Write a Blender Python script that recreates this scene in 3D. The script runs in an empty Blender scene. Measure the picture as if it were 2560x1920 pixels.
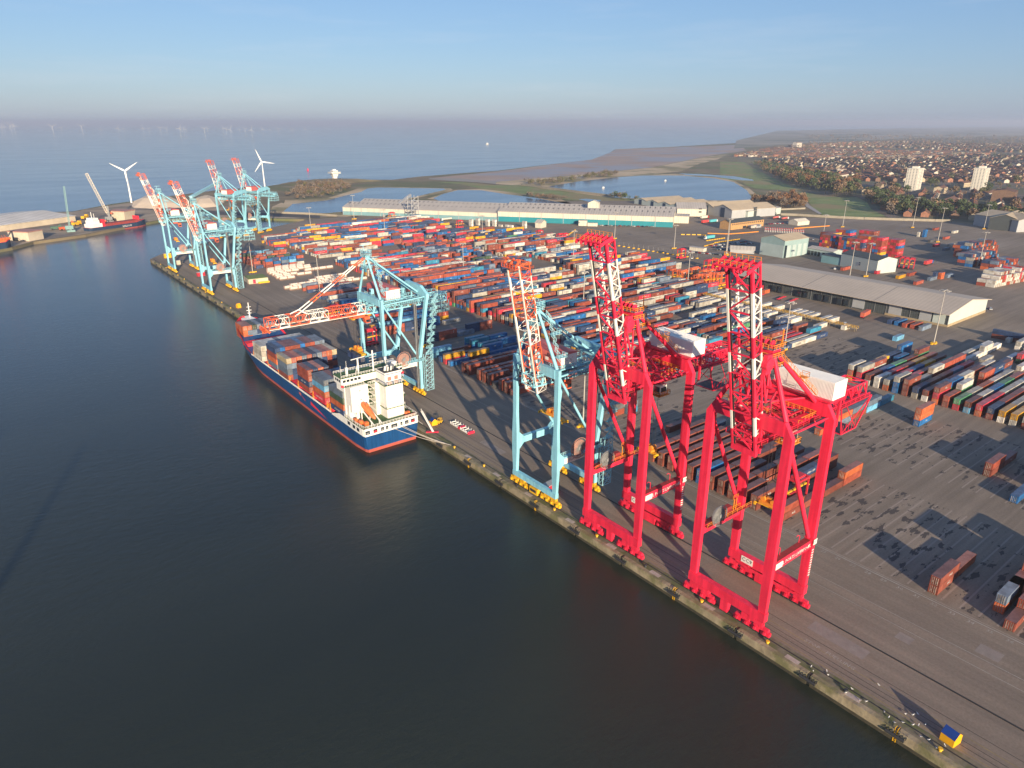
import bpy, bmesh, math, random
import numpy as np
from mathutils import Vector, Matrix
R_ = math.radians
sc = bpy.context.scene
col = sc.collection
random.seed(7)

# ---------------------------------------------------------------- camera
CAMP = Vector((-130.7, 0.0, 118.0)); FPX = 1740.0
PITCH = R_(20.628); YAW = R_(37.951)
cd = bpy.data.cameras.new('camera'); cd.sensor_width = 36.0; cd.lens = 36.0*FPX/2560.0
cd.clip_start = 1.0; cd.clip_end = 120000.0
cam = bpy.data.objects.new('camera', cd); col.objects.link(cam); sc.camera = cam
Fh = Vector((math.sin(YAW), math.cos(YAW), 0)); Rv = Vector((math.cos(YAW), -math.sin(YAW), 0))
FW = Fh*math.cos(PITCH) + Vector((0, 0, -math.sin(PITCH))); UP = Fh*math.sin(PITCH) + Vector((0, 0, math.cos(PITCH)))
m = Matrix((Rv, UP, -FW)).transposed().to_4x4(); m.translation = CAMP; cam.matrix_world = m

# ---------------------------------------------------------------- sky, sun, exposure
SUN_EL = R_(12.8); SHD = Vector((0.355, 0.935, 0)).normalized()     # direction the shadows fall on the ground
SDIR = Vector((-SHD.x*math.cos(SUN_EL), -SHD.y*math.cos(SUN_EL), math.sin(SUN_EL)))
w = bpy.data.worlds.new('World'); sc.world = w; w.use_nodes = True
nt = w.node_tree; nt.nodes.clear()
sky = nt.nodes.new('ShaderNodeTexSky'); sky.sky_type = 'NISHITA'; sky.sun_disc = False
sky.sun_elevation = SUN_EL; sky.sun_rotation = math.atan2(SDIR.x, SDIR.y)
sky.altitude = 100; sky.air_density = 1.0; sky.dust_density = 0.5; sky.ozone_density = 2.6
bg = nt.nodes.new('ShaderNodeBackground'); bg.inputs['Strength'].default_value = 0.078
wo = nt.nodes.new('ShaderNodeOutputWorld')
mxw = nt.nodes.new('ShaderNodeMix'); mxw.data_type = 'RGBA'; mxw.blend_type = 'MIX'; mxw.inputs['Factor'].default_value = 0.5; mxw.inputs['B'].default_value = (1.35, 2.5, 5.2, 1)
nt.links.new(sky.outputs[0], mxw.inputs['A']); 
tcw = nt.nodes.new('ShaderNodeTexCoord'); mpw = nt.nodes.new('ShaderNodeMapping'); mpw.inputs['Scale'].default_value = (2.2, 2.2, 26.0); mpw.inputs['Rotation'].default_value = (0.05, -0.04, 0.3)
nzw = nt.nodes.new('ShaderNodeTexNoise'); nzw.inputs['Scale'].default_value = 1.6; nzw.inputs['Detail'].default_value = 7; nzw.inputs['Roughness'].default_value = 0.6
nt.links.new(tcw.outputs['Generated'], mpw.inputs['Vector']); nt.links.new(mpw.outputs[0], nzw.inputs['Vector'])
mrw = nt.nodes.new('ShaderNodeMapRange'); mrw.inputs['From Min'].default_value = 0.52; mrw.inputs['From Max'].default_value = 0.8; mrw.inputs['To Max'].default_value = 0.15; nt.links.new(nzw.outputs['Fac'], mrw.inputs['Value'])
mxc = nt.nodes.new('ShaderNodeMix'); mxc.data_type = 'RGBA'; mxc.inputs['B'].default_value = (6.2, 6.0, 6.2, 1); nt.links.new(mrw.outputs[0], mxc.inputs['Factor']); nt.links.new(mxw.outputs['Result'], mxc.inputs['A'])   # faint high cirrus
nt.links.new(mxc.outputs['Result'], bg.inputs[0]); nt.links.new(bg.outputs[0], wo.inputs[0])
sd = bpy.data.lights.new('sun', 'SUN'); sd.energy = 5.0; sd.angle = R_(0.53); sd.color = (1.0, 0.84, 0.62)
sun = bpy.data.objects.new('sun', sd); col.objects.link(sun)
sun.rotation_euler = SDIR.to_track_quat('Z', 'Y').to_euler()
sc.view_settings.view_transform = 'Standard'; sc.view_settings.look = 'None'
sc.view_settings.exposure = 0.84; sc.view_settings.gamma = 1.0
sc.cycles.volume_bounces = 0; sc.cycles.max_bounces = 5; sc.cycles.diffuse_bounces = 2
sc.cycles.glossy_bounces = 2; sc.cycles.caustics_reflective = False; sc.cycles.caustics_refractive = False

# ---------------------------------------------------------------- surveying: a photo pixel (or a pixel of one of my crops) to a point at height z
CROP = {'0': (0, 0, 1.0), 'D': (0, 0, 2212/2560), 1: (640, 540, 6.144), 2: (980, 540, 6.144), 3: (1320, 540, 6.144), 4: (1000, 760, 6.144), 5: (1340, 720, 6.144),
        6: (1660, 640, 6.144), 7: (2100, 780, 4.809), 8: (2080, 560, 4.608), 9: (1640, 480, 4.809), 'a': (1600, 900, 3.687), 'b': (2060, 1000, 4.424),
        'A1': (0, 280, 2.765), 'A3': (640, 320, 3.16), 'A4': (1240, 320, 3.3515), 'A5': (1800, 320, 2.9105), 'L': (0, 430, 5.267), 'w': (560, 600, 3.0724),
        'SH': (1840, 640, 3.072), 'q': (2000, 1550, 3.95), 'r': (2100, 1300, 4.809), 'k': (840, 450, 2.458), 'z': (1000, 820, 3.318), 'y': (350, 600, 5.53),
        'f': (1400, 1100, 3.073)}
def ray(k, a, b):
    ox, oy, s = CROP[k]; x = ox + a/s; y = oy + b/s
    return FW*FPX + Rv*(x-1280) - UP*(y-960)
def at(k, a, b, z=0.0):
    d = ray(k, a, b); t = (z-CAMP.z)/d.z; p = CAMP + d*t
    return Vector((p.x, p.y, z))
def atY(k, a, b, Y):
    d = ray(k, a, b); return CAMP + d*((Y-CAMP.y)/d.y)
def atX(k, a, b, X):
    d = ray(k, a, b); return CAMP + d*((X-CAMP.x)/d.x)

# ---------------------------------------------------------------- materials
def new_mat(name):
    m = bpy.data.materials.new(name); m.use_nodes = True; n = m.node_tree
    return m, n, n.nodes['Principled BSDF']
MATS = {}
def paint(name, rgb, rough=0.55, noise=0.12, scale=0.6, spec=0.4, metal=0.0, dirt=None, bump=0.0, rib=None, streak=0.0):
    """paint / concrete / cloth: base colour with procedural wear"""
    if name in MATS: return MATS[name]
    m, n, b = new_mat(name); L = n.links
    tc = n.nodes.new('ShaderNodeTexCoord'); tx = n.nodes.new('ShaderNodeTexNoise')
    tx.inputs['Scale'].default_value = scale; tx.inputs['Detail'].default_value = 6; tx.inputs['Roughness'].default_value = 0.65
    L.new(tc.outputs['Object'], tx.inputs['Vector'])
    rp = n.nodes.new('ShaderNodeValToRGB'); rp.color_ramp.elements[0].position = 0.3; rp.color_ramp.elements[1].position = 0.7
    c0 = dirt if dirt else tuple(c*(1-2*noise) for c in rgb); c1 = tuple(min(1, c*(1+noise)) for c in rgb)
    rp.color_ramp.elements[0].color = (*c0, 1); rp.color_ramp.elements[1].color = (*c1, 1)
    L.new(tx.outputs['Fac'], rp.inputs['Fac']); outc = rp.outputs['Color']
    def mul(out, fac_socket, lo, hi, p0=0.0, p1=1.0):
        r = n.nodes.new('ShaderNodeMapRange'); r.inputs['From Min'].default_value = p0; r.inputs['From Max'].default_value = p1; r.inputs['To Min'].default_value = lo; r.inputs['To Max'].default_value = hi
        L.new(fac_socket, r.inputs['Value']); x = n.nodes.new('ShaderNodeMix'); x.data_type = 'RGBA'; x.blend_type = 'MULTIPLY'; x.inputs['Factor'].default_value = 1
        L.new(out, x.inputs['A']); L.new(r.outputs[0], x.inputs['B']); return x.outputs['Result']
    if rib:                                          # pressed sheet ribs: (axis, pitch in metres, depth)
        sp = n.nodes.new('ShaderNodeSeparateXYZ'); L.new(tc.outputs['Object'], sp.inputs[0]); mu = n.nodes.new('ShaderNodeMath'); mu.operation = 'MULTIPLY'; mu.inputs[1].default_value = 6.283/rib[1]
        L.new(sp.outputs[rib[0]], mu.inputs[0]); si = n.nodes.new('ShaderNodeMath'); si.operation = 'SINE'; L.new(mu.outputs[0], si.inputs[0]); outc = mul(outc, si.outputs[0], 1-rib[2], 1.0, -1, 1)
    if streak:                                       # run-down stains and faded patches
        mp = n.nodes.new('ShaderNodeMapping'); mp.inputs['Scale'].default_value = (1.1, 1.1, 0.06); L.new(tc.outputs['Object'], mp.inputs['Vector'])
        t3 = n.nodes.new('ShaderNodeTexNoise'); t3.inputs['Scale'].default_value = 1.0; t3.inputs['Detail'].default_value = 5; L.new(mp.outputs[0], t3.inputs['Vector']); outc = mul(outc, t3.outputs['Fac'], 1-streak, 1.05, .35, .6)
    L.new(outc, b.inputs['Base Color'])
    b.inputs['Roughness'].default_value = rough; b.inputs['Metallic'].default_value = metal
    b.inputs['Specular IOR Level'].default_value = spec
    if bump:
        bp = n.nodes.new('ShaderNodeBump'); bp.inputs['Strength'].default_value = bump; bp.inputs['Distance'].default_value = 0.2
        L.new(tx.outputs['Fac'], bp.inputs['Height']); L.new(bp.outputs['Normal'], b.inputs['Normal'])
    MATS[name] = m; return m
def box_mat():
    """container steel: colour from the mesh's colour attribute, pressed corrugation as bump, rust and grime as noise"""
    m, n, b = new_mat('container_steel'); L = n.links
    at_ = n.nodes.new('ShaderNodeAttribute'); at_.attribute_name = 'Col'
    geo = n.nodes.new('ShaderNodeNewGeometry'); sp = n.nodes.new('ShaderNodeSeparateXYZ'); L.new(geo.outputs['Position'], sp.inputs[0])
    tx = n.nodes.new('ShaderNodeTexNoise'); tx.inputs['Scale'].default_value = 0.35; tx.inputs['Detail'].default_value = 8; tx.inputs['Roughness'].default_value = 0.7
    L.new(geo.outputs['Position'], tx.inputs['Vector'])
    rp = n.nodes.new('ShaderNodeValToRGB'); rp.color_ramp.elements[0].position = 0.33; rp.color_ramp.elements[1].position = 0.62
    rp.color_ramp.elements[0].color = (0.52, 0.45, 0.4, 1); rp.color_ramp.elements[1].color = (1.0, 1.0, 1.0, 1)
    L.new(tx.outputs['Fac'], rp.inputs['Fac'])
    mx = n.nodes.new('ShaderNodeMix'); mx.data_type = 'RGBA'; mx.blend_type = 'MULTIPLY'; mx.inputs['Factor'].default_value = 1
    L.new(at_.outputs['Color'], mx.inputs['A']); L.new(rp.outputs['Color'], mx.inputs['B'])
    L.new(mx.outputs['Result'], b.inputs['Base Color']); b.inputs['Roughness'].default_value = 0.5
    ad = n.nodes.new('ShaderNodeMath'); ad.operation = 'ADD'; L.new(sp.outputs['X'], ad.inputs[0]); L.new(sp.outputs['Y'], ad.inputs[1])
    mu = n.nodes.new('ShaderNodeMath'); mu.operation = 'MULTIPLY'; mu.inputs[1].default_value = 2*math.pi/0.56; L.new(ad.outputs[0], mu.inputs[0])
    sn = n.nodes.new('ShaderNodeMath'); sn.operation = 'SINE'; L.new(mu.outputs[0], sn.inputs[0])
    bp = n.nodes.new('ShaderNodeBump'); bp.inputs['Strength'].default_value = 0.6; bp.inputs['Distance'].default_value = 0.035
    L.new(sn.outputs[0], bp.inputs['Height']); L.new(bp.outputs['Normal'], b.inputs['Normal'])
    return m
def ground_mat(name, c0, c1, scale, rough=0.9, c2=None, s2=0.01, bump=0.0, fine=None):
    m, n, b = new_mat(name); L = n.links
    geo = n.nodes.new('ShaderNodeNewGeometry')
    t1 = n.nodes.new('ShaderNodeTexNoise'); t1.inputs['Scale'].default_value = scale; t1.inputs['Detail'].default_value = 9; t1.inputs['Roughness'].default_value = 0.62
    L.new(geo.outputs['Position'], t1.inputs['Vector'])
    rp = n.nodes.new('ShaderNodeValToRGB'); rp.color_ramp.elements[0].position = 0.35; rp.color_ramp.elements[1].position = 0.65
    rp.color_ramp.elements[0].color = (*c0, 1); rp.color_ramp.elements[1].color = (*c1, 1)
    L.new(t1.outputs['Fac'], rp.inputs['Fac']); out = rp.outputs['Color']
    if c2:
        t2 = n.nodes.new('ShaderNodeTexNoise'); t2.inputs['Scale'].default_value = s2; t2.inputs['Detail'].default_value = 7; t2.inputs['Roughness'].default_value = 0.6
        L.new(geo.outputs['Position'], t2.inputs['Vector'])
        r2 = n.nodes.new('ShaderNodeValToRGB'); r2.color_ramp.elements[0].position = 0.47; r2.color_ramp.elements[1].position = 0.58
        r2.color_ramp.elements[0].color = (0, 0, 0, 1); r2.color_ramp.elements[1].color = (1, 1, 1, 1); L.new(t2.outputs['Fac'], r2.inputs['Fac'])
        mx = n.nodes.new('ShaderNodeMix'); mx.data_type = 'RGBA'; L.new(r2.outputs['Color'], mx.inputs['Factor']); L.new(out, mx.inputs['A']); mx.inputs['B'].default_value = (*c2, 1)
        out = mx.outputs['Result']
    L.new(out, b.inputs['Base Color']); b.inputs['Roughness'].default_value = rough; b.inputs['Specular IOR Level'].default_value = 0.25
    if bump:
        bp = n.nodes.new('ShaderNodeBump'); bp.inputs['Strength'].default_value = bump; bp.inputs['Distance'].default_value = 1.0
        L.new(t1.outputs['Fac'], bp.inputs['Height']); L.new(bp.outputs['Normal'], b.inputs['Normal'])
    return m
def asphalt_mat():
    m, n, b = new_mat('asphalt'); L = n.links; N = n.nodes.new
    geo = N('ShaderNodeNewGeometry'); sp = N('ShaderNodeSeparateXYZ'); L.new(geo.outputs['Position'], sp.inputs[0])
    def noise(scale, detail, vec=None, sx=1, sy=1):
        mp = N('ShaderNodeMapping'); mp.inputs['Scale'].default_value = (sx, sy, 1); L.new(geo.outputs['Position'], mp.inputs['Vector'])
        t = N('ShaderNodeTexNoise'); t.inputs['Scale'].default_value = scale; t.inputs['Detail'].default_value = detail; t.inputs['Roughness'].default_value = 0.62
        L.new(mp.outputs[0], t.inputs['Vector']); return t.outputs['Fac']
    def ramp(f, p0, p1, c0, c1):
        r = N('ShaderNodeValToRGB'); r.color_ramp.elements[0].position = p0; r.color_ramp.elements[1].position = p1
        r.color_ramp.elements[0].color = (*c0, 1); r.color_ramp.elements[1].color = (*c1, 1); L.new(f, r.inputs['Fac']); return r.outputs['Color']
    def math_(op, a, b_=None, c_=None):
        k = N('ShaderNodeMath'); k.operation = op
        for i, v in enumerate((a, b_, c_)):
            if v is None: continue
            if isinstance(v, (int, float)): k.inputs[i].default_value = v
            else: L.new(v, k.inputs[i])
        return k.outputs[0]
    def mix(mode, f, a, b_):
        k = N('ShaderNodeMix'); k.data_type = 'RGBA'; k.blend_type = mode
        if isinstance(f, (int, float)): k.inputs['Factor'].default_value = f
        else: L.new(f, k.inputs['Factor'])
        for nm, v in (('A', a), ('B', b_)):
            if isinstance(v, tuple): k.inputs[nm].default_value = (*v, 1)
            else: L.new(v, k.inputs[nm])
        return k.outputs['Result']
    base = ramp(noise(0.012, 8), 0.35, 0.65, (0.195, 0.152, 0.114), (0.275, 0.217, 0.165))
    base = mix('MULTIPLY', 1.0, base, ramp(noise(1.6, 6), 0.3, 0.7, (0.84, 0.84, 0.84), (1.1, 1.1, 1.1)))
    # wheel streaks along the quay on the apron
    apron = math_('LESS_THAN', sp.outputs['X'], 51.0)
    st = ramp(noise(0.35, 5, sx=1.0, sy=0.03), 0.38, 0.62, (0.85, 0.85, 0.86), (1.08, 1.07, 1.06))
    base = mix('MULTIPLY', apron, base, st)
    stx = ramp(noise(0.3, 4, sx=0.05, sy=1.0), 0.38, 0.62, (0.84, 0.84, 0.84), (1.08, 1.08, 1.08))
    base = mix('MULTIPLY', math_('GREATER_THAN', sp.outputs['X'], 51.0), base, stx)
    # worn carrier lanes between the slots, one every 4.35 m along the quay
    fr = math_('FRACT', math_('MULTIPLY', sp.outputs['Y'], 1/4.35))
    ln = math_('LESS_THAN', math_('ABSOLUTE', math_('SUBTRACT', fr, 0.5)), 0.055)
    inyard = math_('MULTIPLY', math_('GREATER_THAN', sp.outputs['X'], 52.0), math_('LESS_THAN', sp.outputs['X'], 260.0))
    gap = math_('MULTIPLY', math_('GREATER_THAN', sp.outputs['X'], 103.0), math_('LESS_THAN', sp.outputs['X'], 122.0))
    gap2 = math_('MULTIPLY', math_('GREATER_THAN', sp.outputs['X'], 176.0), math_('LESS_THAN', sp.outputs['X'], 194.0))
    yard = math_('MULTIPLY', inyard, math_('SUBTRACT', 1.0, math_('ADD', gap, gap2)))
    base = mix('MIX', math_('MULTIPLY', math_('MULTIPLY', ln, yard), 0.55), base, (0.35, 0.28, 0.235))
    # oil and water stains left where boxes stood
    s1 = math_('MULTIPLY', math_('GREATER_THAN', noise(0.36, 6, sx=0.40, sy=1.1), 0.568), math_('GREATER_THAN', noise(0.045, 3), 0.43))
    near = math_('LESS_THAN', sp.outputs['Y'], 250.0)
    base = mix('MIX', math_('MULTIPLY', math_('MULTIPLY', s1, near), math_('MULTIPLY', yard, 0.85)), base, (0.05, 0.043, 0.042))
    L.new(base, b.inputs['Base Color'])
    b.inputs['Roughness'].default_value = 0.85; b.inputs['Specular IOR Level'].default_value = 0.25
    return m
def water_mat(name, deep, scale=0.22, rough=0.10, bump=0.35):
    m, n, b = new_mat(name); L = n.links
    geo = n.nodes.new('ShaderNodeNewGeometry')
    t = n.nodes.new('ShaderNodeTexNoise'); t.inputs['Scale'].default_value = scale; t.inputs['Detail'].default_value = 8; t.inputs['Roughness'].default_value = 0.7
    mp = n.nodes.new('ShaderNodeMapping'); mp.inputs['Scale'].default_value = (1, 1.8, 1); mp.inputs['Rotation'].default_value = (0, 0, 0.5)
    L.new(geo.outputs['Position'], mp.inputs['Vector']); L.new(mp.outputs[0], t.inputs['Vector'])
    bp = n.nodes.new('ShaderNodeBump'); bp.inputs['Strength'].default_value = bump; bp.inputs['Distance'].default_value = 0.5
    L.new(t.outputs['Fac'], bp.inputs['Height']); L.new(bp.outputs['Normal'], b.inputs['Normal'])
    t2 = n.nodes.new('ShaderNodeTexNoise'); t2.inputs['Scale'].default_value = 0.004; t2.inputs['Detail'].default_value = 6
    m2 = n.nodes.new('ShaderNodeMapping'); m2.inputs['Scale'].default_value = (1, 3.2, 1); m2.inputs['Rotation'].default_value = (0, 0, 0.6)
    L.new(geo.outputs['Position'], m2.inputs['Vector']); L.new(m2.outputs[0], t2.inputs['Vector'])
    rp = n.nodes.new('ShaderNodeValToRGB'); rp.color_ramp.elements[0].position = 0.35; rp.color_ramp.elements[1].position = 0.7
    rp.color_ramp.elements[0].color = (*deep, 1); rp.color_ramp.elements[1].color = (deep[0]*1.5, deep[1]*1.4, deep[2]*1.3, 1)
    L.new(t2.outputs['Fac'], rp.inputs['Fac']); sp = n.nodes.new('ShaderNodeSeparateXYZ'); L.new(geo.outputs['Position'], sp.inputs[0])
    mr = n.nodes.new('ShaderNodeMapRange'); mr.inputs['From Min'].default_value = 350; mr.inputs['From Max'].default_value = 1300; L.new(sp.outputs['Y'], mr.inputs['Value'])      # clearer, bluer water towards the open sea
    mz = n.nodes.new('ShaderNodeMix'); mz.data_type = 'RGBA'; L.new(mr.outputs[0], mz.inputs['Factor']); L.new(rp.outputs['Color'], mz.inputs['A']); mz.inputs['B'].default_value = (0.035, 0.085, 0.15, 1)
    L.new(mz.outputs['Result'], b.inputs['Base Color'])
    r2 = n.nodes.new('ShaderNodeMapRange'); r2.inputs['From Min'].default_value = 0.35; r2.inputs['From Max'].default_value = 0.7
    r2.inputs['To Min'].default_value = rough; r2.inputs['To Max'].default_value = rough*1.7
    L.new(t2.outputs['Fac'], r2.inputs['Value']); L.new(r2.outputs[0], b.inputs['Roughness'])
    b.inputs['IOR'].default_value = 1.33; b.inputs['Specular IOR Level'].default_value = 0.5
    return m

def split_parts(name, mbs, mats, parent):
    """each piece its own part; past a hundred the rest as one"""
    for m_ in mbs[:100]: m_.build(name, mats, parent)
    if mbs[100:]:
        r = MB()
        for m_ in mbs[100:]:
            o = len(r.v); r.v += m_.v; r.f += [tuple(i+o for i in f) for f in m_.f]; r.mi += m_.mi; r.sm += m_.sm
        r.build(name, mats, parent)['kind'] = 'stuff'
# ---------------------------------------------------------------- mesh collector
class MB:
    def __init__(s): s.v = []; s.f = []; s.mi = []; s.sm = []
    def add(s, vs, fs, mi=0, sm=False):
        o = len(s.v); s.v += [tuple(p) for p in vs]
        for f in fs: s.f.append(tuple(i+o for i in f)); s.mi.append(mi); s.sm.append(sm)
        return s
    def box(s, x0, x1, y0, y1, z0, z1, mi=0):
        return s.add([(x0, y0, z0), (x1, y0, z0), (x1, y1, z0), (x0, y1, z0), (x0, y0, z1), (x1, y0, z1), (x1, y1, z1), (x0, y1, z1)],
              [(0, 3, 2, 1), (4, 5, 6, 7), (0, 1, 5, 4), (1, 2, 6, 5), (2, 3, 7, 6), (3, 0, 4, 7)], mi)
    def obox(s, c, L, W, H, ang=0, mi=0, z0=None):
        """box of length L (local x), width W, height H standing on c, turned by ang"""
        ca, sa = math.cos(ang), math.sin(ang); vs = []
        for z in (0, H):
            for (a, b) in ((-1, -1), (1, -1), (1, 1), (-1, 1)):
                x, y = a*L/2, b*W/2; vs.append((c[0]+x*ca-y*sa, c[1]+x*sa+y*ca, c[2]+z))
        return s.add(vs, [(0, 3, 2, 1), (4, 5, 6, 7), (0, 1, 5, 4), (1, 2, 6, 5), (2, 3, 7, 6), (3, 0, 4, 7)], mi)
    def bar(s, p, q, wd, ht=None, mi=0, w2=None, h2=None, up=(0, 0, 1)):
        """square-section beam from p to q"""
        p = Vector(p); q = Vector(q); ht = ht or wd; w2 = w2 or wd; h2 = h2 or ht
        d = (q-p)
        if d.length < 1e-6: return s
        d.normalize(); u = Vector(up)
        if abs(d.dot(u)) > 0.98: u = Vector((1, 0, 0)) if abs(d.x) < 0.9 else Vector((0, 1, 0))
        a = d.cross(u).normalized(); b = a.cross(d).normalized(); vs = []
        for P, W, H in ((p, wd, ht), (q, w2, h2)):
            for (i, j) in ((-1, -1), (1, -1), (1, 1), (-1, 1)): vs.append(P + a*(i*W/2) + b*(j*H/2))
        return s.add(vs, [(3, 2, 1, 0), (4, 5, 6, 7), (0, 1, 5, 4), (1, 2, 6, 5), (2, 3, 7, 6), (3, 0, 4, 7)], mi)
    def tube(s, p, q, r, n=8, r2=None, mi=0, cap=True):
        p = Vector(p); q = Vector(q); r2 = r if r2 is None else r2; d = (q-p).normalized()
        u = Vector((0, 0, 1)) if abs(d.z) < 0.95 else Vector((1, 0, 0))
        a = d.cross(u).normalized(); b = a.cross(d).normalized(); vs = []
        for P, r_ in ((p, r), (q, r2)):
            for i in range(n):
                t = 2*math.pi*i/n; vs.append(P + a*(r_*math.cos(t)) + b*(r_*math.sin(t)))
        fs = [(i, (i+1) % n, n+(i+1) % n, n+i) for i in range(n)]
        s.add(vs, fs, mi, True)
        if cap: s.add(vs, [tuple(range(n))[::-1], tuple(range(n, 2*n))], mi)
        return s
    def prism(s, poly, z0, z1, mi=0):
        n = len(poly)
        vs = [(p[0], p[1], z0) for p in poly] + [(p[0], p[1], z1) for p in poly]
        return s.add(vs, [tuple(range(n))[::-1], tuple(range(n, 2*n))] + [(i, (i+1) % n, n+(i+1) % n, n+i) for i in range(n)], mi)
    def build(s, name, mats, parent=None, loc=None):
        me = bpy.data.meshes.new(name); me.from_pydata(s.v, [], s.f)
        mats = mats if isinstance(mats, (list, tuple)) else [mats]
        for m_ in mats: me.materials.append(m_)
        me.polygons.foreach_set('material_index', s.mi); me.polygons.foreach_set('use_smooth', s.sm); me.update()
        bm = bmesh.new(); bm.from_mesh(me); bmesh.ops.recalc_face_normals(bm, faces=bm.faces); bm.to_mesh(me); bm.free()
        o = bpy.data.objects.new(name, me); col.objects.link(o)
        if parent is not None: o.parent = parent
        if loc is not None: o.location = loc
        return o
def tag(o, label=None, cat=None, group=None, kind=None):
    if label: o['label'] = label
    if cat: o['category'] = cat
    if group: o['group'] = group
    if kind: o['kind'] = kind
    return o
def empty(name, loc=(0, 0, 0), rz=0.0):
    o = bpy.data.objects.new(name, None); o.location = loc; o.rotation_euler = (0, 0, rz); o.empty_display_size = 2; col.objects.link(o); return o
KIDS = {}
def copy_tree(o, loc=None, rz=None, parent=None, label=None, group=None):
    c = o.copy(); col.objects.link(c)
    if parent is not None: c.parent = parent
    if loc is not None: c.location = loc
    if rz is not None: c.rotation_euler = (0, 0, rz)
    if label: c['label'] = label
    if group: c['group'] = group
    for k in list(o.children): copy_tree(k, parent=c)
    return c
def text_mesh(body, size, align='CENTER', res=1):
    cu = bpy.data.curves.new('t', 'FONT'); cu.body = body; cu.size = size; cu.align_x = align; cu.align_y = 'CENTER'; cu.resolution_u = res; cu.extrude = 0.0
    o = bpy.data.objects.new('t', cu); col.objects.link(o); dg = bpy.context.evaluated_depsgraph_get(); dg.update()
    me = bpy.data.meshes.new_from_object(o.evaluated_get(dg)); vs = [tuple(v.co) for v in me.vertices]; fs = [tuple(p.vertices) for p in me.polygons]
    bpy.data.objects.remove(o); bpy.data.curves.remove(cu); bpy.data.meshes.remove(me)
    return vs, fs
def add_text(mb, body, size, origin, ax, ay, mi=0, sx=1.0):
    """flat lettering on a surface: origin centre, ax text direction, ay up direction"""
    vs, fs = text_mesh(body, size); O = Vector(origin); ax = Vector(ax); ay = Vector(ay)
    mb.add([O + ax*(v[0]*sx) + ay*v[1] for v in vs], fs, mi)
def sheet(name, poly, z, mat, thick=0.0, kind='structure'):
    """one flat polygon sheet (ground, water), optional skirt down"""
    bm = bmesh.new(); vs = [bm.verts.new((p[0], p[1], z)) for p in poly]; f = bm.faces.new(vs)
    if f.calc_area() and f.normal.z < 0: f.normal_flip()
    f.normal_update()
    if f.normal.z < 0: f.normal_flip()
    if thick:
        lo = [bm.verts.new((p[0], p[1], z-thick)) for p in poly]; n = len(poly)
        for i in range(n): bm.faces.new((vs[i], lo[i], lo[(i+1) % n], vs[(i+1) % n]))
    bmesh.ops.triangulate(bm, faces=[f])
    me = bpy.data.meshes.new(name); bm.to_mesh(me); bm.free(); me.materials.append(mat)
    o = bpy.data.objects.new(name, me); col.objects.link(o); o['kind'] = kind; return o
# ================================================================ SETTING: water, land, paved ground
WZ = -3.0
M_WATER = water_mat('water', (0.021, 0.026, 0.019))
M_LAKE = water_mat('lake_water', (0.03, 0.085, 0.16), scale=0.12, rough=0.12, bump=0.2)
mb = MB(); S = 60000
mb.add([(-S, -S/3, WZ), (S, -S/3, WZ), (S, S, WZ), (-S, S, WZ)], [(0, 1, 2, 3)])
tag(mb.build('water', M_WATER), kind='structure')
M_LAND = ground_mat('scrub_land', (0.14, 0.11, 0.065), (0.26, 0.20, 0.12), 0.02, c2=(0.13, 0.135, 0.06), s2=0.006, bump=0.3)
M_ASPH = asphalt_mat()
M_ROAD = ground_mat('road_tarmac', (0.07, 0.066, 0.064), (0.10, 0.094, 0.09), 0.03)
M_CONC = ground_mat('quay_concrete', (0.24, 0.19, 0.12), (0.36, 0.29, 0.185), 0.35, c2=(0.17, 0.155, 0.075), s2=0.12, bump=0.3)
M_SAND = ground_mat('dune_sand', (0.44, 0.32, 0.19), (0.62, 0.48, 0.31), 0.02, c2=(0.24, 0.20, 0.10), s2=0.01)
M_MUD = ground_mat('beach_mud', (0.30, 0.20, 0.14), (0.44, 0.31, 0.22), 0.006, c2=(0.30, 0.29, 0.30), s2=0.004, rough=0.6)
M_GRASS = ground_mat('grass', (0.14, 0.185, 0.06), (0.23, 0.27, 0.10), 0.03, c2=(0.26, 0.21, 0.10), s2=0.008)
M_TOWN = ground_mat('town_ground', (0.10, 0.08, 0.06), (0.20, 0.155, 0.125), 0.03, c2=(0.11, 0.11, 0.06), s2=0.01)
CORNER = (0.0, 709.0)
bank = [at('0', *p) for p in ((419, 629), (540, 600), (653, 574), (738, 556), (765, 549.5), (759, 548), (676, 545.5), (540, 543), (412, 548), (361, 557), (213, 586), (83, 604), (30, 618))]
left = [(-520, 560), (-900, 480), (-1300, 700), (-1300, 900)]
sea = [at('0', *p) for p in ((-60, 545), (0, 534), (181, 528), (275, 510), (398, 493), (542, 475), (662, 466), (722, 457), (757, 450.5), (817, 448), (861, 448.5), (982, 449),
       (1051, 441), (1178, 431), (1240, 427), (1338, 415), (1479, 399), (1526, 381), (1538, 373), (1658, 368), (1850, 357), (1900, 345), (1950, 332), (2300, 320), (3300, 313))]
land = [(0, -500), CORNER] + bank + left + sea + [(55000, 12000), (55000, -3000), (3000, -3000), (3000, -500)]
sheet('ground', land, -0.25, M_LAND, thick=5)
# port paving: main quay and the yard
bank_e = [at('0', *p) for p in ((419, 629), (540, 600), (653, 574), (738, 556), (765, 549.5))]
yard = [(0.02, -500), (0.02, 709)] + bank_e + [at('0', *p) for p in ((842, 543), (1000, 533), (1300, 505), (1700, 500), (1951, 541), (2200, 549), (2380, 555), (2560, 575))] + [(1500, 200), (1500, -500)]
sheet('yard_paving', yard, 0.0, M_ASPH)
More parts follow.
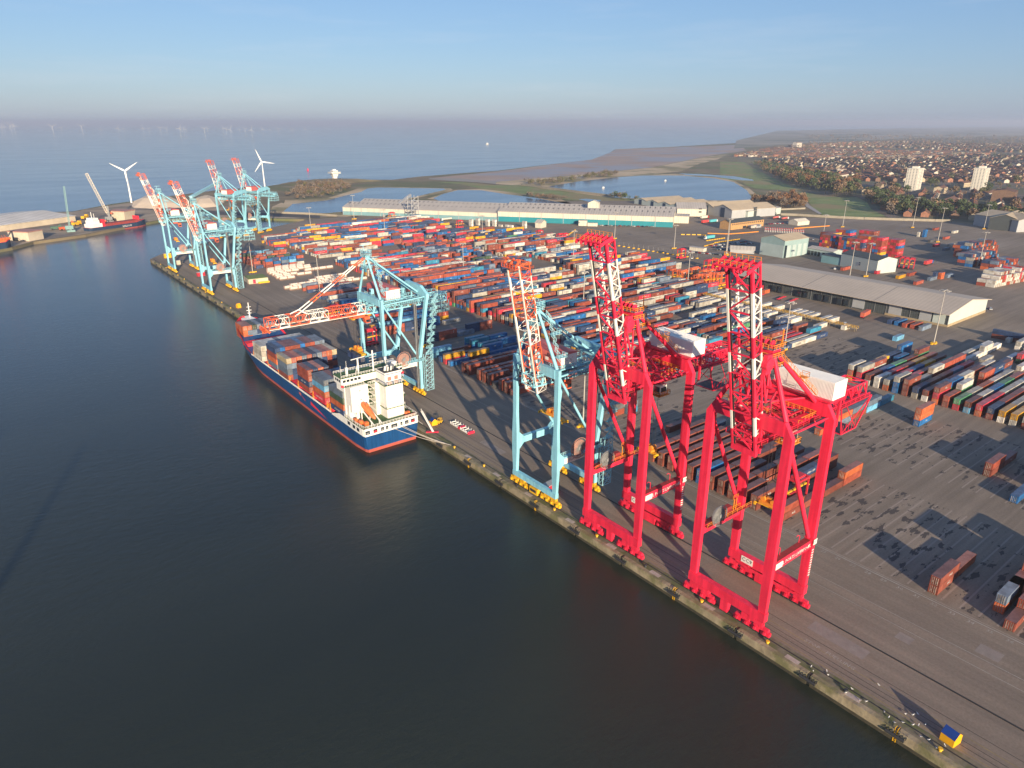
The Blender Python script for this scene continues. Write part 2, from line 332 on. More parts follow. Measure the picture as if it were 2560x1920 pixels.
# peninsula paving (left)
pen = [at('0', *p) for p in ((745, 546.5), (676, 544.5), (540, 542), (412, 547), (361, 556), (213, 585), (83, 603), (30, 617))] + [(-500, 565), (-880, 500), (-1250, 720)] + \
      [at('0', *p) for p in ((-40, 546), (20, 534.5), (181, 530), (275, 513), (398, 497), (470, 500), (560, 512), (700, 526), (820, 531), (835, 541))]
M_PEN = ground_mat('peninsula_ground', (0.27, 0.205, 0.14), (0.42, 0.33, 0.235), 0.03, c2=(0.19, 0.155, 0.125), s2=0.02)
sheet('peninsula_paving', pen, -0.1, M_PEN)
def P(k, *pts, z=0): return [at(k, a, b, z) for a, b in pts]
# beach mud flats, dunes, reserve, fields
sheet('beach', P('A4', (-560, 420), (0, 365), (330, 322), (800, 265), (960, 205), (1010, 178), (1400, 165), (2045, 140), (2100, 190), (1900, 215), (1750, 240), (1300, 330), (700, 390), (0, 450), (-430, 425)), -0.12, M_MUD)
sheet('dunes', P('A4', (0, 450), (700, 392), (1300, 332), (1750, 242), (1950, 215), (1860, 262), (1700, 300), (1560, 360), (1400, 378), (1200, 392), (1020, 412), (700, 440), (420, 490), (330, 490), (0, 470)), -0.06, M_SAND)
sheet('sea_wall_path', P('A4', (-560, 420), (-300, 422), (0, 452), (0, 470), (-150, 455), (-430, 440), (-560, 430)), 0.05, paint('path_conc', (0.3, 0.27, 0.23), 0.9))
sheet('grass_field', P('A5', (0, 245), (180, 250), (260, 300), (420, 380), (560, 440), (640, 470), (770, 500), (1000, 505), (1070, 540), (1100, 590), (1200, 640), (1000, 655), (760, 640), (690, 600), (600, 480), (420, 450), (260, 440), (200, 420), (150, 390), (0, 370)), -0.02, M_GRASS)
sheet('reserve_meadow', P('A4', (0, 478), (200, 480), (500, 520), (960, 580), (1250, 605), (1100, 640), (840, 612), (620, 600), (260, 570), (0, 535), (-300, 470), (-500, 452), (-300, 452)), -0.04, M_GRASS)
sheet('town_land', P('A5', (60, 205), (300, 235), (480, 330), (640, 430), (800, 490), (1010, 500), (1090, 590), (1250, 665), (1700, 672), (2212, 735), (2800, 820), (3600, 700), (3200, 60), (2212, 70), (1500, 75), (600, 120)), -0.03, M_TOWN)
sheet('fields_far', P('A5', (100, 150), (600, 112), (1500, 68), (2212, 60), (3300, 50), (3300, -18), (2212, -12), (1100, 5), (420, 20), (120, 90)), -0.03,
      ground_mat('farm_land', (0.24, 0.23, 0.18), (0.34, 0.29, 0.23), 0.0012, c2=(0.13, 0.14, 0.10), s2=0.002))  # far fields paled in the colour, as haze would
# sandy rims and lakes
def lake(name, rim, pts, k, z=0.03):
    sheet(name+'_shore', P(k, *rim), 0.0, M_SAND)
    sheet(name, P(k, *pts), z, M_LAKE)
lake('marina_lake', ((360, 500), (440, 470), (700, 432), (1040, 402), (1200, 388), (1500, 385), (1840, 412), (1990, 440), (2120, 505), (2212, 580), (2120, 620), (1500, 600), (1000, 588), (420, 512)),
     ((410, 503), (480, 482), (700, 447), (1010, 412), (1230, 398), (1560, 398), (1830, 422), (1990, 452), (2100, 520), (2150, 590), (2120, 612), (1500, 600), (1250, 595), (1000, 580), (560, 525)), 'A4')
sheet('field_lake', P('A4', (1530, 380), (1700, 385), (2000, 405), (2150, 432), (2160, 442), (2060, 438), (1800, 405), (1600, 395)), 0.04, M_LAKE)
lake('reserve_lake', ((200, 655), (230, 570), (560, 555), (740, 500), (830, 470), (950, 462), (1540, 478), (1560, 495), (1230, 560), (800, 700), (600, 700), (420, 690)),
     ((215, 660), (290, 600), (560, 572), (720, 530), (830, 505), (880, 478), (960, 470), (1480, 478), (1500, 487), (1400, 510), (1210, 555), (900, 600), (700, 660), (560, 672), (420, 672)), 'A3')
lake('reserve_pool', ((1350, 560), (1560, 490), (1760, 480), (2000, 505), (2400, 560), (2600, 640), (2300, 640)), ((1400, 556), (1480, 520), (1600, 490), (1780, 492), (1960, 520), (2212, 552), (2560, 620), (2300, 640), (1500, 600)), 'A3')
sheet('meadow_pool', P('A4', (690, 596), (760, 592), (880, 604), (870, 614), (780, 618)), 0.02, M_LAKE)
sheet('gravel_bank', P('A3', (110, 665), (130, 620), (200, 590), (290, 610), (320, 625), (230, 655)), 0.02, M_SAND)

# haze: one closed box round camera and scene
M_HAZE, n, b = new_mat('haze_air'); n.nodes.remove(b)
pv = n.nodes.new('ShaderNodeVolumePrincipled'); pv.inputs['Density'].default_value = 1/11000.0; pv.inputs['Color'].default_value = (0.87, 0.90, 1.0, 1)
pv.inputs['Anisotropy'].default_value = 0.27
n.links.new(pv.outputs[0], n.nodes['Material Output'].inputs['Volume'])
mb = MB(); mb.box(-58000, 54000, -2900, 59000, -6.0, 165.0); tag(mb.build('haze', M_HAZE), kind='stuff')
# ================================================================ SHIP-TO-SHORE CRANES
M_RED = paint('crane_red', (0.82, 0.028, 0.070), 0.40, 0.07, 0.25, streak=0.16)
M_REDDK = paint('crane_deck_red', (0.30, 0.03, 0.03), 0.8, 0.15, 0.8)
M_WHITE = paint('white_paint', (0.78, 0.74, 0.66), 0.5, 0.06, 0.5)
M_BLUE = paint('crane_blue', (0.26, 0.56, 0.66), 0.5, 0.07, 0.25, streak=0.14)
M_BLUEL = paint('crane_blue_rail', (0.30, 0.56, 0.62), 0.55, 0.06, 1)
M_ORNG = paint('boom_orange_red', (0.72, 0.12, 0.045), 0.5, 0.10, 0.4)
M_YEL = paint('yellow_paint', (0.78, 0.42, 0.02), 0.5, 0.12, 0.8)
M_ORY = paint('orange_rail', (0.75, 0.26, 0.03), 0.5, 0.1, 1)
M_PINK = paint('house_red', (0.62, 0.14, 0.12), 0.6, 0.08, 0.5)
M_DARK = paint('dark_steel', (0.035, 0.035, 0.038), 0.6, 0.15, 1)
M_GREY = paint('grey_steel', (0.22, 0.22, 0.22), 0.5, 0.12, 1)
M_REEL = paint('reel_brown', (0.42, 0.20, 0.15), 0.6, 0.1, 1)
M_GLASS = paint('dark_glass', (0.02, 0.03, 0.04), 0.08, 0.02, 1, spec=0.8)
M_CORR = paint('corrugated_white', (0.80, 0.77, 0.72), 0.55, 0.03, 0.5)
M_ROPE = paint('rope', (0.55, 0.48, 0.42), 0.8)

def rail(mb, pts, h=1.1, r=0.05, post=2.0, mi=0):
    for p, q in zip(pts[:-1], pts[1:]):
        p = Vector(p); q = Vector(q); n = max(1, int((q-p).length/post))
        mb.bar(p+Vector((0, 0, h)), q+Vector((0, 0, h)), r*2, mi=mi); mb.bar(p+Vector((0, 0, h*0.55)), q+Vector((0, 0, h*0.55)), r*1.4, mi=mi)
        for i in range(n+1): a = p.lerp(q, i/n); mb.bar(a, a+Vector((0, 0, h)), r*1.6, mi=mi)
def bogie(mb, y0, y1, x=0.0, mi=0, mw=1):
    """a rail bogie set from y0 to y1: equaliser beams, motor boxes and wheels on the rail"""
    L = y1-y0; n = 8
    mb.bar((x, y0+L*.22, 3.2), (x, y1-L*.22, 3.2), 1.0, 1.0, mi); mb.box(x-.55, x+.55, (y0+y1)/2-.7, (y0+y1)/2+.7, 3.2, 4.4, mi)
    for k in (0.25, 0.75):
        c = y0+L*k; mb.bar((x, c-L*.19, 2.1), (x, c+L*.19, 2.1), .8, .9, mi); mb.box(x-.45, x+.45, c-.5, c+.5, 2.1, 3.3, mi)
        for j in (-.13, .13):
            d = c+L*j; mb.box(x-.5, x+.5, d-L*.11, d+L*.11, .75, 1.7, mi); mb.box(x+.5, x+1.2, d-.35, d+.35, .9, 1.6, mi); mb.box(x-1.0, x-.5, d-.3, d+.3, 1.1, 1.9, mi)
            for e in (-.055, .055): mb.tube((x-.22, d+L*e, .42), (x+.22, d+L*e, .42), .40, 10, mi=mw)
def truss(mb, p, q, side, upv, W, H, bays, band, r=0.22, rb=0.13, bold=1.0, xbot=True):
    """rectangular lattice boom from p to q; side = width direction, upv = depth direction; band(t) gives the paint at fraction t"""
    p = Vector(p); q = Vector(q); side = Vector(side); upv = Vector(upv)
    def P(t, a, b): return p.lerp(q, t) + side*(a*W/2) + upv*(b*H)
    for i in range(bays):
        t0, t1 = i/bays, (i+1)/bays; m_ = band((t0+t1)/2)
        for a in (-1, 1):
            mb.bar(P(t0, a, 0), P(t1, a, 0), r*2.2*bold, r*3.2, m_, up=upv)
            mb.bar(P(t0, a*.92, 1), P(t1, a*.92, 1), r*1.7, mi=m_)
            tm = (t0+t1)/2
            mb.bar(P(t0, a, 0), P(tm, a*.92, 1), rb*2, mi=m_); mb.bar(P(tm, a*.92, 1), P(t1, a, 0), rb*2, mi=m_)
            mb.bar(P(t0, a*.92, 1), P(t0, a, 0), rb*1.6, mi=m_)
        mb.bar(P(t0, -1, 0), P(t0, 1, 0), rb*2.4, mi=m_); mb.bar(P(t0, -.92, 1), P(t0, .92, 1), rb*2.2, mi=m_)
        s = 1 if i % 2 else -1
        mb.bar(P(t0, -s*.92, 1), P(t1, s*.92, 1), rb*1.8, mi=m_)
        if xbot: mb.bar(P(t0, s, 0), P(t1, -s, 0), rb*1.8, mi=m_)
    mb.bar(P(1, -1, 0), P(1, 1, 0), rb*3, mi=band(1)); mb.bar(P(1, -.92, 1), P(1, .92, 1), rb*3, mi=band(1))
    for a in (-1, 1): mb.bar(P(1, a, 0), P(1, a*.92, 1), rb*2.4, mi=band(1))

def reel(mb, c, R, mi=0, mh=1):
    c = Vector(c); n = 28
    mb.tube(c-Vector((0, .35, 0)), c+Vector((0, .35, 0)), R*.80, n, mi=mi); mb.tube(c-Vector((0, .8, 0)), c+Vector((0, .8, 0)), R*.2, 12, mi=mh)
    for i in range(n):
        a = 2*math.pi*i/n; a2 = 2*math.pi*(i+1)/n
        e = c+Vector((math.cos(a)*R, -.45, math.sin(a)*R)); e2 = c+Vector((math.cos(a2)*R, -.45, math.sin(a2)*R))
        mb.bar(c+Vector((0, -.45, 0)), e, .1, mi=mh); mb.bar(e, e2, .16, mi=mi)
def spreader(loc, key, parent=None, hl=5.9):
    """yellow container spreader with headblock, long axis along the quay"""
    e = MB(); e.bar((0, -hl+.3, 0), (0, hl-.3, 0), .9, .6)
    for s in (-1, 1): e.bar((-1.2, s*hl, 0), (1.2, s*hl, 0), .5, .6); e.box(-1.3, -.9, s*hl-.25, s*hl+.25, -.6, 0); e.box(.9, 1.3, s*hl-.25, s*hl+.25, -.6, 0)
    for s in (-1, 1): e.bar((-.8, s*1.5, .2), (-.8, s*(hl-.7), .2), .3); e.bar((.8, s*1.5, .2), (.8, s*(hl-.7), .2), .3)
    o = e.build('spreader', M_YEL, parent, loc)
    h = MB(); h.box(-1.3, 1.3, -2.2, 2.2, .5, 1.3); h.tube((-1, -1.4, 1.8), (1, -1.4, 1.8), .7, 10); h.tube((-1, 1.4, 1.8), (1, 1.4, 1.8), .7, 10); h.box(-.5, .5, -.6, .6, 1.3, 2.6)
    h.build('headblock', M_ORY, o)
    return o

def crane_red(loc, plate, label):
    g = empty('container_crane', loc); tag(g, label, 'crane', 'ship-to-shore cranes on the quay rails')
    G, T = 17.5, 56.4; yl = (-10.4, 10.4)
    for x in (0, G):
        for s in (-1, 1):
            y = s*10.3; b = MB()
            b.bar((x, y, 4.2), (x, y, 20), 1.15, 1.9, w2=1.35, h2=2.3, up=(0, 1, 0)); b.bar((x, y, 20), (x, y, T-3.4), 1.35, 2.3, w2=1.3, h2=2.1, up=(0, 1, 0))
            y1, y2 = y-s*1.05, y+s*1.05      # bevelled shoulder into the portal beam
            b.add([(x-.66, y1, T-3.4), (x-.66, y2, T-3.4), (x-.66, y2-s*2.2, T), (x-.66, y1-s*1.6, T), (x+.66, y1, T-3.4), (x+.66, y2, T-3.4), (x+.66, y2-s*2.2, T), (x+.66, y1-s*1.6, T)],
                  [(0, 1, 2, 3), (4, 5, 6, 7), (0, 1, 5, 4), (1, 2, 6, 5), (2, 3, 7, 6), (3, 0, 4, 7)])
            if x == G and s < 0:
                for i in range(11): b.box(x-.4, x+.4, y-1.2, y-1.12, 10.0+i*.75, 10.28+i*.75, 1)
            b.build('leg', [M_RED, M_WHITE], g)
        b = MB(); b.box(x-.72, x+.72, -9.2, 9.2, T-3.3, T+.01); b.build('portal_beam', M_RED, g)
        b = MB(); b.box(x-.85, x+.85, -11.4, 11.4, 4.1, 6.6)
        if x == G: b.add([(x-1.04, -9, 3.9), (x+1.04, -9, 3.9), (x+1.04, 9, 3.9), (x-1.04, 9, 3.9), (x-1.04, -5, 2.9), (x+1.04, -5, 2.9), (x+1.04, 5, 2.9), (x-1.04, 5, 2.9)], [(0, 1, 5, 4), (4, 5, 6, 7), (2, 3, 7, 6), (1, 2, 6, 5), (3, 0, 4, 7)])
        s_ = b.build('sill_beam', M_RED, g)
        if x == G:
            p = MB(); p.box(x-.92, x-.86, 3.6, 7.2, 4.5, 6.4); add_text(p, plate, 1.7, (x-.96, 5.4, 5.5), (0, -1, 0), (0, 0, 1), 1); p.build('number_plate', [M_WHITE, M_DARK], s_)
        for s in (-1, 1):
            b = MB(); bogie(b, s*10.3-3.4 if s < 0 else 10.3-6.2, s*10.3+6.2 if s < 0 else 10.3+3.4, x, 0, 1) if False else bogie(b, s*8.0-5.2, s*8.0+5.2, x, 0, 1); b.build('bogie', [M_RED, M_DARK], g)
    b = MB(); b.box(G-.8, G+.8, -2.6, 2.6, .6, 2.9); b.build('drive_cabinet', M_RED, g); b = MB(); b.box(-.7, .7, -1.1, 1.1, .8, 3.9); b.build('drive_cabinet', M_RED, g)
    for s in (-1, 1):
        b = MB(); b.box(.9, G-.9, s*10.3-.85, s*10.3+.85, 18.2, 20.6); b.box(1.2, G-1.2, s*10.3-.75, s*10.3+.8, 20.6, 20.66, 1)
        bm_ = b.build('tie_beam', [M_RED, M_REDDK], g)
        if s < 0:
            p = MB(); p.box(1.2, 4.0, -11.28, -11.21, 18.5, 20.1); p.build('white_board', M_WHITE, bm_)
            p = MB(); add_text(p, 'PEEL PORTS LIVERPOOL', 1.35, (9.3, -11.25, 19.3), (1, 0, 0), (0, 0, 1)); p.build('lettering', M_WHITE, bm_); p = MB(); p.add([(15.0, -11.24, 18.9), (15.5, -11.24, 19.0), (15.9, -11.24, 20.0), (15.5, -11.24, 19.8)], [(0, 1, 2, 3)]); p.build('emblem', M_WHITE, bm_)
            p = MB(); p.box(G-.8, G+.8, -11.75, -11.70, 19.4, 20.9); add_text(p, plate, 1.1, (G, -11.79, 20.15), (1, 0, 0), (0, 0, 1), 1); p.build('number_plate', [M_WHITE, M_DARK], bm_)
            for xx in (4.6, 13.0): p = MB(); p.bar((xx, -9.8, 20.6), (xx, -9.8, 22.6), .15); p.bar((xx, -9.8, 22.6), (xx-.9, -9.8, 23.2), .12); p.bar((xx-.9, -9.8, 23.2), (xx-1.5, -9.8, 22.9), .12); p.build('deck_lamp', M_RED, bm_)
        else:
            p = MB(); reel(p, (5.6, 8.7, 22.4), 2.9, 1, 1); p.build('cable_reel', [M_PINK, M_GREY], g)
            p = MB(); p.box(1.0, G+2.5, 8.3, 9.3, 20.3, 20.5, 1); rail(p, [(1, 8.4, 20.5), (G+2.5, 8.4, 20.5)]); rail(p, [(8, 9.6, 20.6), (G-1, 9.6, 20.6)]); p.box(10.5, 12.5, 9.4, 10.8, 20.6, 22.4, 1)
            p.bar((G-4, 9.6, 20.6), (G-4, 9.6, 24), .2); p.bar((G-3, 9.6, 20.6), (G-3, 9.6, 24), .2); rail(p, [(G-4.5, 9.6, 24), (G-2.5, 9.6, 24)]); p.build('walkway', [M_ORY, M_REDDK], g)
        b = MB(); b.tube((.2, s*10.3, T-4.5), (G-1.2, s*10.3, 21.4), .55, 12); b.build('diagonal_brace', M_RED, g)
    # trolley girder running back over the yard
    b = MB(); truss(b, (-1.5, 0, 49.6), (49, 0, 49.6), (0, 1, 0), (0, 0, 1), 6.6, 3.4, 13, lambda t: 0, .2, .11)
    for s in (-1, 1):
        b.box(-1.5, 48, s*4.3-.5, s*4.3+.5, 49.5, 49.6, 1); rail(b, [(-1.5, s*4.75, 49.6), (48, s*4.75, 49.6)], 1.1, .06, 2.4)
        b.bar((0, s*3.3, 53), (0, s*3.3, 50), .5); b.bar((G, s*3.3, 53), (G, s*3.3, 50), .5)
        b.bar((-1, s*2.4, 49.35), (49, s*2.4, 49.35), .35, .25, 2)
    b.build('trolley_girder', [M_RED, M_REDDK, M_GREY], g)
    b = MB()                                        # service basket under the rear end
    c8 = [(x, y, z) for z in (40.5, 49.5) for (x, y) in (((38.5, -3.5), (46, -3.5), (46, 3.5), (38.5, 3.5)) if z < 45 else ((34, -4.6), (49.5, -4.6), (49.5, 4.6), (34, 4.6)))]
    for i in range(4): b.bar(c8[i], c8[(i+1) % 4], .28); b.bar(c8[i+4], c8[(i+1) % 4+4], .28); b.bar(c8[i], c8[i+4], .28); b.bar(c8[i], c8[(i+1) % 4+4], .16)
    b.box(38.6, 45.9, -3.4, 3.4, 40.5, 40.65, 1)
    for i in range(5): b.bar((39+i*1.6, -3.5, 40.6), (39+i*1.6, -3.5, 43), .1)
    b.tube((46, -1.5, 50.5), (46, 1.5, 50.5), 1.2, 12); b.box(43.5, 48, -2, 2, 49.6, 50.2)
    b.build('service_basket', [M_RED, M_DARK], g)
    # machinery house on the landside beam
    h = MB(); x0, x1, y0, y1, z0, z1 = G+.7, G+6.2, -9.6, 6.0, 57.0, 61.4
    h.box(x0, x1, y0, y1, z0, z1)
    n = 46
    for i in range(n): y = y0+(y1-y0)*(i+.5)/n; h.box(x0-.09, x0, y-.07, y+.07, z0, z1-.15); h.box(x0, x1, y-.06, y+.06, z1, z1+.07)
    ho = h.build('machinery_house', M_CORR, g)
    d = MB(); d.box(x0-.14, x0-.10, 0.2, 2.4, z0+.6, z1-.8); d.box(x0-.2, x0-.14, .3, 2.3, z0+.9, z0+1.0, 1); d.build('hatch', [M_WHITE, M_DARK], ho)
    b = MB(); b.box(G-.6, G+6.2, -9.8, 5.6, 56.6, 57.1); b.bar((G+5.6, -9, 49), (G+5.6, -9, 56.8), .5); b.bar((G+5.6, 5, 49), (G+5.6, 5, 56.8), .5); b.bar((G, 7.5, T), (G, 5.3, T+1.2), 1.4); b.build('house_deck', M_RED, g)
    # A-frame mast
    b = MB(); ap = (3.0, 0, 70.5)
    for s in (-1, 1):
        b.tube((0, s*9.0, T), (ap[0]-.2, s*1.8, ap[2]), .62, 12, .5); b.tube((ap[0]+.4, s*1.8, ap[2]), (G+.3, s*6.2, T-1), .6, 12, .55)
    b.box(ap[0]-1.4, ap[0]+1.6, -2.6, 2.6, ap[2]-1.2, ap[2]+.8)
    b.bar((1.2, -6, 62.5), (1.2, 6, 62.5), .4)
    b.build('mast_frame', M_RED, g)
    b = MB()
    for z in (66.6, 69.2, 71.2): b.box(ap[0]-2.4, ap[0]+2.6, -3.2, 3.2, z, z+.08, 1); rail(b, [(ap[0]-2.4, -3.2, z), (ap[0]+2.6, -3.2, z), (ap[0]+2.6, 3.2, z), (ap[0]-2.4, 3.2, z), (ap[0]-2.4, -3.2, z)], 1.1, .07, 1.2)
    for i in range(4): y = -2.2+i*1.4; b.tube((ap[0]-1, y, 72.2), (ap[0]-1, y+.3, 72.2), .9, 10, mi=2)
    b.bar((ap[0]+1.5, -2.8, 71), (ap[0]+1.5, -2.8, 75.4), .2); b.bar((ap[0]-2, 2.6, 71), (ap[0]-2, 2.6, 74.4), .2)
    b.build('mast_platform', [M_ORY, M_GREY, M_RED], g)
    st = MB()                                       # stairs up the back stay
    for i in range(6):
        t = i/6; x = ap[0]+1.8+t*12; z = 69-t*11; st.bar((x, -2.8-t*3.4, z), (x+1.9, -3.3-t*3.4, z-1.9), .5, .1); rail(st, [(x, -3.1-t*3.4, z), (x+1.9, -3.6-t*3.4, z-1.9)], 1.0, .035, 1)
    for t in (.5,): x = ap[0]+1.8+t*12; z = 69-t*11; st.box(x-.4, x+1.2, -5.0-t*2.6, -3.2-t*2.6, z-.1, z); rail(st, [(x-.4, -5.0-t*2.6, z), (x+1.2, -5.0-t*2.6, z), (x+1.2, -3.2-t*2.6, z)], 1.1, .045, 1)
    st.build('stairway', M_ORY, g)
    # boom, raised
    A = R_(77.0); ax = Vector((-math.cos(A), 0, math.sin(A))); un = Vector((math.sin(A), 0, math.cos(A))); hp = Vector((-.6, 0, 46.5)); BL = 45.0; tip = hp+ax*BL
    def band(t): return 0 if t < .13 else 1 if t < .27 else 0 if t < .50 else 1 if t < .71 else 0 if t < .74 else 1 if t < .93 else 0
    def band2(t): return 0 if t < .07 else 1 if t < .22 else 0 if t < .40 else 1 if t < .59 else 0 if t < .66 else 1 if t < .90 else 0
    b = MB(); truss(b, hp, tip, (0, 1, 0), un, 6.0, 3.0, 9, band2, .21, .12, 1.1, xbot=False)
    for i in range(9):                               # red cross frames and diagonals of the underside
        p = hp+ax*(BL*i/9); q = hp+ax*(BL*(i+1)/9); s = 1 if i % 2 else -1
        b.bar(p+Vector((0, -3, 0)), p+Vector((0, 3, 0)), .34, mi=0); b.bar(p+Vector((0, s*3, 0)), q+Vector((0, -s*3, 0)), .3, mi=0)
    for s in (-1, 1): b.bar(hp+Vector((0, s*2.5, 0))-un*.05, tip+Vector((0, s*2.5, 0))-un*.05, .42, .2, 2, up=un)
    b.bar(hp+Vector((0, -2.0, 0))+un*3.2, tip+Vector((0, -2.0, 0))+un*3.2, .28, .2, 3)
    b.bar(hp+Vector((0, -3.3, 0)), hp+Vector((0, 3.3, 0)), .9, 1.4, 0); b.bar(hp+Vector((0, -3.3, 0))+un*1.5, hp+Vector((0, 3.3, 0))+un*1.5, .6, 1.2, 0)
    bo = b.build('boom', [M_RED, M_WHITE, M_DARK, M_ROPE], g)
    b = MB()                                        # tip platform
    for yy in (-4.2, -2.5, -.9, .9, 2.5, 4.2): b.bar(tip+ax*.6+Vector((0, yy, 0))-un*3.4, tip+ax*1.4+Vector((0, yy, 0))+un*1.2, .3, .7)
    for k in (-3.0, -1.0, 1.0): b.bar(tip+ax*1.2+Vector((0, -4.3, 0))+un*k, tip+ax*1.2+Vector((0, 4.3, 0))+un*k, .3)
    b.build('tip_platform', M_RED, bo)
    b = MB()
    for k in (-3.0, .9): rail(b, [tuple(tip+ax*1.4+Vector((0, -4.3, 0))+un*k), tuple(tip+ax*1.4+Vector((0, 4.3, 0))+un*k)], 1.1, .045, 1.4)
    b.build('tip_handrail', M_ORY, bo)
    b = MB(); p = hp+ax*BL*.49+un*3.3
    b.box(p.x-.3, p.x+1.6, -4.1, -3.1, p.z-2.2, p.z+2.2); b.tube(p+Vector((.8, -4.3, 0)), p+Vector((.8, -3.0, 0)), 1.5, 12); b.build('stay_bracket', M_RED, bo)
    # folded forestays
    for s in (-1, 1):
        b = MB(); q = hp+ax*(BL*.45)+un*3.4+Vector((0, s*3, 0)); b.tube((ap[0]-.8, s*1.9, ap[2]), (ap[0]-1.2, s*2.4, 58.5), .28, 8); b.tube((ap[0]-1.2, s*2.4, 58.5), tuple(q), .28, 8); b.build('forestay', M_RED, g)
    # trolley, driver's cab, ropes
    b = MB(); b.box(12, 17, -2.8, 2.8, 48.3, 49.1); rail(b, [(12, -2.8, 49.1), (17, -2.8, 49.1)], 1.2); t_ = b.build('trolley', M_RED, g)
    b = MB(); b.box(13.2, 16.0, -3.6, -1.2, 45.1, 48.0); b.box(13.1, 13.2, -3.4, -1.4, 45.5, 47.4, 1); b.box(13.5, 15.8, -3.66, -3.6, 45.8, 47.3, 1); b.build('operator_cab', [M_WHITE, M_GLASS], t_)
    b = MB(); rail(b, [(12.4, -4.1, 44.9), (17, -4.1, 44.9), (17, 0, 44.9), (12.4, 0, 44.9), (12.4, -4.1, 44.9)], 1.2, .07, 1.0); b.box(12.4, 17, -4.1, 0, 44.7, 44.9); b.build('cab_platform', M_ORY, t_)
    spreader((15.0, 0.5, 25.5), 0, g, 3.4)
    b = MB()
    for (x, y) in ((14.3, -1), (15.7, -1), (14.3, 2), (15.7, 2)): b.bar((x, y, 27), (x, y, 48.4), .07)
    b.build('hoist_rope', M_DARK, g)
    # boom-hinge girder cross frames and many small tubes of the mast foot
    b = MB()
    for (p, q) in (((0, -5, T), (8, 0, T)), ((0, 5, T), (8, 0, T)), ((8, 0, T), (G, -4, T)), ((8, 0, T), (G, 4, T)), ((3, -9.6, 53), (G, -9.8, 53.2)), ((3, 9.6, 53), (G, 9.8, 53.2)), ((8, -3, 53), (8, -9, 55)), ((8, -3.3, 53), (8, 3.3, 55)), ((12, -3.3, 53), (14, 3.3, 56))): b.tube(p, q, .26, 8)
    rail(b, [(1.2, -8.5, T), (1.2, 8.5, T)], 1.1, .06, 1.6, 1); rail(b, [(9, -7, 53), (16.4, -7, 53), (16.4, 3, 53)], 1.1, .06, 1.3, 1); b.box(9, 16.4, -7, -4.4, 52.8, 52.95, 0)
    b.build('bracing', [M_RED, M_ORY], g)
    b = MB(); b.bar((G+1.2, 11.6, 6), (G+1.2, 11.6, 50), .14); b.bar((G+2, 11.6, 6), (G+2, 11.6, 50), .14)
    for i in range(22): b.bar((G+1.2, 11.6, 7+i*2), (G+2, 11.6, 7+i*2), .1)
    for z in (12, 20, 28, 36, 44): b.box(G+.9, G+2.6, 10.8, 12.6, z, z+.1); rail(b, [(G+2.6, 10.8, z), (G+2.6, 12.6, z), (G+.9, 12.6, z)], 1.1, .06, 1)
    b.build('leg_ladder', M_ORY, g)
    return g

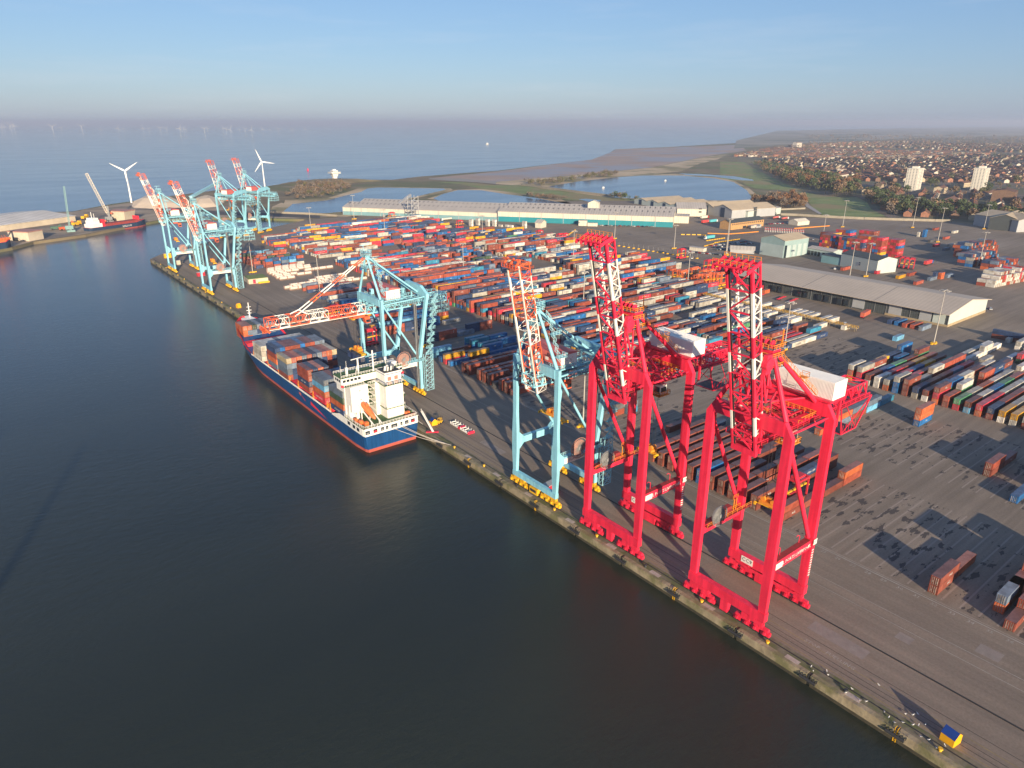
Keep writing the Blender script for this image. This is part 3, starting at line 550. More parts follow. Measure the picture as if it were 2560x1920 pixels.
def crane_blue(loc, rz, label, ang, house='pink', tx=6.0, hz=28.0, board=True):
    g = empty('container_crane', loc, rz); tag(g, label, 'crane', 'ship-to-shore cranes on the quay rails')
    G, T = 17.6, 47.5; YH = 10.3
    for s in (-1, 1):
        y = s*YH; b = MB()
        b.bar((0, y, 4), (0, y, 13), 1.0, 1.6, w2=1.2, h2=2.5, up=(0, 1, 0)); b.bar((0, y, 13), (0, y, 19), 1.2, 2.5, up=(0, 1, 0)); b.bar((0, y, 19), (0, y, 27), 1.2, 2.5, w2=1.1, h2=1.8, up=(0, 1, 0)); b.bar((0, y, 27), (0, y, T), 1.1, 1.8, up=(0, 1, 0))
        b.build('waterside_leg', M_BLUE, g)
        b = MB(); b.bar((G, y, 4), (G, y, 18.5), 1.2, 1.6, up=(0, 1, 0)); b.bar((G-.4, y, 17), (22.3, y, 46.2), 1.3, 1.6, up=(0, 1, 0))
        b.build('landside_leg', M_BLUE, g)
        b = MB(); b.box(.8, G-.7, y-.75, y+.75, 15.2, 17.5)
        for (xa, d) in ((.8, 1), (G-.7, -1)): b.add([(xa, y-.74, 15.2), (xa, y+.74, 15.2), (xa+2.2*d, y-.74, 15.2), (xa+2.2*d, y+.74, 15.2), (xa, y-.74, 13.0), (xa, y+.74, 13.0)], [(0, 2, 4), (1, 3, 5), (2, 3, 5, 4), (0, 1, 5, 4)]); b.add([(xa, y-.74, 17.5), (xa, y+.74, 17.5), (xa+2.2*d, y-.74, 17.5), (xa+2.2*d, y+.74, 17.5), (xa, y-.74, 19.7), (xa, y+.74, 19.7)], [(0, 2, 4), (1, 3, 5), (2, 3, 5, 4), (0, 1, 5, 4)])
        tb = b.build('tie_beam', M_BLUE, g)
        if s < 0:
            p = MB(); p.box(3.0, 15.5, y-.86, y-.80, 15.1, 16.9); add_text(p, 'Port of Liverpool', 1.35, (9.6, y-.90, 16.0), (1, 0, 0), (0, 0, 1), 1); p.build('name_board', [M_WHITE, M_GREY], tb)
            p = MB(); rail(p, [(1, y+.4, 17.5), (G, y+.4, 17.5)], 1.1, .07, 1.2); rail(p, [(9, y-2.2, 17.5), (G+1, y-2.2, 17.5)], 1.1, .07, 1.2); p.box(9, G+1, y-2.2, y-.7, 17.4, 17.5); p.build('beam_handrail', M_BLUEL, tb)
        b = MB(); b.tube((.3, y, T-2), (G-1.2, y, 19.2), .42, 10); b.build('diagonal_brace', M_BLUE, g)
    for x in (0, G):
        b = MB(); b.box(x-.7, x+.7, -11.2, 11.2, 3.5, 5.3); b.build('sill_beam', M_BLUE, g)
        for s in (-1, 1): b = MB(); bogie(b, s*8.1-5, s*8.1+5, x, 0, 1); b.build('bogie', [M_YEL, M_DARK], g)
    b = MB(); b.box(-1.0, .9, -2.4, 1.6, .9, 3.2); b.box(-1.05, -1.0, -1.8, 1.2, 1.6, 2.6, 1); b.build('drive_cabinet', [M_YEL, M_DARK], g)
    b = MB(); b.box(-.7, .7, -YH+.8, YH-.8, T-3.0, T); b.build('portal_beam', M_BLUE, g)
    # deep tapered plate beam joining the landside legs
    b = MB(); pl = [(-YH-.9, 45.0), (-YH-.9, 47.0), (-6, 50.0), (6, 50.4), (YH+.9, 47.6), (YH+.9, 46.6), (5, 46.6), (-6, 45.4)]
    n = len(pl); vs = [(21.6-.05, y, z) for y, z in pl] + [(23.0, y, z) for y, z in pl]
    b.add(vs, [tuple(range(n)), tuple(range(n, 2*n))] + [(i, (i+1) % n, n+(i+1) % n, n+i) for i in range(n)]); b.build('rear_beam', M_BLUE, g)
    # girder
    b = MB(); truss(b, (-3.5, 0, 40.6), (37.5, 0, 40.6), (0, 1, 0), (0, 0, 1), 6.0, 3.2, 12, lambda t: 0, .17, .10)
    for s in (-1, 1):
        b.bar((-3, s*2.3, 40.3), (37, s*2.3, 40.3), .3, .25, 1); b.box(-3, 36, s*4-.5, s*4+.5, 43.6, 43.7, 1); rail(b, [(-3, s*4.5, 43.7), (36, s*4.5, 43.7)], 1.2, .07, 2)
        b.bar((0, s*3, 44.5), (0, s*3, 41), .5); b.bar((22.3, s*3, 46.5), (22.3, s*3, 41), .45)
        b.bar((1, s*9.5, 44.8), (21.5, s*9.8, 45.8), .45)
        for i in range(6): x = 2+i*3.4; b.bar((x, s*9.5, 44.9+i*.15), (x+1.7, s*4.5, 43.7), .2); b.bar((x+1.7, s*4.5, 43.7), (x+3.4, s*9.6, 45.0+i*.15), .2)
    rail(b, [(10, -8.2, 43.2), (24, -8.2, 43.2)], 1.3, .08, 1.0); b.box(12, 20, -8.2, -4.5, 43.1, 43.25, 1)
    b.build('trolley_girder', [M_BLUE, M_GREY], g)
    b = MB()
    for z in (35.5, 37.8): b.box(30.5, 38, -3.8, 3.8, z, z+.1, 1); rail(b, [(30.5, -3.8, z), (38, -3.8, z), (38, 3.8, z), (30.5, 3.8, z), (30.5, -3.8, z)], 1.1, .07, 1.2)
    for (x, y) in ((30.5, -3.8), (34, -3.8), (38, -3.8), (38, 3.8), (30.5, 3.8)): b.bar((x, y, 35.5), (x, y, 41), .18)
    b.tube((36, -1.6, 42.6), (36, 1.6, 42.6), 1.1, 12); b.build('service_basket', [M_BLUEL, M_GREY], g)
    # machinery house
    b = MB(); x0, x1, y0, y1, z0, z1 = 4.4, 11.4, -6.4, 11.0, 46.0, 50.4
    b.box(x0, x1, y0, y1, z0, z1); xm = (x0+x1)/2
    b.add([(x0-.1, y0-.1, z1), (x1+.1, y0-.1, z1), (x1+.1, y1+.1, z1), (x0-.1, y1+.1, z1), (xm, y0-.1, z1+.6), (xm, y1+.1, z1+.6)], [(0, 1, 4), (1, 2, 5, 4), (2, 3, 5), (3, 0, 4, 5)])
    hs = b.build('machinery_house', M_PINK, g)
    p = MB(); p.box(x0+.2, x1-.2, y0-.09, y0-.03, z0+.1, z1-.35)
    O = Vector((xm+.3, y0-.13, z0+1.9)); R3 = [(-1.3, .3), (-.4, .9), (.4, .4), (1.1, 1.0), (1.4, -.5), (.4, -.8), (-.2, -.5), (.6, .0), (.2, .5)]
    for i, (a, c) in enumerate(R3): p.add([tuple(O+Vector((a-.22, 0, c-.12))), tuple(O+Vector((a+.34, 0, c-.05))), tuple(O+Vector((a+.16, 0, c+.2)))], [(0, 1, 2)], 1 if i % 2 else 2)
    add_text(p, 'Port of Liverpool', .72, (xm, y0-.13, z0+.5), (1, 0, 0), (0, 0, 1), 2); p.build('sign_panel', [M_WHITE, M_ORNG, M_GREY], hs)
    p = MB(); p.box(x0-.05, x0, -.6, .8, z0+1.3, z0+2.3); p.build('vent', M_WHITE, hs)
    b = MB(); b.box(x0-1.2, x1+1, y0-.9, y1+.8, z0-.4, z0-.05); rail(b, [(x0-1.1, y1+.7, z0), (x0-1.1, y0-.8, z0), (x1+.9, y0-.8, z0)], 1.1, .07, 1); b.bar((x0, -3, 43.8), (x0, -3, z0-.3), .4); b.bar((x1, -3, 43.8), (x1, -3, z0-.3), .4)
    b.box(1.6, 3.0, 1.6, 3.2, T, T+2.3); b.box(1.55, 1.6, 1.8, 3.0, T+.8, T+1.9, 1); b.build('house_deck', [M_BLUE, M_GLASS], g)
    # mast
    b = MB(); ap = (-.4, 0, 64.2)
    for s in (-1, 1):
        b.tube((.1, s*(YH-.6), T), (ap[0], s*.9, ap[2]), .58, 10, .42); b.tube((ap[0]+.4, s*.9, ap[2]), (22.0, s*3.6, 46.6), .42, 10)
    b.box(ap[0]-.9, ap[0]+.9, -1.4, 1.4, ap[2]-.8, ap[2]+.8); b.build('mast_frame', M_BLUE, g)
    b = MB()
    for z in (59.8, 64.6, 66.2): b.box(ap[0]-1.8, ap[0]+1.8, -2.2, 2.2, z, z+.08); rail(b, [(ap[0]-1.8, -2.2, z), (ap[0]+1.8, -2.2, z), (ap[0]+1.8, 2.2, z), (ap[0]-1.8, 2.2, z), (ap[0]-1.8, -2.2, z)], 1.1, .08, 1)
    b.bar((ap[0]-1, 0, 64), (ap[0]-1, 0, 69.5), .2); b.bar((ap[0]-2.6, 0, 69.3), (ap[0]+1.6, 0, 69.3), .22)
    for i in range(7): t = i/7; z = 63.5-t*15; y = -2.4-t*6.2; b.bar((1.4, y, z), (2.8, y-.7, z-2.0), .7, .1); rail(b, [(1.4, y-.3, z), (2.8, y-1.0, z-2.0)], 1.0, .06, 1)
    for t in (.4, .85): z = 63.5-t*15; y = -2.4-t*6.2; b.box(1, 4.6, y-1.8, y+.6, z-.1, z); rail(b, [(4.6, y+.6, z), (4.6, y-1.8, z), (1, y-1.8, z)], 1.1, .07, 1)
    b.build('mast_platform', M_BLUEL, g)
    # stair tower on the landside leg
    b = MB()
    for (x, y) in ((18.6, -13.4), (22.4, -13.4), (22.4, -11.6), (18.6, -11.6)): b.bar((x, y, 3), (x, y, 20), .18)
    for i in range(7):
        z = 3+i*2.4; b.bar((18.6, -13.4, z), (22.4, -13.4, z+2.4), .14); b.bar((22.4, -13.4, z), (18.6, -13.4, z+2.4), .12); b.bar((22.4, -13.4, z), (22.4, -11.6, z+2.4), .12)
        b.bar((18.6, -13.4, z), (22.4, -13.4, z), .14); b.bar((18.6, -13.4, z), (18.6, -11.6, z), .14); b.bar((18.6, -11.6, z), (18.6, -13.4, z+2.4), .12)
    for i in range(9):
        z = 20+i*2.9; x = 18.2+i*.48; y = -11.9
        b.box(x+.9, x+4.6, y-1.2, y+.2, z-.08, z); rail(b, [(x+.9, y-1.2, z), (x+4.6, y-1.2, z), (x+4.6, y+.2, z)], 1.1, .07, 1.2); b.bar((x+(4.2 if i % 2 else 1.3), y-.5, z), (x+(1.8 if i % 2 else 4.6), y-.5, z+2.9), .7, .12)
        rail(b, [(x+(4.2 if i % 2 else 1.3), y-.9, z), (x+(1.8 if i % 2 else 4.6), y-.9, z+2.9)], 1.0, .06, 1.4)
    b.build('stair_tower', M_BLUEL, g)
    b = MB(); b.box(15.4, 16.4, -11.3, -10.4, 4, 43.5); b.bar((15.9, -11.4, 4), (15.9, -11.4, 43), .3, mi=1); b.build('lift_shaft', [M_GREY, M_DARK], g)
    b = MB(); reel(b, (8.2, -YH-1.5, 19.8), 3.5, 0, 1); b.build('cable_reel', [M_REEL, M_GREY], g)
    # boom
    A = R_(ang); ax = Vector((-math.cos(A), 0, math.sin(A))); un = Vector((math.sin(A), 0, math.cos(A))); hp = Vector((-3.8, 0, 40.9)) if ang < 10 else Vector((-1.6, 0, 38.0)); BL = 42.0; tip = hp+ax*BL
    def band(t): return 1 if t < .12 else 0 if t < .36 else 1 if t < .62 else 0 if t < .82 else 0 if t > .9 else 1
    b = MB(); truss(b, hp, tip, (0, 1, 0), un, 5.6, 3.8, 10, band, .15, .085, 1.05, xbot=False)
    for s in (-1, 1):
        b.bar(hp+ax*(BL*.60)+un*3.6+Vector((0, s*2.6, 0)), hp+ax*(BL*.66)+un*5.0+Vector((0, s*1.6, 0)), .45, mi=1); b.bar(hp+ax*(BL*.66)+un*5.0+Vector((0, s*1.6, 0)), hp+ax*(BL*.74)+un*3.6+Vector((0, s*2.6, 0)), .4, mi=1)
        b.bar(hp+Vector((0, s*2.8, 0))-un*.3, tip+Vector((0, s*2.8, 0))-un*.3, .5, .2, 1, up=un)
    bo = b.build('boom', [M_ORNG, M_WHITE], g)
    b = MB()
    for yy in (-2.8, 0, 2.8): b.bar(tip+Vector((0, yy, 0))-un*1.4, tip+ax*1.6+Vector((0, yy, 0))+un*.6, .35, .6)
    b.bar(tip+ax*1.8+Vector((0, -3.4, 0))-un*.8, tip+ax*1.8+Vector((0, 3.4, 0))-un*.8, .3); b.box(tip.x-1.8, tip.x+.4, -3.2, 3.2, tip.z-.9, tip.z-.75)
    rail(b, [(tip.x-1.8, -3.3, tip.z-.8), (tip.x-1.8, 3.3, tip.z-.8)], 1.2, .08, 1.2); b.build('tip_platform', M_ORNG, bo)
    q = hp+ax*(BL*.66)+un*4.9
    for s in (-1, 1):
        b = MB()
        pts = [Vector((ap[0]-.6, s*.9, ap[2])), q+Vector((0, s*1.6, 0))] if ang < 10 else [Vector((ap[0]-.6, s*.9, ap[2])), Vector((-1.8, s*1.8, 50.0)), Vector((-.8, s*2.0, 44.0))]
        nn = 6
        for p0, p1 in zip(pts[:-1], pts[1:]):
            for i in range(nn): b.tube(p0.lerp(p1, i/nn), p0.lerp(p1, (i+1)/nn), .27, 8, mi=i % 2, cap=False)
        b.build('forestay', [M_ORNG, M_WHITE], g)
    # trolley with cab
    b = MB(); b.box(tx-2.6, tx+2.6, -2.7, 2.7, 39.2, 40.0); rail(b, [(tx-2.6, -2.7, 40), (tx+2.6, -2.7, 40)], 1.3); rail(b, [(tx-2.6, -2.7, 39), (tx-2.6, 2.7, 39)], 1.3); tr = b.build('trolley', M_ORNG, g)
    b = MB(); b.add([(tx+2.6, -2.2, 39.2), (tx+5.2, -2.2, 39.2), (tx+5.4, -2.2, 36.2), (tx+3.4, -2.2, 36.2), (tx+2.6, .4, 39.2), (tx+5.2, .4, 39.2), (tx+5.4, .4, 36.2), (tx+3.4, .4, 36.2)], [(0, 1, 2, 3), (4, 5, 6, 7), (0, 1, 5, 4), (1, 2, 6, 5), (2, 3, 7, 6), (3, 0, 4, 7)])
    b.box(tx+3.4, tx+5.2, -2.28, -2.2, 36.6, 37.8, 1); b.build('operator_cab', [M_ORNG, M_GLASS], tr)
    spreader((tx-.5, 0, hz), 0, g)
    b = MB()
    for (dx, y) in ((-1.2, -1.3), (.2, -1.3), (-1.2, 1.3), (.2, 1.3)): b.bar((tx+dx, y, hz+2), (tx+dx, y, 39.4), .08)
    b.build('hoist_rope', M_DARK, g)
    return g

RX = 2.7
crane_red((RX, 82.3, 0), 'CC9', 'bright red crane with white machinery house, raised boom nearest the camera')
crane_red((RX, 123.1, 0), 'CC8', 'bright red crane with raised boom standing beside the first pale blue crane')
crane_blue((RX, 158.6, 0), 0, 'pale blue crane with raised orange and white boom next to the red cranes', 79.5, tx=8, hz=27.0)
crane_blue((RX, 271.5, 0), 0, 'pale blue crane with its boom lowered over the blue container ship', 0.0, tx=-7.0, hz=23.6)
crane_blue((RX, 536.0, 0), 0, 'pale blue crane with raised boom behind the red and white buoyed tank yard', 75.0, tx=7, hz=22.0)
crane_blue((RX, 638.0, 0), 0, 'pale blue crane with raised boom nearest the pointed end of the quay', 75.0, tx=7, hz=25.0)
for (cx, cy, lab) in ((137, 815, 'far pale blue crane with raised boom, the right one of the inner quay pair'), (103, 791, 'far pale blue crane with raised boom, the left one of the inner quay pair')):
    crane_blue((cx-9*.58, cy+9*.81, 0), R_(-54.4), lab, 77.0, tx=9, hz=30.0)
# ================================================================ SHIPPING CONTAINERS
M_BOX = box_mat(); M_TXTD = paint('lettering_dark', (0.09, 0.10, 0.12), 0.6); M_TXTW = paint('lettering_white', (0.75, 0.74, 0.70), 0.6)
PAL = {'brown': (0.27, 0.075, 0.05), 'rust red': (0.38, 0.085, 0.05), 'bright red': (0.62, 0.045, 0.07), 'orange': (0.58, 0.14, 0.05), 'navy blue': (0.035, 0.065, 0.15), 'blue': (0.02, 0.14, 0.38),
       'teal blue': (0.045, 0.27, 0.42), 'light grey': (0.50, 0.47, 0.40), 'white': (0.72, 0.68, 0.60), 'yellow': (0.74, 0.38, 0.02), 'green': (0.10, 0.33, 0.15), 'dark green': (0.05, 0.085, 0.05),
       'blue grey': (0.17, 0.22, 0.29), 'beige': (0.60, 0.49, 0.30), 'dark grey': (0.12, 0.12, 0.125), 'sky blue': (0.14, 0.38, 0.58)}
LOGO = {'light grey': ('MAERSK', 1, 1.35), 'navy blue': ('CMA CGM', 0, 1.1), 'bright red': ('HAMBURG SUD', 0, 1.0), 'yellow': ('MSC', 1, 1.3), 'brown': ('ACL', 0, 1.1), 'blue': ('APL', 0, 1.0)}
W_, H_ = 2.44, 2.68
def steel(mb_list, corners=None): pass
class Boxes:
    """fast collector of container shapes with a colour per face"""
    def __init__(s): s.v = []; s.f = []; s.c = []
    def quad(s, pts, c):
        o = len(s.v); s.v += pts; s.f.append((o, o+1, o+2, o+3)); s.c += [c]*4
    def poly(s, pts, c): o = len(s.v); s.v += pts; s.f.append(tuple(range(o, o+len(pts)))); s.c += [c]*len(pts)
    def box(s, x0, y0, z0, L, W, H, c, top=None, front=None):
        x1, y1, z1 = x0+L, y0+W, z0+H; top = top or c; front = front or c
        s.quad([(x0, y0, z0), (x1, y0, z0), (x1, y0, z1), (x0, y0, z1)], c); s.quad([(x1, y1, z0), (x0, y1, z0), (x0, y1, z1), (x1, y1, z1)], c)
        s.quad([(x0, y1, z0), (x0, y0, z0), (x0, y0, z1), (x0, y1, z1)], front); s.quad([(x1, y0, z0), (x1, y1, z0), (x1, y1, z1), (x1, y0, z1)], c)
        s.quad([(x0, y0, z1), (x1, y0, z1), (x1, y1, z1), (x0, y1, z1)], top)
    def mesh(s, name, mat=None):
        me = bpy.data.meshes.new(name); me.from_pydata(s.v, [], s.f); me.materials.append(mat or M_BOX)
        ca = me.color_attributes.new('Col', 'FLOAT_COLOR', 'CORNER'); ca.data.foreach_set('color', [x for c in s.c for x in (*c, 1.0)]); me.update(); return me
    def build(s, name, parent=None, loc=None, mat=None):
        o = bpy.data.objects.new(name, s.mesh(name, mat)); col.objects.link(o)
        if parent is not None: o.parent = parent
        if loc is not None: o.location = loc
        return o
def topcol(c): g = sum(c)/3; return tuple(0.5*x+0.5*(0.6*g+0.05) for x in c)  # roof tone: washed and dirty, with the low sun's dimming mixed in
def jit(c, r): k = 1+r*0.22; return tuple(max(0.004, min(0.9, x*k)) for x in c)
TXT = {k: text_mesh(v[0], v[2]) for k, v in LOGO.items()}
# item: dict(x, y, z, L, axis, col, tier, top, front, vis, where, row, slot)
ITEMS = []
def put(x, y, z, L, cn, axis='x', **k): ITEMS.append(dict(x=x, y=y, z=z, L=L, cn=cn, axis=axis, r=random.uniform(-1, 1), **k))
def pick(w): return random.choices(list(w.keys()), list(w.values()))[0]
MIX1 = {'light grey': 30, 'brown': 22, 'rust red': 13, 'navy blue': 11, 'blue': 8, 'bright red': 6, 'white': 5, 'orange': 2, 'yellow': 2, 'teal blue': 2, 'blue grey': 3, 'green': 1}
MIX2 = {'rust red': 22, 'brown': 16, 'navy blue': 16, 'blue': 13, 'light grey': 9, 'white': 5, 'bright red': 7, 'yellow': 3, 'orange': 2, 'teal blue': 4, 'green': 2, 'blue grey': 4}
MIX3 = {'bright red': 17, 'rust red': 12, 'blue': 14, 'navy blue': 15, 'light grey': 14, 'white': 5, 'yellow': 8, 'orange': 5, 'brown': 12, 'teal blue': 4}
MIX4 = {'light grey': 24, 'brown': 16, 'rust red': 14, 'navy blue': 10, 'blue': 9, 'bright red': 7, 'white': 7, 'orange': 6, 'yellow': 5, 'teal blue': 5, 'green': 2, 'sky blue': 3}
MIXB = {'brown': 80, 'rust red': 14, 'navy blue': 3, 'blue': 3}
MIX20 = {'navy blue': 30, 'rust red': 26, 'brown': 16, 'blue grey': 8, 'orange': 6, 'blue': 6, 'light grey': 6, 'sky blue': 2, 'dark green': 2}
MIXS = {'brown': 24, 'navy blue': 18, 'light grey': 14, 'rust red': 14, 'blue': 10, 'white': 6, 'orange': 5, 'yellow': 3, 'bright red': 5, 'teal blue': 3, 'blue grey': 5}
MIXBL = {'blue': 30, 'teal blue': 15, 'navy blue': 22, 'brown': 14, 'yellow': 5, 'rust red': 8, 'bright red': 3}
def zone(name, x0, n, ya, yb, mix, dens=0.9, hmin=1, hmax=3, pitch=4.35, L=12.19, lp=12.62, y_ref=None, same=0.42, taper=None):
    """rows of end-to-end boxes square to the quay"""
    rows = int(round((yb-ya)/pitch)); hx = [random.randint(hmin, hmax) for _ in range(n)]
    for r in range(rows):
        y = ya+r*pitch; prev = None
        if random.random() < 0.05: continue
        h0 = random.randint(hmin, hmax)
        for s in range(n):
            if random.random() > dens: prev = None; continue
            if taper and not taper(x0+s*lp, y): continue
            h = max(hmin, min(hmax, h0+random.choice((-1, 0, 0, 0, 1))))
            cn = prev if prev and random.random() < same else pick(mix)
            for t in range(h):
                c = cn if t == h-1 else pick(mix)
                put(x0+s*lp, y, t*H_, L, c, zone=name, row=r+1, slot=s+1, tier=t+1, ntier=h, nslot=n)
            prev = cn
def rowspec(name, x0, y, spec, row, L=12.19, lp=12.62):
    """one row given by hand: list of stacks, bottom to top, nearest the quay first"""
    for s, st in enumerate(spec):
        for t, c in enumerate(st): put(x0+s*lp, y, t*H_, L, c, zone=name, row=row, slot=s+1, tier=t+1, ntier=len(st), nslot=len(spec))
Bn, Rr, Nv, Bl, Te, Gy, Wh, Ye, Or, Gr, Re, BG, Be, DG = 'brown', 'rust red', 'navy blue', 'blue', 'teal blue', 'light grey', 'white', 'yellow', 'orange', 'green', 'bright red', 'blue grey', 'beige', 'dark green'
# --- quayside yard, strip A (first line of stacks from the crane rails)
A = 'quayside yard'
rs = [(97.4, [[Bn, Rr], [Bn], [Bn], [Rr, Or]]), (106.5, [[Bn, Bn], [], [Bn, Nv], [Bn, Bn], ]), (110.9, [[Bn, Bn], [], [Bn, Bn], [Bn, Rr]]), (115.2, [[Bn, Bn], [Bn, Bn], [Bn, Bn], [Bn]]), (119.4, [[Bn, Bn], [Bn, Bn], [], [Bn]]),
      (123.6, [[Bn, Bn], [Bn, Bn], [Bn, Bn], []]), (128.2, [[Bl, Bl], [Bn, Bn], [Bn], [Bn]]), (132.4, [[Bn, Bn], [Bn, Bn], [Bn, Bn], [Bn]]), (136.8, [[Bn, Bn], [Bn, Bn], [Bn, Bn], [Bn, Bn]]), (141.1, [[Bn, Bn], [Bn, Bn], [Bn, Bn], [Bn]]), (145.6, [[Bn, Bn], [Bn, Bn], [Bn, Bn], [Bn]]), (150.2, [[Bn, Bn], [Bn, Bn], [Bn, Bn], []]),
      (154.6, [[Bn], [Bn], [Bn, Bn], [Nv]]), (163.2, [[], [], [Rr], []]), (234.4, [[Rr], [Bn], [Bn]]), (238.4, [[Bn, Bn], [Rr, Bn], [Nv, Bn], [Bn]]), (242.8, [[Bn, Rr], [Nv, Nv], [Rr]]), (247.8, [['dark grey'], [], [Rr], []]), (252.2, [[Bn, Bn], [Bn], [Rr, Bn], [Bn]]), (256.4, [[Bn, Bn], [Rr, Rr], [Bn, Rr], [Bn]]), (260.8, [[Bn, Bn], [Bn, Bn], [Bn, Bn], [Rr, Rr]]),
      (269.6, [[Bn, Rr], [Bn, Rr], [Nv, Bn], [Bn]]), (273.8, [[Bn, Bn], [Bn, Bn], [Bn, Rr], [Re]]), (286.5, [[Bl], [Bn, Ye], [Bl], [Bl]]), (291.0, [[Re, Ye], [Bl], [Bl, Bl], [Nv]]), (295.4, [[Bl], [Bn], [Bl, Te], [Bl, Bl]]), (303.6, [['sky blue', 'sky blue'], [Bn], [Bl, Te], [Te, Bl]]), (308.2, [[], [], [Bl, Te], [Te]])]
for i, (y, sp) in enumerate(rs): rowspec(A, 52.6, y, sp, i+1)
rowspec('quay-end yard', 60, 328.5, [[Nv, Nv], [Bn, Rr], [BG]], 1, lp=12.5); rowspec('quay-end yard', 84.5, 331, [[Nv], [Nv, Nv], [Bn, Bn]], 2, L=9, lp=9.3)
rowspec('quay-end yard', 92.5, 354.6, [[Gy]], 3); rowspec('quay-end yard', 54, 357, [[Bn, Rr], [Nv, Nv], [Bl, Bl]], 4, lp=12.5)
zone('crane-side yard', 52.6, 4, 365, 430, {**MIX2, 'yellow': 12, 'sky blue': 6}, .72, 1, 2); zone('crane-side yard', 60, 3, 432, 500, MIX2, .6, 1, 2)
# slots off to the right whose boxes throw the long shadows across the bare yard
for (x, y, st) in ((52.8, 51.5, [Bn, Bn]), (65.4, 51.5, [Or]), (58.1, 37.8, [Or, BG]), (66, 37.8, [Rr, Rr]), (52.6, 33.6, [Bn]), (60, 33.6, [Bn, Rr]), (74, 37.5, [Bn, Rr, Bn]), (88, 37.5, [Bn, Rr]), (80, 20, [Bn, Bn, Bn]), (137.7, 68.7, [Bn, Rr]), (150.3, 68.7, [Bn]), (140, 54, [Bn, Bn, Rr]), (152.6, 54, [Bn, Bl, Rr]), (165.2, 54, [Bn, Bn]), (124.2, 56, [Bl]), (177.8, 58, [Rr, Bn]), (163.4, 104.0, [Bl, Or, Or])):
    for t, c in enumerate(st): put(x, y, t*H_, 12.19, c, zone='open yard', row=0, slot=0, tier=t+1, ntier=len(st), nslot=1)
rowspec('open yard', 123, 124.5, [[Or], [BG, Or], [Rr, BG], ['sky blue', 'blue grey'], [Te]], 1)
rowspec('open yard', 111, 140, [[Bl], [Rr]], 2); rowspec('open yard', 126, 150, [[Rr, Bn], [Rr]], 3)
for (k, a, b_, st, L) in (('X4', 1075, 750, [Rr, 'dark grey'], 6.06), ('X4', 1200, 735, [Te, 'blue grey'], 6.06)):
    CROP['X4'] = (1280, 860, 4.147); p = at(k, a, b_)
    for t, c in enumerate(st): put(p.x, p.y, t*H_, L, c, zone='open yard', row=0, slot=0, tier=t+1, ntier=len(st), nslot=1)
# --- strips B, C, D
zone('second yard', 123.0, 5, 209, 252, MIX2, .82, 1, 3); zone('second yard', 123.0, 5, 256, 372, {**MIX2, 'light grey': 16}, .93, 2, 3, same=.35); zone('second yard', 123.0, 5, 372, 455, MIX2, .95, 2, 4, same=.5)
zone('long blue yard', 123.0, 6, 455, 582, {**MIX2, 'white': 22, 'blue': 20}, .95, 2, 3, same=.7)
zone('third yard', 194.9, 5, 66.5, 105, MIX4, .95, 2, 2, same=.1); zone('third yard east part', 194.9, 5, 105.6, 154, MIX4, .95, 2, 3, same=.1); zone('third yard', 194.9, 5, 196, 272, MIX1, .92, 1, 2); zone('third yard', 194.9, 5, 280, 442, MIX1, .94, 1, 3, same=.2, taper=lambda x, y: not (x > 240 and y > 395))
zone('fourth yard', 262.8, 6, 103, 134, {'white': 30, 'light grey': 20, 'brown': 14, 'navy blue': 14, 'bright red': 8, 'blue': 10, 'dark green': 4}, .7, 1, 2)
zone('fourth yard', 262.8, 3, 305, 372, MIX1, .92, 1, 3); zone('fourth yard', 262.8, 7, 376, 440, MIX1, .94, 1, 3, same=.2); zone('fourth yard', 282, 5, 440, 515, MIX1, .94, 1, 2, taper=lambda x, y: x > 262+(y-440)*-.3+40 or True); zone('fourth yard', 262.8, 8, 515, 582, MIX1, .95, 1, 3, same=.2)
zone('small box yard', 193, 9, 455, 612, MIX20, .86, 1, 3, pitch=3.6, L=6.06, lp=6.5, taper=lambda x, y: x < 252 and not (x < 205 and y > 575))
zone('small box yard', 62, 6, 600, 662, MIX20, .86, 1, 3, pitch=3.3, L=6.06, lp=7.0)
zone('north yard', 124, 5, 612, 700, {**MIX1, 'yellow': 6}, .9, 1, 3, taper=lambda x, y: x-124 > (640-y)*.6-20)
zone('north yard', 113, 4, 700, 745, MIX3, .9, 2, 3); zone('north yard', 168, 13, 706, 800, MIX3, .82, 1, 3, taper=lambda x, y: (x-168) < 170 and y > 706+(170-(x-168))*.0)
zone('north yard', 178, 6, 640, 705, MIX3, .9, 2, 3); zone('gate-side yard', 268, 8, 605, 690, MIX3, .85, 1, 3, taper=lambda x, y: x < 285+(700-y)*.9)
# high stacks beyond the grey shed: turned a quarter, long side towards the gate road
def hstack(name, k, a, b_, ncol, nt, mix, nrow=1, ax='y', pitch=12.9):
    p = at(k, a, b_)
    for r in range(nrow):
        for i in range(ncol):
            for t in range(nt if isinstance(nt, int) else nt[i % len(nt)]):
                if ax == 'x': put(p.x+i*pitch, p.y+r*2.7, t*H_, 12.19, pick(mix), zone=name, row=r+1, slot=i+1, tier=t+1, ntier=nt if isinstance(nt, int) else nt[i % len(nt)], nslot=ncol)
                else: put(p.x+i*pitch, p.y+r*12.8, t*H_, 12.19, pick(mix), axis='y', zone=name, row=r+1, slot=i+1, tier=t+1, ntier=nt if isinstance(nt, int) else nt[i % len(nt)], nslot=ncol)
HX = {'rust red': 30, 'brown': 20, 'bright red': 20, 'blue': 8, 'yellow': 3, 'navy blue': 8}
p = at(8, 105, 350); q = at(8, 940, 330)
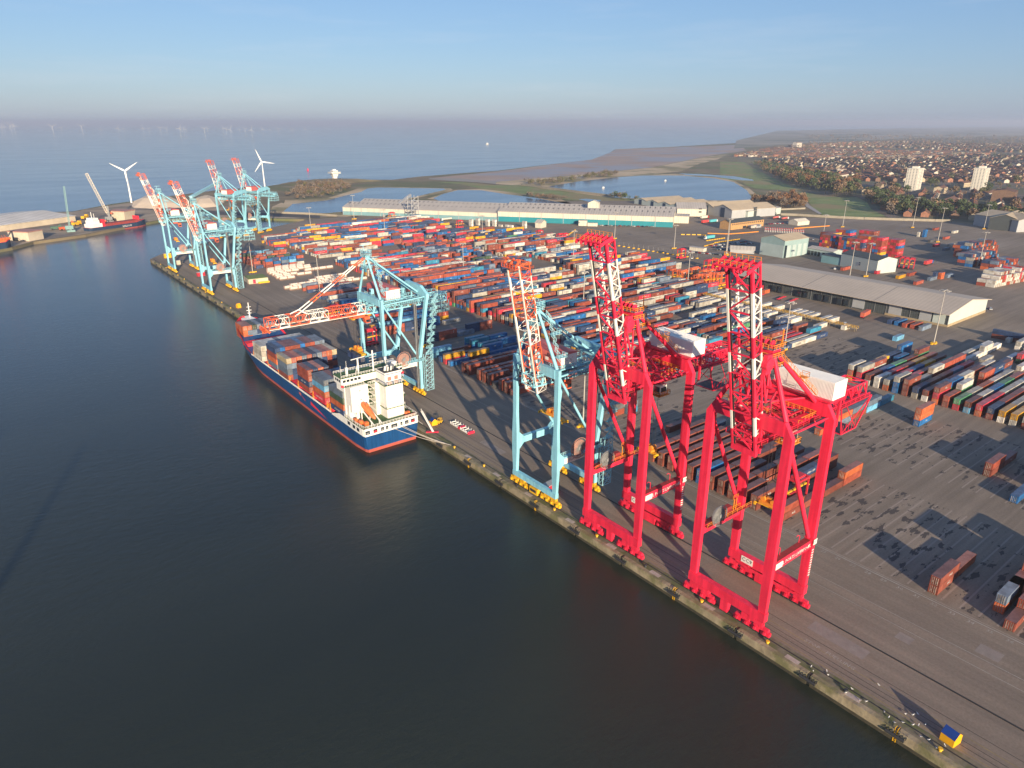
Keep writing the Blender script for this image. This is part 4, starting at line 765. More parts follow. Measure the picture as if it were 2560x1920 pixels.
for (a, b_, h) in ((105, 345, 6), (330, 385, 6), (540, 400, 7), (740, 390, 6)):
    p = at(8, a, b_)
    for r in range(9):
        for t in range(h): put(p.x, p.y+r*2.6, t*H_, 12.19, pick(HX), zone='tall stacks', row=r+1, slot=1+[105, 330, 540, 740].index(a), tier=t+1, ntier=h, nslot=4)
for (a, b_, h) in ((10, 300, 6), (190, 230, 5), (460, 240, 5)):
    p = at(8, a, b_)
    for r in range(6):
        for t in range(h): put(p.x, p.y+r*2.6, t*H_, 12.19, pick(HX), zone='tall stacks', row=r+10, slot=1, tier=t+1, ntier=h, nslot=4)
for (a, b_, nr, h, mix) in ((1610, 500, 16, 4, MIX20), (1890, 545, 14, 3, MIX20), (1560, 395, 20, 5, MIX20), (1865, 735, 20, 4, {'white': 40, 'light grey': 20, 'rust red': 25, 'bright red': 10})):
    p = at(8, a, b_)
    for i in range(nr):
        h2 = max(1, h-random.choice((0, 0, 0, 1)))
        for t in range(h2 if not (a == 1865 and i < 4) else min(h, 2+i//2)):
            for rr in range(2): put(p.x+i*2.55, p.y-i*.35+rr*6.3+(2 if t == 3 else 0), t*H_, 6.06, pick(mix), axis='y', zone='end-on stacks', row=rr+1, slot=i+1, tier=t+1, ntier=h2, nslot=nr)
for (a, b_, cn, n_) in ((1185, 265, 'bright red', 1), (1355, 265, 'light grey', 1), (1300, 310, 'blue grey', 1), (1420, 310, 'blue grey', 1), (1130, 215, 'dark grey', 1), (1000, 150, 'light grey', 2), (1060, 155, 'blue', 3), (1300, 180, 'rust red', 1), (1180, 75, 'rust red', 1), (1400, 110, 'light grey', 1),
                    (765, 635, 'yellow', 1), (890, 605, 'rust red', 1), (970, 705, 'rust red', 1), (1130, 660, 'blue grey', 1), (1185, 640, 'navy blue', 2), (1250, 640, 'orange', 2), (1330, 625, 'blue grey', 1), (515, 580, 'bright red', 1), (125, 540, 'rust red', 1)):
    p = at(8, a, b_)
    for t in range(n_): put(p.x, p.y, t*H_, 12.19 if n_ == 1 else 6.06, cn, zone='back yard', row=0, slot=0, tier=t+1, ntier=n_, nslot=1)
# refrigerated white boxes either side of the rack, parked reefers near the shed and others
for i, yb in enumerate((297, 292.6, 288.2, 278.7, 274.3, 269.9, 262, 257.6, 248, 243.6, 235, 230.8, 226.6, 222.4, 214, 209.6)):
    if i not in (13, 14): put(265.2, yb-2.4, 0, 12.19, 'white', zone='reefer rows', row=i+1, slot=1, tier=1, ntier=1, nslot=2)
    if i not in (2, 6, 9): put(283.6, yb-.2, 0, 12.19, 'white', zone='reefer rows', row=i+1, slot=2, tier=1, ntier=1, nslot=2)
put(277.2, 196, 0, 6.06, 'white', zone='reefer rows', row=17, slot=1, tier=1, ntier=1, nslot=1)
for (a, b_, cn) in ((600, 150, 'navy blue'), (683, 165, 'blue'), (778, 190, 'rust red'), (875, 205, 'rust red'), (975, 230, 'blue grey')):
    p = at(7, a, b_); put(p.x, p.y-.5, 0, 12.19, cn, zone='shed side', row=1, slot=0, tier=1, ntier=1, nslot=1)
p = at(7, 655, 350); put(p.x, p.y-1, 0, 9, 'sky blue', zone='shed side', row=2, slot=0, tier=1, ntier=1, nslot=1)
p = at(7, 1790, 320)
for t, c in enumerate((Bn, Nv)): put(p.x+3, p.y-16, t*H_, 16, c, axis='y', zone='shed side', row=3, slot=0, tier=t+1, ntier=2, nslot=1)
for (a, b_) in ((1225, 160), (1330, 145), (1480, 160), (1583, 163), (2048, 190)):
    p = at(2, a, b_)
    for t in range(3): put(p.x, p.y, t*H_, 6.06, 'white', axis='y', zone='gate side', row=1, slot=0, tier=t+1, ntier=3, nslot=1)
for (a, b_) in ((1680, 170), (1778, 172), (1843, 180)):
    p = at(2, a, b_); put(p.x, p.y, 0, 6.06, 'white', axis='y', zone='gate side', row=1, slot=0, tier=1, ntier=1, nslot=1)
# --- boxes on the ship: long axis along the hull
SB = [('bay 1', 245.0, 6.6, [[Nv, Or, DG, BG], [Gy, Be, Gy, Gy], [Nv, Gy, BG, Gy], [Bn, Bn, Bn, Nv], [Nv, Bn, Bn, Bn], [Bn, Bn, Nv, Nv]]),
      ('bay 2', 262.8, 6.4, [[Re, Or, 'sky blue', BG], [Bn, Rr, BG, BG], [Rr, Bn, Nv, Rr], [Nv, Nv, Nv, Nv], [Rr, Nv, Bn, Bl], [Bn, Bn, Nv, Nv], [Bn, Nv, Bn, Bn], [Nv, Nv, Nv, Bl], [Bn, Nv, Nv, Bn], [Bn, Nv, Bn, Nv]]),
      ('bay 3', 279.6, 6.2, [[Rr, Nv, Rr, Rr], [Bn, Nv, Bn, Nv], [Bn, Bn, Nv, Or], [Bn, Bn, Bn, Nv], [Nv], [Bn], [Nv], [Bn], [Nv]]),
      ('bay 4', 304.6, 4.8, [[Bn, BG, BG, Be], [Nv, Nv, BG, Rr], [Rr, Nv, Bn, Or], [Bn, BG, Nv, BG], [Bn, Nv, Rr, Rr], [Nv, Nv, Nv, Nv], [Bn, Rr, BG, BG], [Bn, Nv, Nv, Rr], [Bn, Bn, Rr, Or], [Nv, Bn, Nv, Be]]),
      ('bay 5', 318.4, 6.2, [[BG, Or, Rr, Nv], [Bn, Bn, Nv, Bl], [Bn, Rr, Nv, Rr], [Bn, Bn, Nv, Rr], [Bn, Bn, Nv, Bn], [Bn, Nv, Rr, Bl], [Bn, Nv, Bn, Bn], [Bn, Rr, Bn, Rr], [Bn, Bn, Nv, BG], [Bn, Nv, Bn, BG]]),
      ('bay 6', 339.4, 4.8, [[Gy, Gy, Gy], [Nv, Nv, Wh], [Bn, Nv, Wh], [Nv, Gy, Wh], [Bn, Bn, 'blue grey'], [Bn, Nv, Wh], [Nv, Nv, Wh], [Nv, Nv, Wh], [Nv, Nv, Wh], [Nv, Nv, Gy]]),
      ('bow bay', 373.6, 7.0, [[], [Or, Or, Or], [Or, BG, Or], [BG, BG, DG], [BG, Nv, BG], [Or, Or, Nv], [Or, Nv, BG], [BG, Nv, BG], [Nv, BG]])]
for bi, (bn, y, z, rows) in enumerate(SB):
    for r, st in enumerate(rows):
        for t, c in enumerate(st): put(-25.5+r*2.5, y, z+t*H_, 12.19, c, axis='y', zone='ship '+bn, row=r+1, slot=bi+1, tier=t+1, ntier=len(st), nslot=7)
put(-7.0, 265.4, 20.3, 12.19, Nv, axis='y', zone='held', row=0, slot=0, tier=1, ntier=1, nslot=1)

# --- which boxes show, and which show largest
def key(x, y, z): return (round(x/2.0), round(y/2.0), round(z/2.0))
grid = {}
for it in ITEMS:
    Lx, Ly = (it['L'], W_) if it['axis'] == 'x' else (W_, it['L'])
    it['bb'] = (it['x'], it['y'], it['z'], it['x']+Lx, it['y']+Ly, it['z']+H_)
    for i in range(int(Lx//2)+1):
        for j in range(int(Ly//2)+1): grid.setdefault((round((it['x']+.6+i*2)/2), round((it['y']+.6+j*2)/2), round((it['z']+.3)/H_)), it)
def filled(x, y, z): return (round(x/2), round(y/2), round(z/H_)) in grid
def score(it):
    x0, y0, z0, x1, y1, z1 = it['bb']; c = Vector(((x0+x1)/2, (y0+y1)/2, (z0+z1)/2)); d = c-CAMP; dep = d.dot(FW)
    if dep < 5: return 0
    px = 1280+FPX*d.dot(Rv)/dep; py = 960-FPX*d.dot(UP)/dep
    if not (-20 < px < 2580 and -20 < py < 1940): return 0
    top = it['tier'] == it['ntier']; end = it['slot'] in (0, 1) or it['zone'].startswith('ship') and it['row'] == 1
    side = not filled((x0+x1)/2, y0-2.2, z0+.3) or (it['axis'] == 'x' and not filled((x0+x1)/2, y0-4.35, z0+.3+H_) and it['zone'] not in ('tall stacks',) and not filled((x0+x1)/2, y0-4.35, z0+.3))
    it['side'] = side
    if not (top or end or side): return 0
    A_ = (1.0 if top else 0)+(1.1 if side else 0)+(.25 if end else 0)
    return A_*it['L']/dep**2
for it in ITEMS: it['s'] = score(it)
order = sorted([i for i in ITEMS if i['s'] > 0], key=lambda i: -i['s'])
IND = order[:300]; inset = set(id(i) for i in IND)
# colour and lettering of one box, written in its own frame (origin at one bottom corner, long axis x)
def local_box(B, L, c, r):
    B.box(0, 0, .08, L, W_, H_-.12, jit(c, r), topcol(jit(c, r)))
    k = jit(c, r); kd = tuple(x*.8 for x in k)
    for (xx, yy) in ((0, 0), (L-.18, 0), (0, W_-.18), (L-.18, W_-.18)): B.box(xx-.02 if xx < 1 else xx+.02, yy-.03 if yy < 1 else yy+.03, 0, .18, .18, H_-.02, kd)
def side_text(it, org, ux):
    """lettering polygons on the long side; org is the corner, ux the long direction"""
    if it['cn'] not in TXT or it['L'] < 5: return None
    txt, dark, size = LOGO[it['cn']]; vs, fs = TXT[it['cn']]; return vs, fs, dark
SZ = {}
meshes = {}
def mesh_for(L, cn, rq):
    k = (L, cn, rq)
    if k in meshes: return meshes[k]
    B = Boxes(); local_box(B, L, PAL[cn], rq/2.0); body = B.mesh('body')
    D = Boxes(); kk = jit(PAL[cn], rq/2.0); D.box(-.07, .12, .18, .05, W_-.24, H_-.4, tuple(x*.92 for x in kk))
    bc = (0.42, 0.38, 0.33) if cn != 'white' else (.3, .28, .25)
    for yy in (.5, .95, 1.45, 1.9): D.box(-.12, yy, .2, .05, .09, H_-.45, bc)
    for zz in (.9, 1.2): D.box(-.125, .6, zz, .03, .35, .1, bc); D.box(-.125, 1.5, zz, .03, .35, .1, bc)
    door = D.mesh('door'); meshes[k] = (body, door); return meshes[k]
txtmesh = {}
def text_obj(it):
    cn = it['cn']
    if cn not in TXT: return None
    if cn not in txtmesh:
        vs, fs = TXT[cn]; me = bpy.data.meshes.new('lettering'); dark = LOGO[cn][1]
        me.from_pydata([(v[0], -.06, v[1]) for v in vs], [], fs); me.materials.append(M_TXTD if dark else M_TXTW); txtmesh[cn] = me
    return txtmesh[cn]
ORD = ['', 'first', 'second', 'third', 'fourth', 'fifth', 'sixth', 'seventh', 'eighth', 'ninth', 'tenth']
def tiername(it):
    if it['ntier'] == 1: return 'alone on the ground'
    return 'on top' if it['tier'] == it['ntier'] else 'at the bottom' if it['tier'] == 1 else 'tier %d' % it['tier']
def label_of(it):
    z = it['zone']; cn = it['cn']
    if z == 'held': return 'navy blue container hanging under the spreader of the lowered-boom crane'
    if z.startswith('ship'):
        b_ = 'bow bay' if 'bow' in z else 'bay %d from bridge' % it['slot']
        return '%s container on ship, %s, file %d from dock side, tier %d' % (cn, b_, it['row'], it['tier'])
    if it['row'] and it['slot']: return '%s container, %s, row %d from right, %s from quay, %s' % (cn, z, it['row'], ORD[min(10, it['slot'])], tiername(it))
    return None
used_lab = set()
for it in IND:
    rz = 0.0 if it['axis'] == 'x' else math.pi/2
    loc = (it['x'], it['y'], it['z']) if it['axis'] == 'x' else (it['x']+W_, it['y'], it['z'])
    r = empty('shipping_container', loc, rz); rq = int(round(it['r']*2)); body, door = mesh_for(it['L'], it['cn'], rq)
    for nm, me in (('body', body), ('door', door)): o = bpy.data.objects.new(nm, me); o.parent = r; col.objects.link(o)
    tm = text_obj(it)
    show = it['side'] if it['axis'] == 'x' else (it['row'] == 1 or it['zone'] == 'shed side')
    if tm and show and (it['r'] > -.5):
        o = bpy.data.objects.new('lettering', tm); o.parent = r; col.objects.link(o)
        if it['axis'] == 'x': o.location = (it['L']*.55, 0, H_*.5)
        else: o.location = (it['L']*.5, W_, H_*.5); o.rotation_euler = (0, 0, math.pi)
        if it['L'] < 8: o.scale = (.6, 1, .6)
    lab = label_of(it)
    if lab is None:
        n_right = sum(1 for j in ITEMS if j['zone'] == it['zone'] and not (j['row'] and j['slot']) and j['tier'] == it['tier'] and j['cn'] == it['cn'] and j['y'] < it['y'])
        lab = '%s container, %s, %s from right, %s' % (it['cn'], it['zone'], ORD[min(10, n_right+1)], tiername(it))
    lab = lab.replace('light grey', 'pale') if len(lab.split()) > 15 else lab
    k = 2; base_l = lab
    while lab in used_lab: lab = base_l+' no. %d' % k; k += 1
    used_lab.add(lab); tag(r, lab, 'container', 'shipping containers on the terminal and the ship')
# --- all the rest as one object
S_ = Boxes()
for it in ITEMS:
    if id(it) in inset: continue
    c = jit(PAL[it['cn']], it['r']); x, y, z = it['x'], it['y'], it['z']; L = it['L']
    if it['axis'] == 'x': S_.box(x, y, z+.04, L, W_, H_-.1, c, topcol(c))
    else: S_.box(x, y, z+.04, W_, L, H_-.1, c, topcol(c))
    dk = (0.03, 0.03, 0.03)
    if it['axis'] == 'x':
        if it['s'] > 0 and it['slot'] in (0, 1) and x < 270:
            for yy in (.45, .95, 1.4, 1.9): S_.quad([(x-.03, y+yy+.1, z+.2), (x-.03, y+yy, z+.2), (x-.03, y+yy, z+H_-.3), (x-.03, y+yy+.1, z+H_-.3)], (.38, .34, .30))
        if it.get('side') and it['cn'] in TXT and L > 10 and it['r'] > -.4 and y < 640:
            vs, fs = TXT[it['cn']]; tc = (.08, .09, .11) if LOGO[it['cn']][1] else (.72, .7, .66)
            for f in fs: S_.poly([(x+L*.55+vs[i][0], y-.03, z+H_*.5+vs[i][1]) for i in f], tc)
        elif it.get('side') and it['r'] > .2: S_.quad([(x+L*.8, y-.03, z+.5), (x+L*.82, y-.03, z+.5), (x+L*.82, y-.03, z+1.9), (x+L*.8, y-.03, z+1.9)], (.7, .66, .6))
o = S_.build('container_stacks'); tag(o, 'closely packed rows of stacked shipping containers farther back in the terminal', 'containers', kind='stuff')
print('containers', len(ITEMS), 'visible', len(order))
# ================================================================ CONTAINER SHIP ALONGSIDE
M_HULL = paint('hull_blue', (0.010, 0.065, 0.19), 0.35, 0.10, 0.15, streak=.25)
M_BOOT = paint('hull_red', (0.42, 0.09, 0.065), 0.5, 0.10, 0.3)
M_DKRED = paint('deck_red', (0.74, 0.03, 0.05), 0.6, 0.12, 0.6)
M_DKGRN = paint('deck_green', (0.06, 0.13, 0.05), 0.8, 0.15, 0.8)
M_SHIPW = paint('ship_white', (0.80, 0.76, 0.69), 0.5, 0.04, 0.3, streak=.07)
M_LBOAT = paint('lifeboat_orange', (0.75, 0.17, 0.05), 0.45, 0.06, 1)
ship = empty('container_ship', (-13.4, 300, 0)); tag(ship, 'blue and red container ship with white bridge moored under the lowered crane boom', 'ship')
def sl(X, Y, Z): return (X+13.4, Y-300, Z)
ST = [(227.6, 11.7, 10.4, 7.0), (229, 12.0, 11.2, 7.0), (236, 12.1, 11.9, 7.0), (250, 12.1, 12.0, 7.0), (257, 12.1, 12.0, 4.3), (300, 12.1, 12.0, 4.3), (342, 12.1, 11.7, 4.3), (354, 12.1, 10.6, 4.8), (364, 11.8, 8.8, 6.5), (374, 11.0, 6.6, 9.4), (384, 9.6, 4.4, 10.6), (392, 7.6, 2.5, 10.9), (398, 5.0, 1.0, 11.1), (402, 2.6, .3, 11.2), (404.5, .25, .1, 11.3)]
def hz(st, f):            # half breadth at height fraction between the waterline and the deck edge
    return st[2]+(st[1]-st[2])*f**0.8
lv = [(-5.0, 0), (-3.1, 1), (-1.7, 2)]
hm = MB(); rings = []
for st in ST:
    Y, bd, bw, zd = st; zb = min(zd, 4.0) if Y < 255 else zd-.1
    hs = [(-6.0, bw*.85), (-3.1, bw), (-1.75, bw+(bd-bw)*.22), (0.3, hz(st, .45) if zd > 5 else bw+(bd-bw)*.6), (zb, bd if Y < 255 else bd), ]
    rings.append([(s_*b_, Y-300, z) for s_ in (-1,) for z, b_ in hs]+[(b_, Y-300, z) for z, b_ in reversed(hs)])
n = len(rings[0])
for i in range(len(rings)-1):
    for j in range(n-1):
        mi = 1 if j in (0, 1, n-2, n-3) else 0
        hm.add([rings[i][j], rings[i+1][j], rings[i+1][j+1], rings[i][j+1]], [(0, 1, 2, 3)], mi)
r0 = rings[0]
for j in range(n//2): hm.add([r0[j], r0[j+1], r0[n-2-j], r0[n-1-j]], [(0, 1, 2, 3)], 1 if j < 2 else 0)
hm.build('hull', [M_HULL, M_BOOT], ship)
# red deck with bulwark
d = MB()
for a, b_ in zip(ST[3:-1], ST[4:]):
    za = a[3]-.6 if a[0] < 360 else a[3]-1.6; zb = b_[3]-.6 if b_[0] < 360 else b_[3]-1.6
    d.add([(-a[1]+.25, a[0]-300, za), (a[1]-.25, a[0]-300, za), (b_[1]-.25, b_[0]-300, zb), (-b_[1]+.25, b_[0]-300, zb)], [(0, 1, 2, 3)])
    if a[0] >= 354:
        for s_ in (-1, 1):
            d.add([(s_*a[1], a[0]-300, a[3]-.1), (s_*b_[1], b_[0]-300, b_[3]-.1), (s_*b_[1]*1.02, b_[0]-300, b_[3]+(1.6 if b_[0] > 370 else .6)), (s_*a[1]*1.02, a[0]-300, a[3]+(1.6 if a[0] > 370 else .6)), (s_*(a[1]-.3), a[0]-300, za), (s_*max(.1, b_[1]-.3), b_[0]-300, zb)], [(0, 1, 2, 3), (3, 2, 5, 4)])
# hatch coamings, lashing gangways
for y in (257.6, 276, 292.8, 317.4, 331.6, 352.2): d.box(-11.4, 11.4, y+.2-300, y+1.5-300, 3.8, 6.4)
d.box(-10.5, 10.5, 258-300, 354-300, 3.8, 4.7)
d.box(-11, 9, 364-300, 372-300, 5.8, 8.0)
d.build('deck', M_DKRED, ship)
rl = MB()
for y in np.arange(258, 356, 1.15): rl.box(-12.12, -11.98, y-300, y-300+.34, 4.2, 5.0); rl.box(11.98, 12.12, y-300, y-300+.34, 4.2, 5.0)
rl.box(-12.1, -12.0, -42, 56, 5.0, 5.12); rl.box(12.0, 12.1, -42, 56, 5.0, 5.12); rl.build('bulwark_rail', M_SHIPW, ship)
for y in (259.0, 276.6, 293.4, 317.8, 332, 353, 304.2, 262):
    yl_ = MB()
    for k in range(4): yl_.bar((-11.7, y-300+k*.35, 4.2), (-11.3, y-300+k*.35, 6.6+.4*k), .22)
    yl_.box(-12, -11, y-300-.2, y-299, 6.3, 6.5); yl_.build('lashing_post', M_ORY, ship)
# white poop band with openings
pw = MB(); zb, zt = 4.0, 7.0
pts = [(-12.15, 257-300), (-12.15, 236-300), (-12.05, 229-300), (-11.7, 227.5-300), (11.7, 227.5-300), (12.05, 229-300), (12.15, 236-300), (12.15, 252-300)]
for (xa, ya), (xb, yb) in zip(pts[:-1], pts[1:]):
    ztb = 4.4 if ya == -43 else zt
    if ya == -43: pw.add([(xa, ya, 4.2), (xa, ya+0, 4.6), (xb, ya-8, zt), (xb, yb, zt), (xb, yb, zb-.05), (xa, ya, zb-.05)], [(0, 1, 2, 3, 4, 5)])
    else: pw.add([(xa, ya, zb), (xb, yb, zb), (xb, yb, zt), (xa, ya, zt)], [(0, 1, 2, 3)])
pw.box(-12.1, 12.1, 227.45-300, 227.7-300, zt-.02, zt+.18)
pw.build('poop_bulwark', M_SHIPW, ship)
wl_ = []
for x, w_, c in ((-10.6, 1.9, 1), (-7.3, 1.7, 2), (-4.2, 1.3, 1), (-2.2, 1.0, 1), (1.0, 2.7, 1), (4.2, .9, 1), (6.6, 1.6, 1), (9.4, 1.8, 2)): wn = MB(); wl_.append(wn); wn.box(x-w_/2, x+w_/2, 227.38-300, 227.44-300, 4.8, 6.3, 0); wn.box(x-w_*.3, x+w_*.3, 227.34-300, 227.38-300, 4.9, 5.7, c if c == 2 else 1)
for y in (231.5, 235, 239.5): wn = MB(); wl_.append(wn); wn.box(-12.22, -12.17, y-300, y-297.8, 4.9, 6.3, 0)
split_parts('mooring_port', wl_, [M_GLASS, M_GREY, M_DKRED], ship)
pd = MB(); pd.prism([(-11.95, 236-300), (-11.6, 228-300), (11.6, 228-300), (11.95, 236-300), (11.95, 251-300), (-11.95, 251-300)], 6.5, 6.9); pd.build('poop_deck', M_DKGRN, ship)
hr = MB(); rail(hr, [(-12, -49, 7), (-12, -64, 7), (-11.6, -72.4, 7.1), (11.6, -72.4, 7.1), (12, -64, 7), (12, -49, 7)], 1.1, .06, 1.3); hr.build('handrail', M_SHIPW, ship)
# accommodation
def B_(m_, x0, x1, y0, y1, z0, z1, mi=0): m_.box(x0+13.4, x1+13.4, y0-300, y1-300, z0, z1, mi)
h = MB(); B_(h, -24.8, -1.9, 244, 251, 6.9, 20.9); B_(h, -24.6, -17.2, 238.5, 244.02, 10.2, 20.9); B_(h, -14.2, -8.35, 238.2, 244.02, 6.9, 20.9); B_(h, -24.6, -21.5, 240, 244, 6.9, 10.2); B_(h, -8.4, -2.2, 237.5, 244.02, 6.9, 20.9); B_(h, -12.6, -5.0, 232.2, 238, 6.9, 20.6)
house = h.build('accommodation', M_SHIPW, ship)
h = MB(); B_(h, -27.2, -.4, 240.5, 247.5, 21.8, 24.6); B_(h, -24, -4, 247.4, 249, 21.8, 24.6); bridge = h.build('bridge', M_SHIPW, ship)
h = MB(); B_(h, -27.4, -.2, 240.2, 247.7, 24.6, 24.8); h.build('bridge_roof', M_DKGRN, bridge)
hl = []
for x in (-26.6, -25.0, -23.4, -21.8, -20.2, -6.4, -4.8, -3.2, -1.6): h = MB(); hl.append(h); B_(h, x, x+1.2, 240.40, 240.48, 22.9, 23.9)
for y in (241.5, 243.2, 244.9): h = MB(); hl.append(h); B_(h, -27.28, -27.21, y, y+1.2, 22.9, 23.9)
split_parts('window', hl, M_GLASS, bridge)
for xa in (-27.6, -1): h = MB(); B_(h, xa, xa+1, 240.0, 240.4, 21.2, 22.0); h.build('life_ring', M_DKRED, bridge)
fl = MB(); B_(fl, -12.4, -5.2, 233.0, 239.9, 20.6, 22.0, 1); B_(fl, -12.4, -5.2, 233.0, 239.9, 22.0, 25.8, 0); B_(fl, -12.42, -5.18, 232.95, 239.95, 25.0, 25.25, 1); B_(fl, -12.2, -5.4, 233.2, 239.8, 25.8, 25.9, 2)
for x, y, r in ((-10.6, 236, .5), (-9.2, 237, .45), (-7.4, 236.4, .9), (-9.9, 235, .35), (-8.4, 235.2, .35), (-6.4, 238, .4)): fl.tube((x+13.4, y-300, 25.8), (x+13.4, y-300.6, 27.6), r, 10, mi=3 if r > .8 else 4)
for x in (-10.4, -7.4): B_(fl, x-.8, x+.8, 232.9, 232.96, 22.4, 24.0, 5); B_(fl, x-.8, x+.8, 232.9, 232.96, 20.8, 22.0, 5)
fl.build('funnel', [M_SHIPW, M_HULL, M_DARK, M_GREY, M_SHIPW, M_REEL], ship)
dt = MB()
for z in (12.0, 15.0, 18.0, 20.9):
    B_(dt, -17.3, -14.1, 238.0, 244, z-.1, z, 1); rail(dt, [(-17.3+13.4, 238.0-300, z), (-14.1+13.4, 238.0-300, z)], 1.0, .06, 1)
    dt.bar((-16.9+13.4, 237.6-300, z), (-14.6+13.4, 237.6-300, z-2.9), .6, .12)
for (pts_, z) in (([(-12.9, 237), (-12.9, 231.8), (-4.7, 231.8)], 11.2), ([(-8.6, 237.2), (-1.6, 237.2), (-1.6, 244)], 12.9), ([(-13, 238), (-13, 231.9), (-4.6, 231.9), (-4.6, 237.2), (-1.8, 237.2)], 20.9), ([(-27.2, 240.4), (-18, 240.4)], 21.0)):
    rail(dt, [(a+13.4, b_-300, z) for a, b_ in pts_], 1.1, .06, 1.0)
    for (a, b_), (c_, e_) in zip(pts_[:-1], pts_[1:]): dt.bar((a+13.6, b_-299.7, z-.1), (c_+13.6, e_-299.7, z-.1), .9, .15, 1)
dt.build('outside_stairs', [M_SHIPW, M_DKGRN], ship)
sl2 = []
for (x, z) in ((-20.9, 18.6), (-20.7, 14.9), (-4.6, 18.6), (-4.5, 15.6), (-4.2, 12.2), (-6.0, 18.3), (-6.2, 15), (-4.4, 9.0)): sw = MB(); sl2.append(sw); B_(sw, x, x+.4, 238.45 if x < -18 else 237.44, 238.49 if x < -18 else 237.49, z, z+.6)
split_parts('window', sl2, M_GLASS, house)
tx_ = MB(); add_text(tx_, 'NO SMOKING', .8, (-8.9+13.4, 232.14-300, 15.8), (1, 0, 0), (0, 0, 1)); tx_.build('lettering', M_GREY, house)
mt = MB()
mt.tube((-18.6+13.4, 243-300, 24.8), (-18.6+13.4, 243-300, 30.6), .35, 8); mt.bar((-21.5+13.4, 243-300, 30.6), (-15.5+13.4, 243-300, 31.0), .25); mt.bar((-19.8+13.4, 243-300, 24.8), (-18.6+13.4, 243-300, 29), .2)
mt.tube((-13+13.4, 241-300, 24.8), (-13+13.4, 241-300, 33.5), .3, 8)
for z in (27, 28.2, 29.4, 30.6, 31.8): mt.bar((-14.6+13.4, 241-300, z), (-11.4+13.4, 241-300, z+.2), .12)
for x, zz in ((-26.5, 29.5), (-24, 31), (-23.6, 28)): mt.bar((x+13.4, 242-300, 24.8), (x+13.4, 242-300, zz), .09)
mt.box(-24.3+13.4, -23.5+13.4, -58, -57.2, 24.8, 28.2); mt.tube((-7+13.4, -58, 24.8), (-7+13.4, -58, 28.6), .15, 8); mt.tube((-7+13.4, -58, 28.2), (-7+13.4, -58, 29.4), .55, 10); mt.box(-5+13.4, -2+13.4, -58, -55, 24.8, 26.4)
rail(mt, [(-27.2+13.4, -59.6, 24.8), (-.4+13.4, -59.6, 24.8)], 1.0, .06, 1.2); rail(mt, [(-27.2+13.4, -52.4, 24.8), (-.4+13.4, -52.4, 24.8)], 1.0, .06, 1.2)
mt.build('mast', M_SHIPW, ship)
# free-fall lifeboat on its ramp
lf = MB()
for s_ in (-1.7, 1.7): lf.bar((-20.6+13.4+s_, 238.4-300, 13.6), (-18.9+13.4+s_, 228.6-300, 7.6), .35); lf.bar((-20.2+13.4+s_, 236-300, 6.9), (-20.2+13.4+s_, 236-300, 12.4), .3); lf.bar((-19.2+13.4+s_, 230-300, 6.9), (-19.2+13.4+s_, 230-300, 8.4), .3)
lf.bar((-22.3+13.4, 238.4-300, 13.6), (-18.9+13.4, 238.4-300, 13.6), .3); ramp = lf.build('lifeboat_ramp', M_SHIPW, ship)
lb = MB(); a = Vector((-20.5+13.4, 237.4-300, 13.9)); c_ = Vector((-19.1+13.4, 230.0-300, 9.2)); dd = (c_-a); sec = [(0, .9), (.08, 1.25), (.45, 1.4), (.75, 1.1), (.92, .6), (1, .15)]
dn = dd.normalized(); sx = dn.cross(Vector((0, 0, 1))).normalized(); up_ = sx.cross(dn).normalized(); rg = []
for t, r in sec: rg.append([tuple(a+dd*t+sx*(r*math.cos(k*math.pi/5))+up_*(r*.9*math.sin(k*math.pi/5))) for k in range(10)])
for i in range(len(rg)-1):
    for k in range(10): lb.add([rg[i][k], rg[i][(k+1) % 10], rg[i+1][(k+1) % 10], rg[i+1][k]], [(0, 1, 2, 3)], 0, True)
lb.add(rg[0], [tuple(range(10))]); q_ = a+dd*.25+up_*1.2; lb.box(q_.x-.6, q_.x+.6, q_.y-.8, q_.y+.8, q_.z-.3, q_.z+.6); lb.build('lifeboat', M_LBOAT, ship)
cr = MB(); cr.tube((-24.3+13.4, 241-300, 6.9), (-24.3+13.4, 241-300, 12.8), .6, 10); cr.bar((-24.3+13.4, 241-300, 12.4), (-24.0+13.4, 235-300, 9), .45); cr.tube((-22+13.4, 239-300, 6.9), (-22+13.4, 239-300, 11), .7, 10); cr.build('deck_crane', M_SHIPW, ship)
for (x, y) in ((-23.5, 234), (-22.4, 231.5), (-24, 237)): ob = MB(); ob.box(x+13.4-.8, x+13.4+.8, y-300-.8, y-299.2, 6.9, 8.4); ob.build('winch', M_LBOAT, ship)
cg = MB()
for x, c in ((-4.6, 0), (-3.4, 0), (-2.6, 1)): cg.box(x+13.4-.5, x+13.4+.5, 231-300, 232.2-300, 6.9, 8.1, c)
cg.box(-6.8+13.4, 11.5, 229-300, 229.3-300, 6.9, 7.9, 2); cg.build('deck_locker', [M_LBOAT, M_DKGRN, M_REEL], ship)
fm = MB(); fm.tube((2.0, 97, 10), (2.0, 97, 22), .4, 8, .25); fm.add([(-1, 92, 13.3), (4, 92, 13.3), (2.6, 100, 13.8), (0, 100, 13.8), (-1, 92, 12.9), (4, 92, 12.9), (2.6, 100, 13.4), (0, 100, 13.4)], [(0, 1, 2, 3), (4, 5, 6, 7), (0, 1, 5, 4), (1, 2, 6, 5), (2, 3, 7, 6), (3, 0, 4, 7)])
fm.bar((.6, 97, 17.5), (3.4, 97, 17.5), .3); fm.bar((.8, 97, 19.5), (3.2, 97, 19.5), .25); fm.box(1, 3, 96.2, 98, 15.8, 16); fm.box(-2, 4, 92, 100, 9, 12.9); fm.build('foremast', M_SHIPW, ship)
gl = MB()                      # hull mark: red flash and white name lettering near the bow
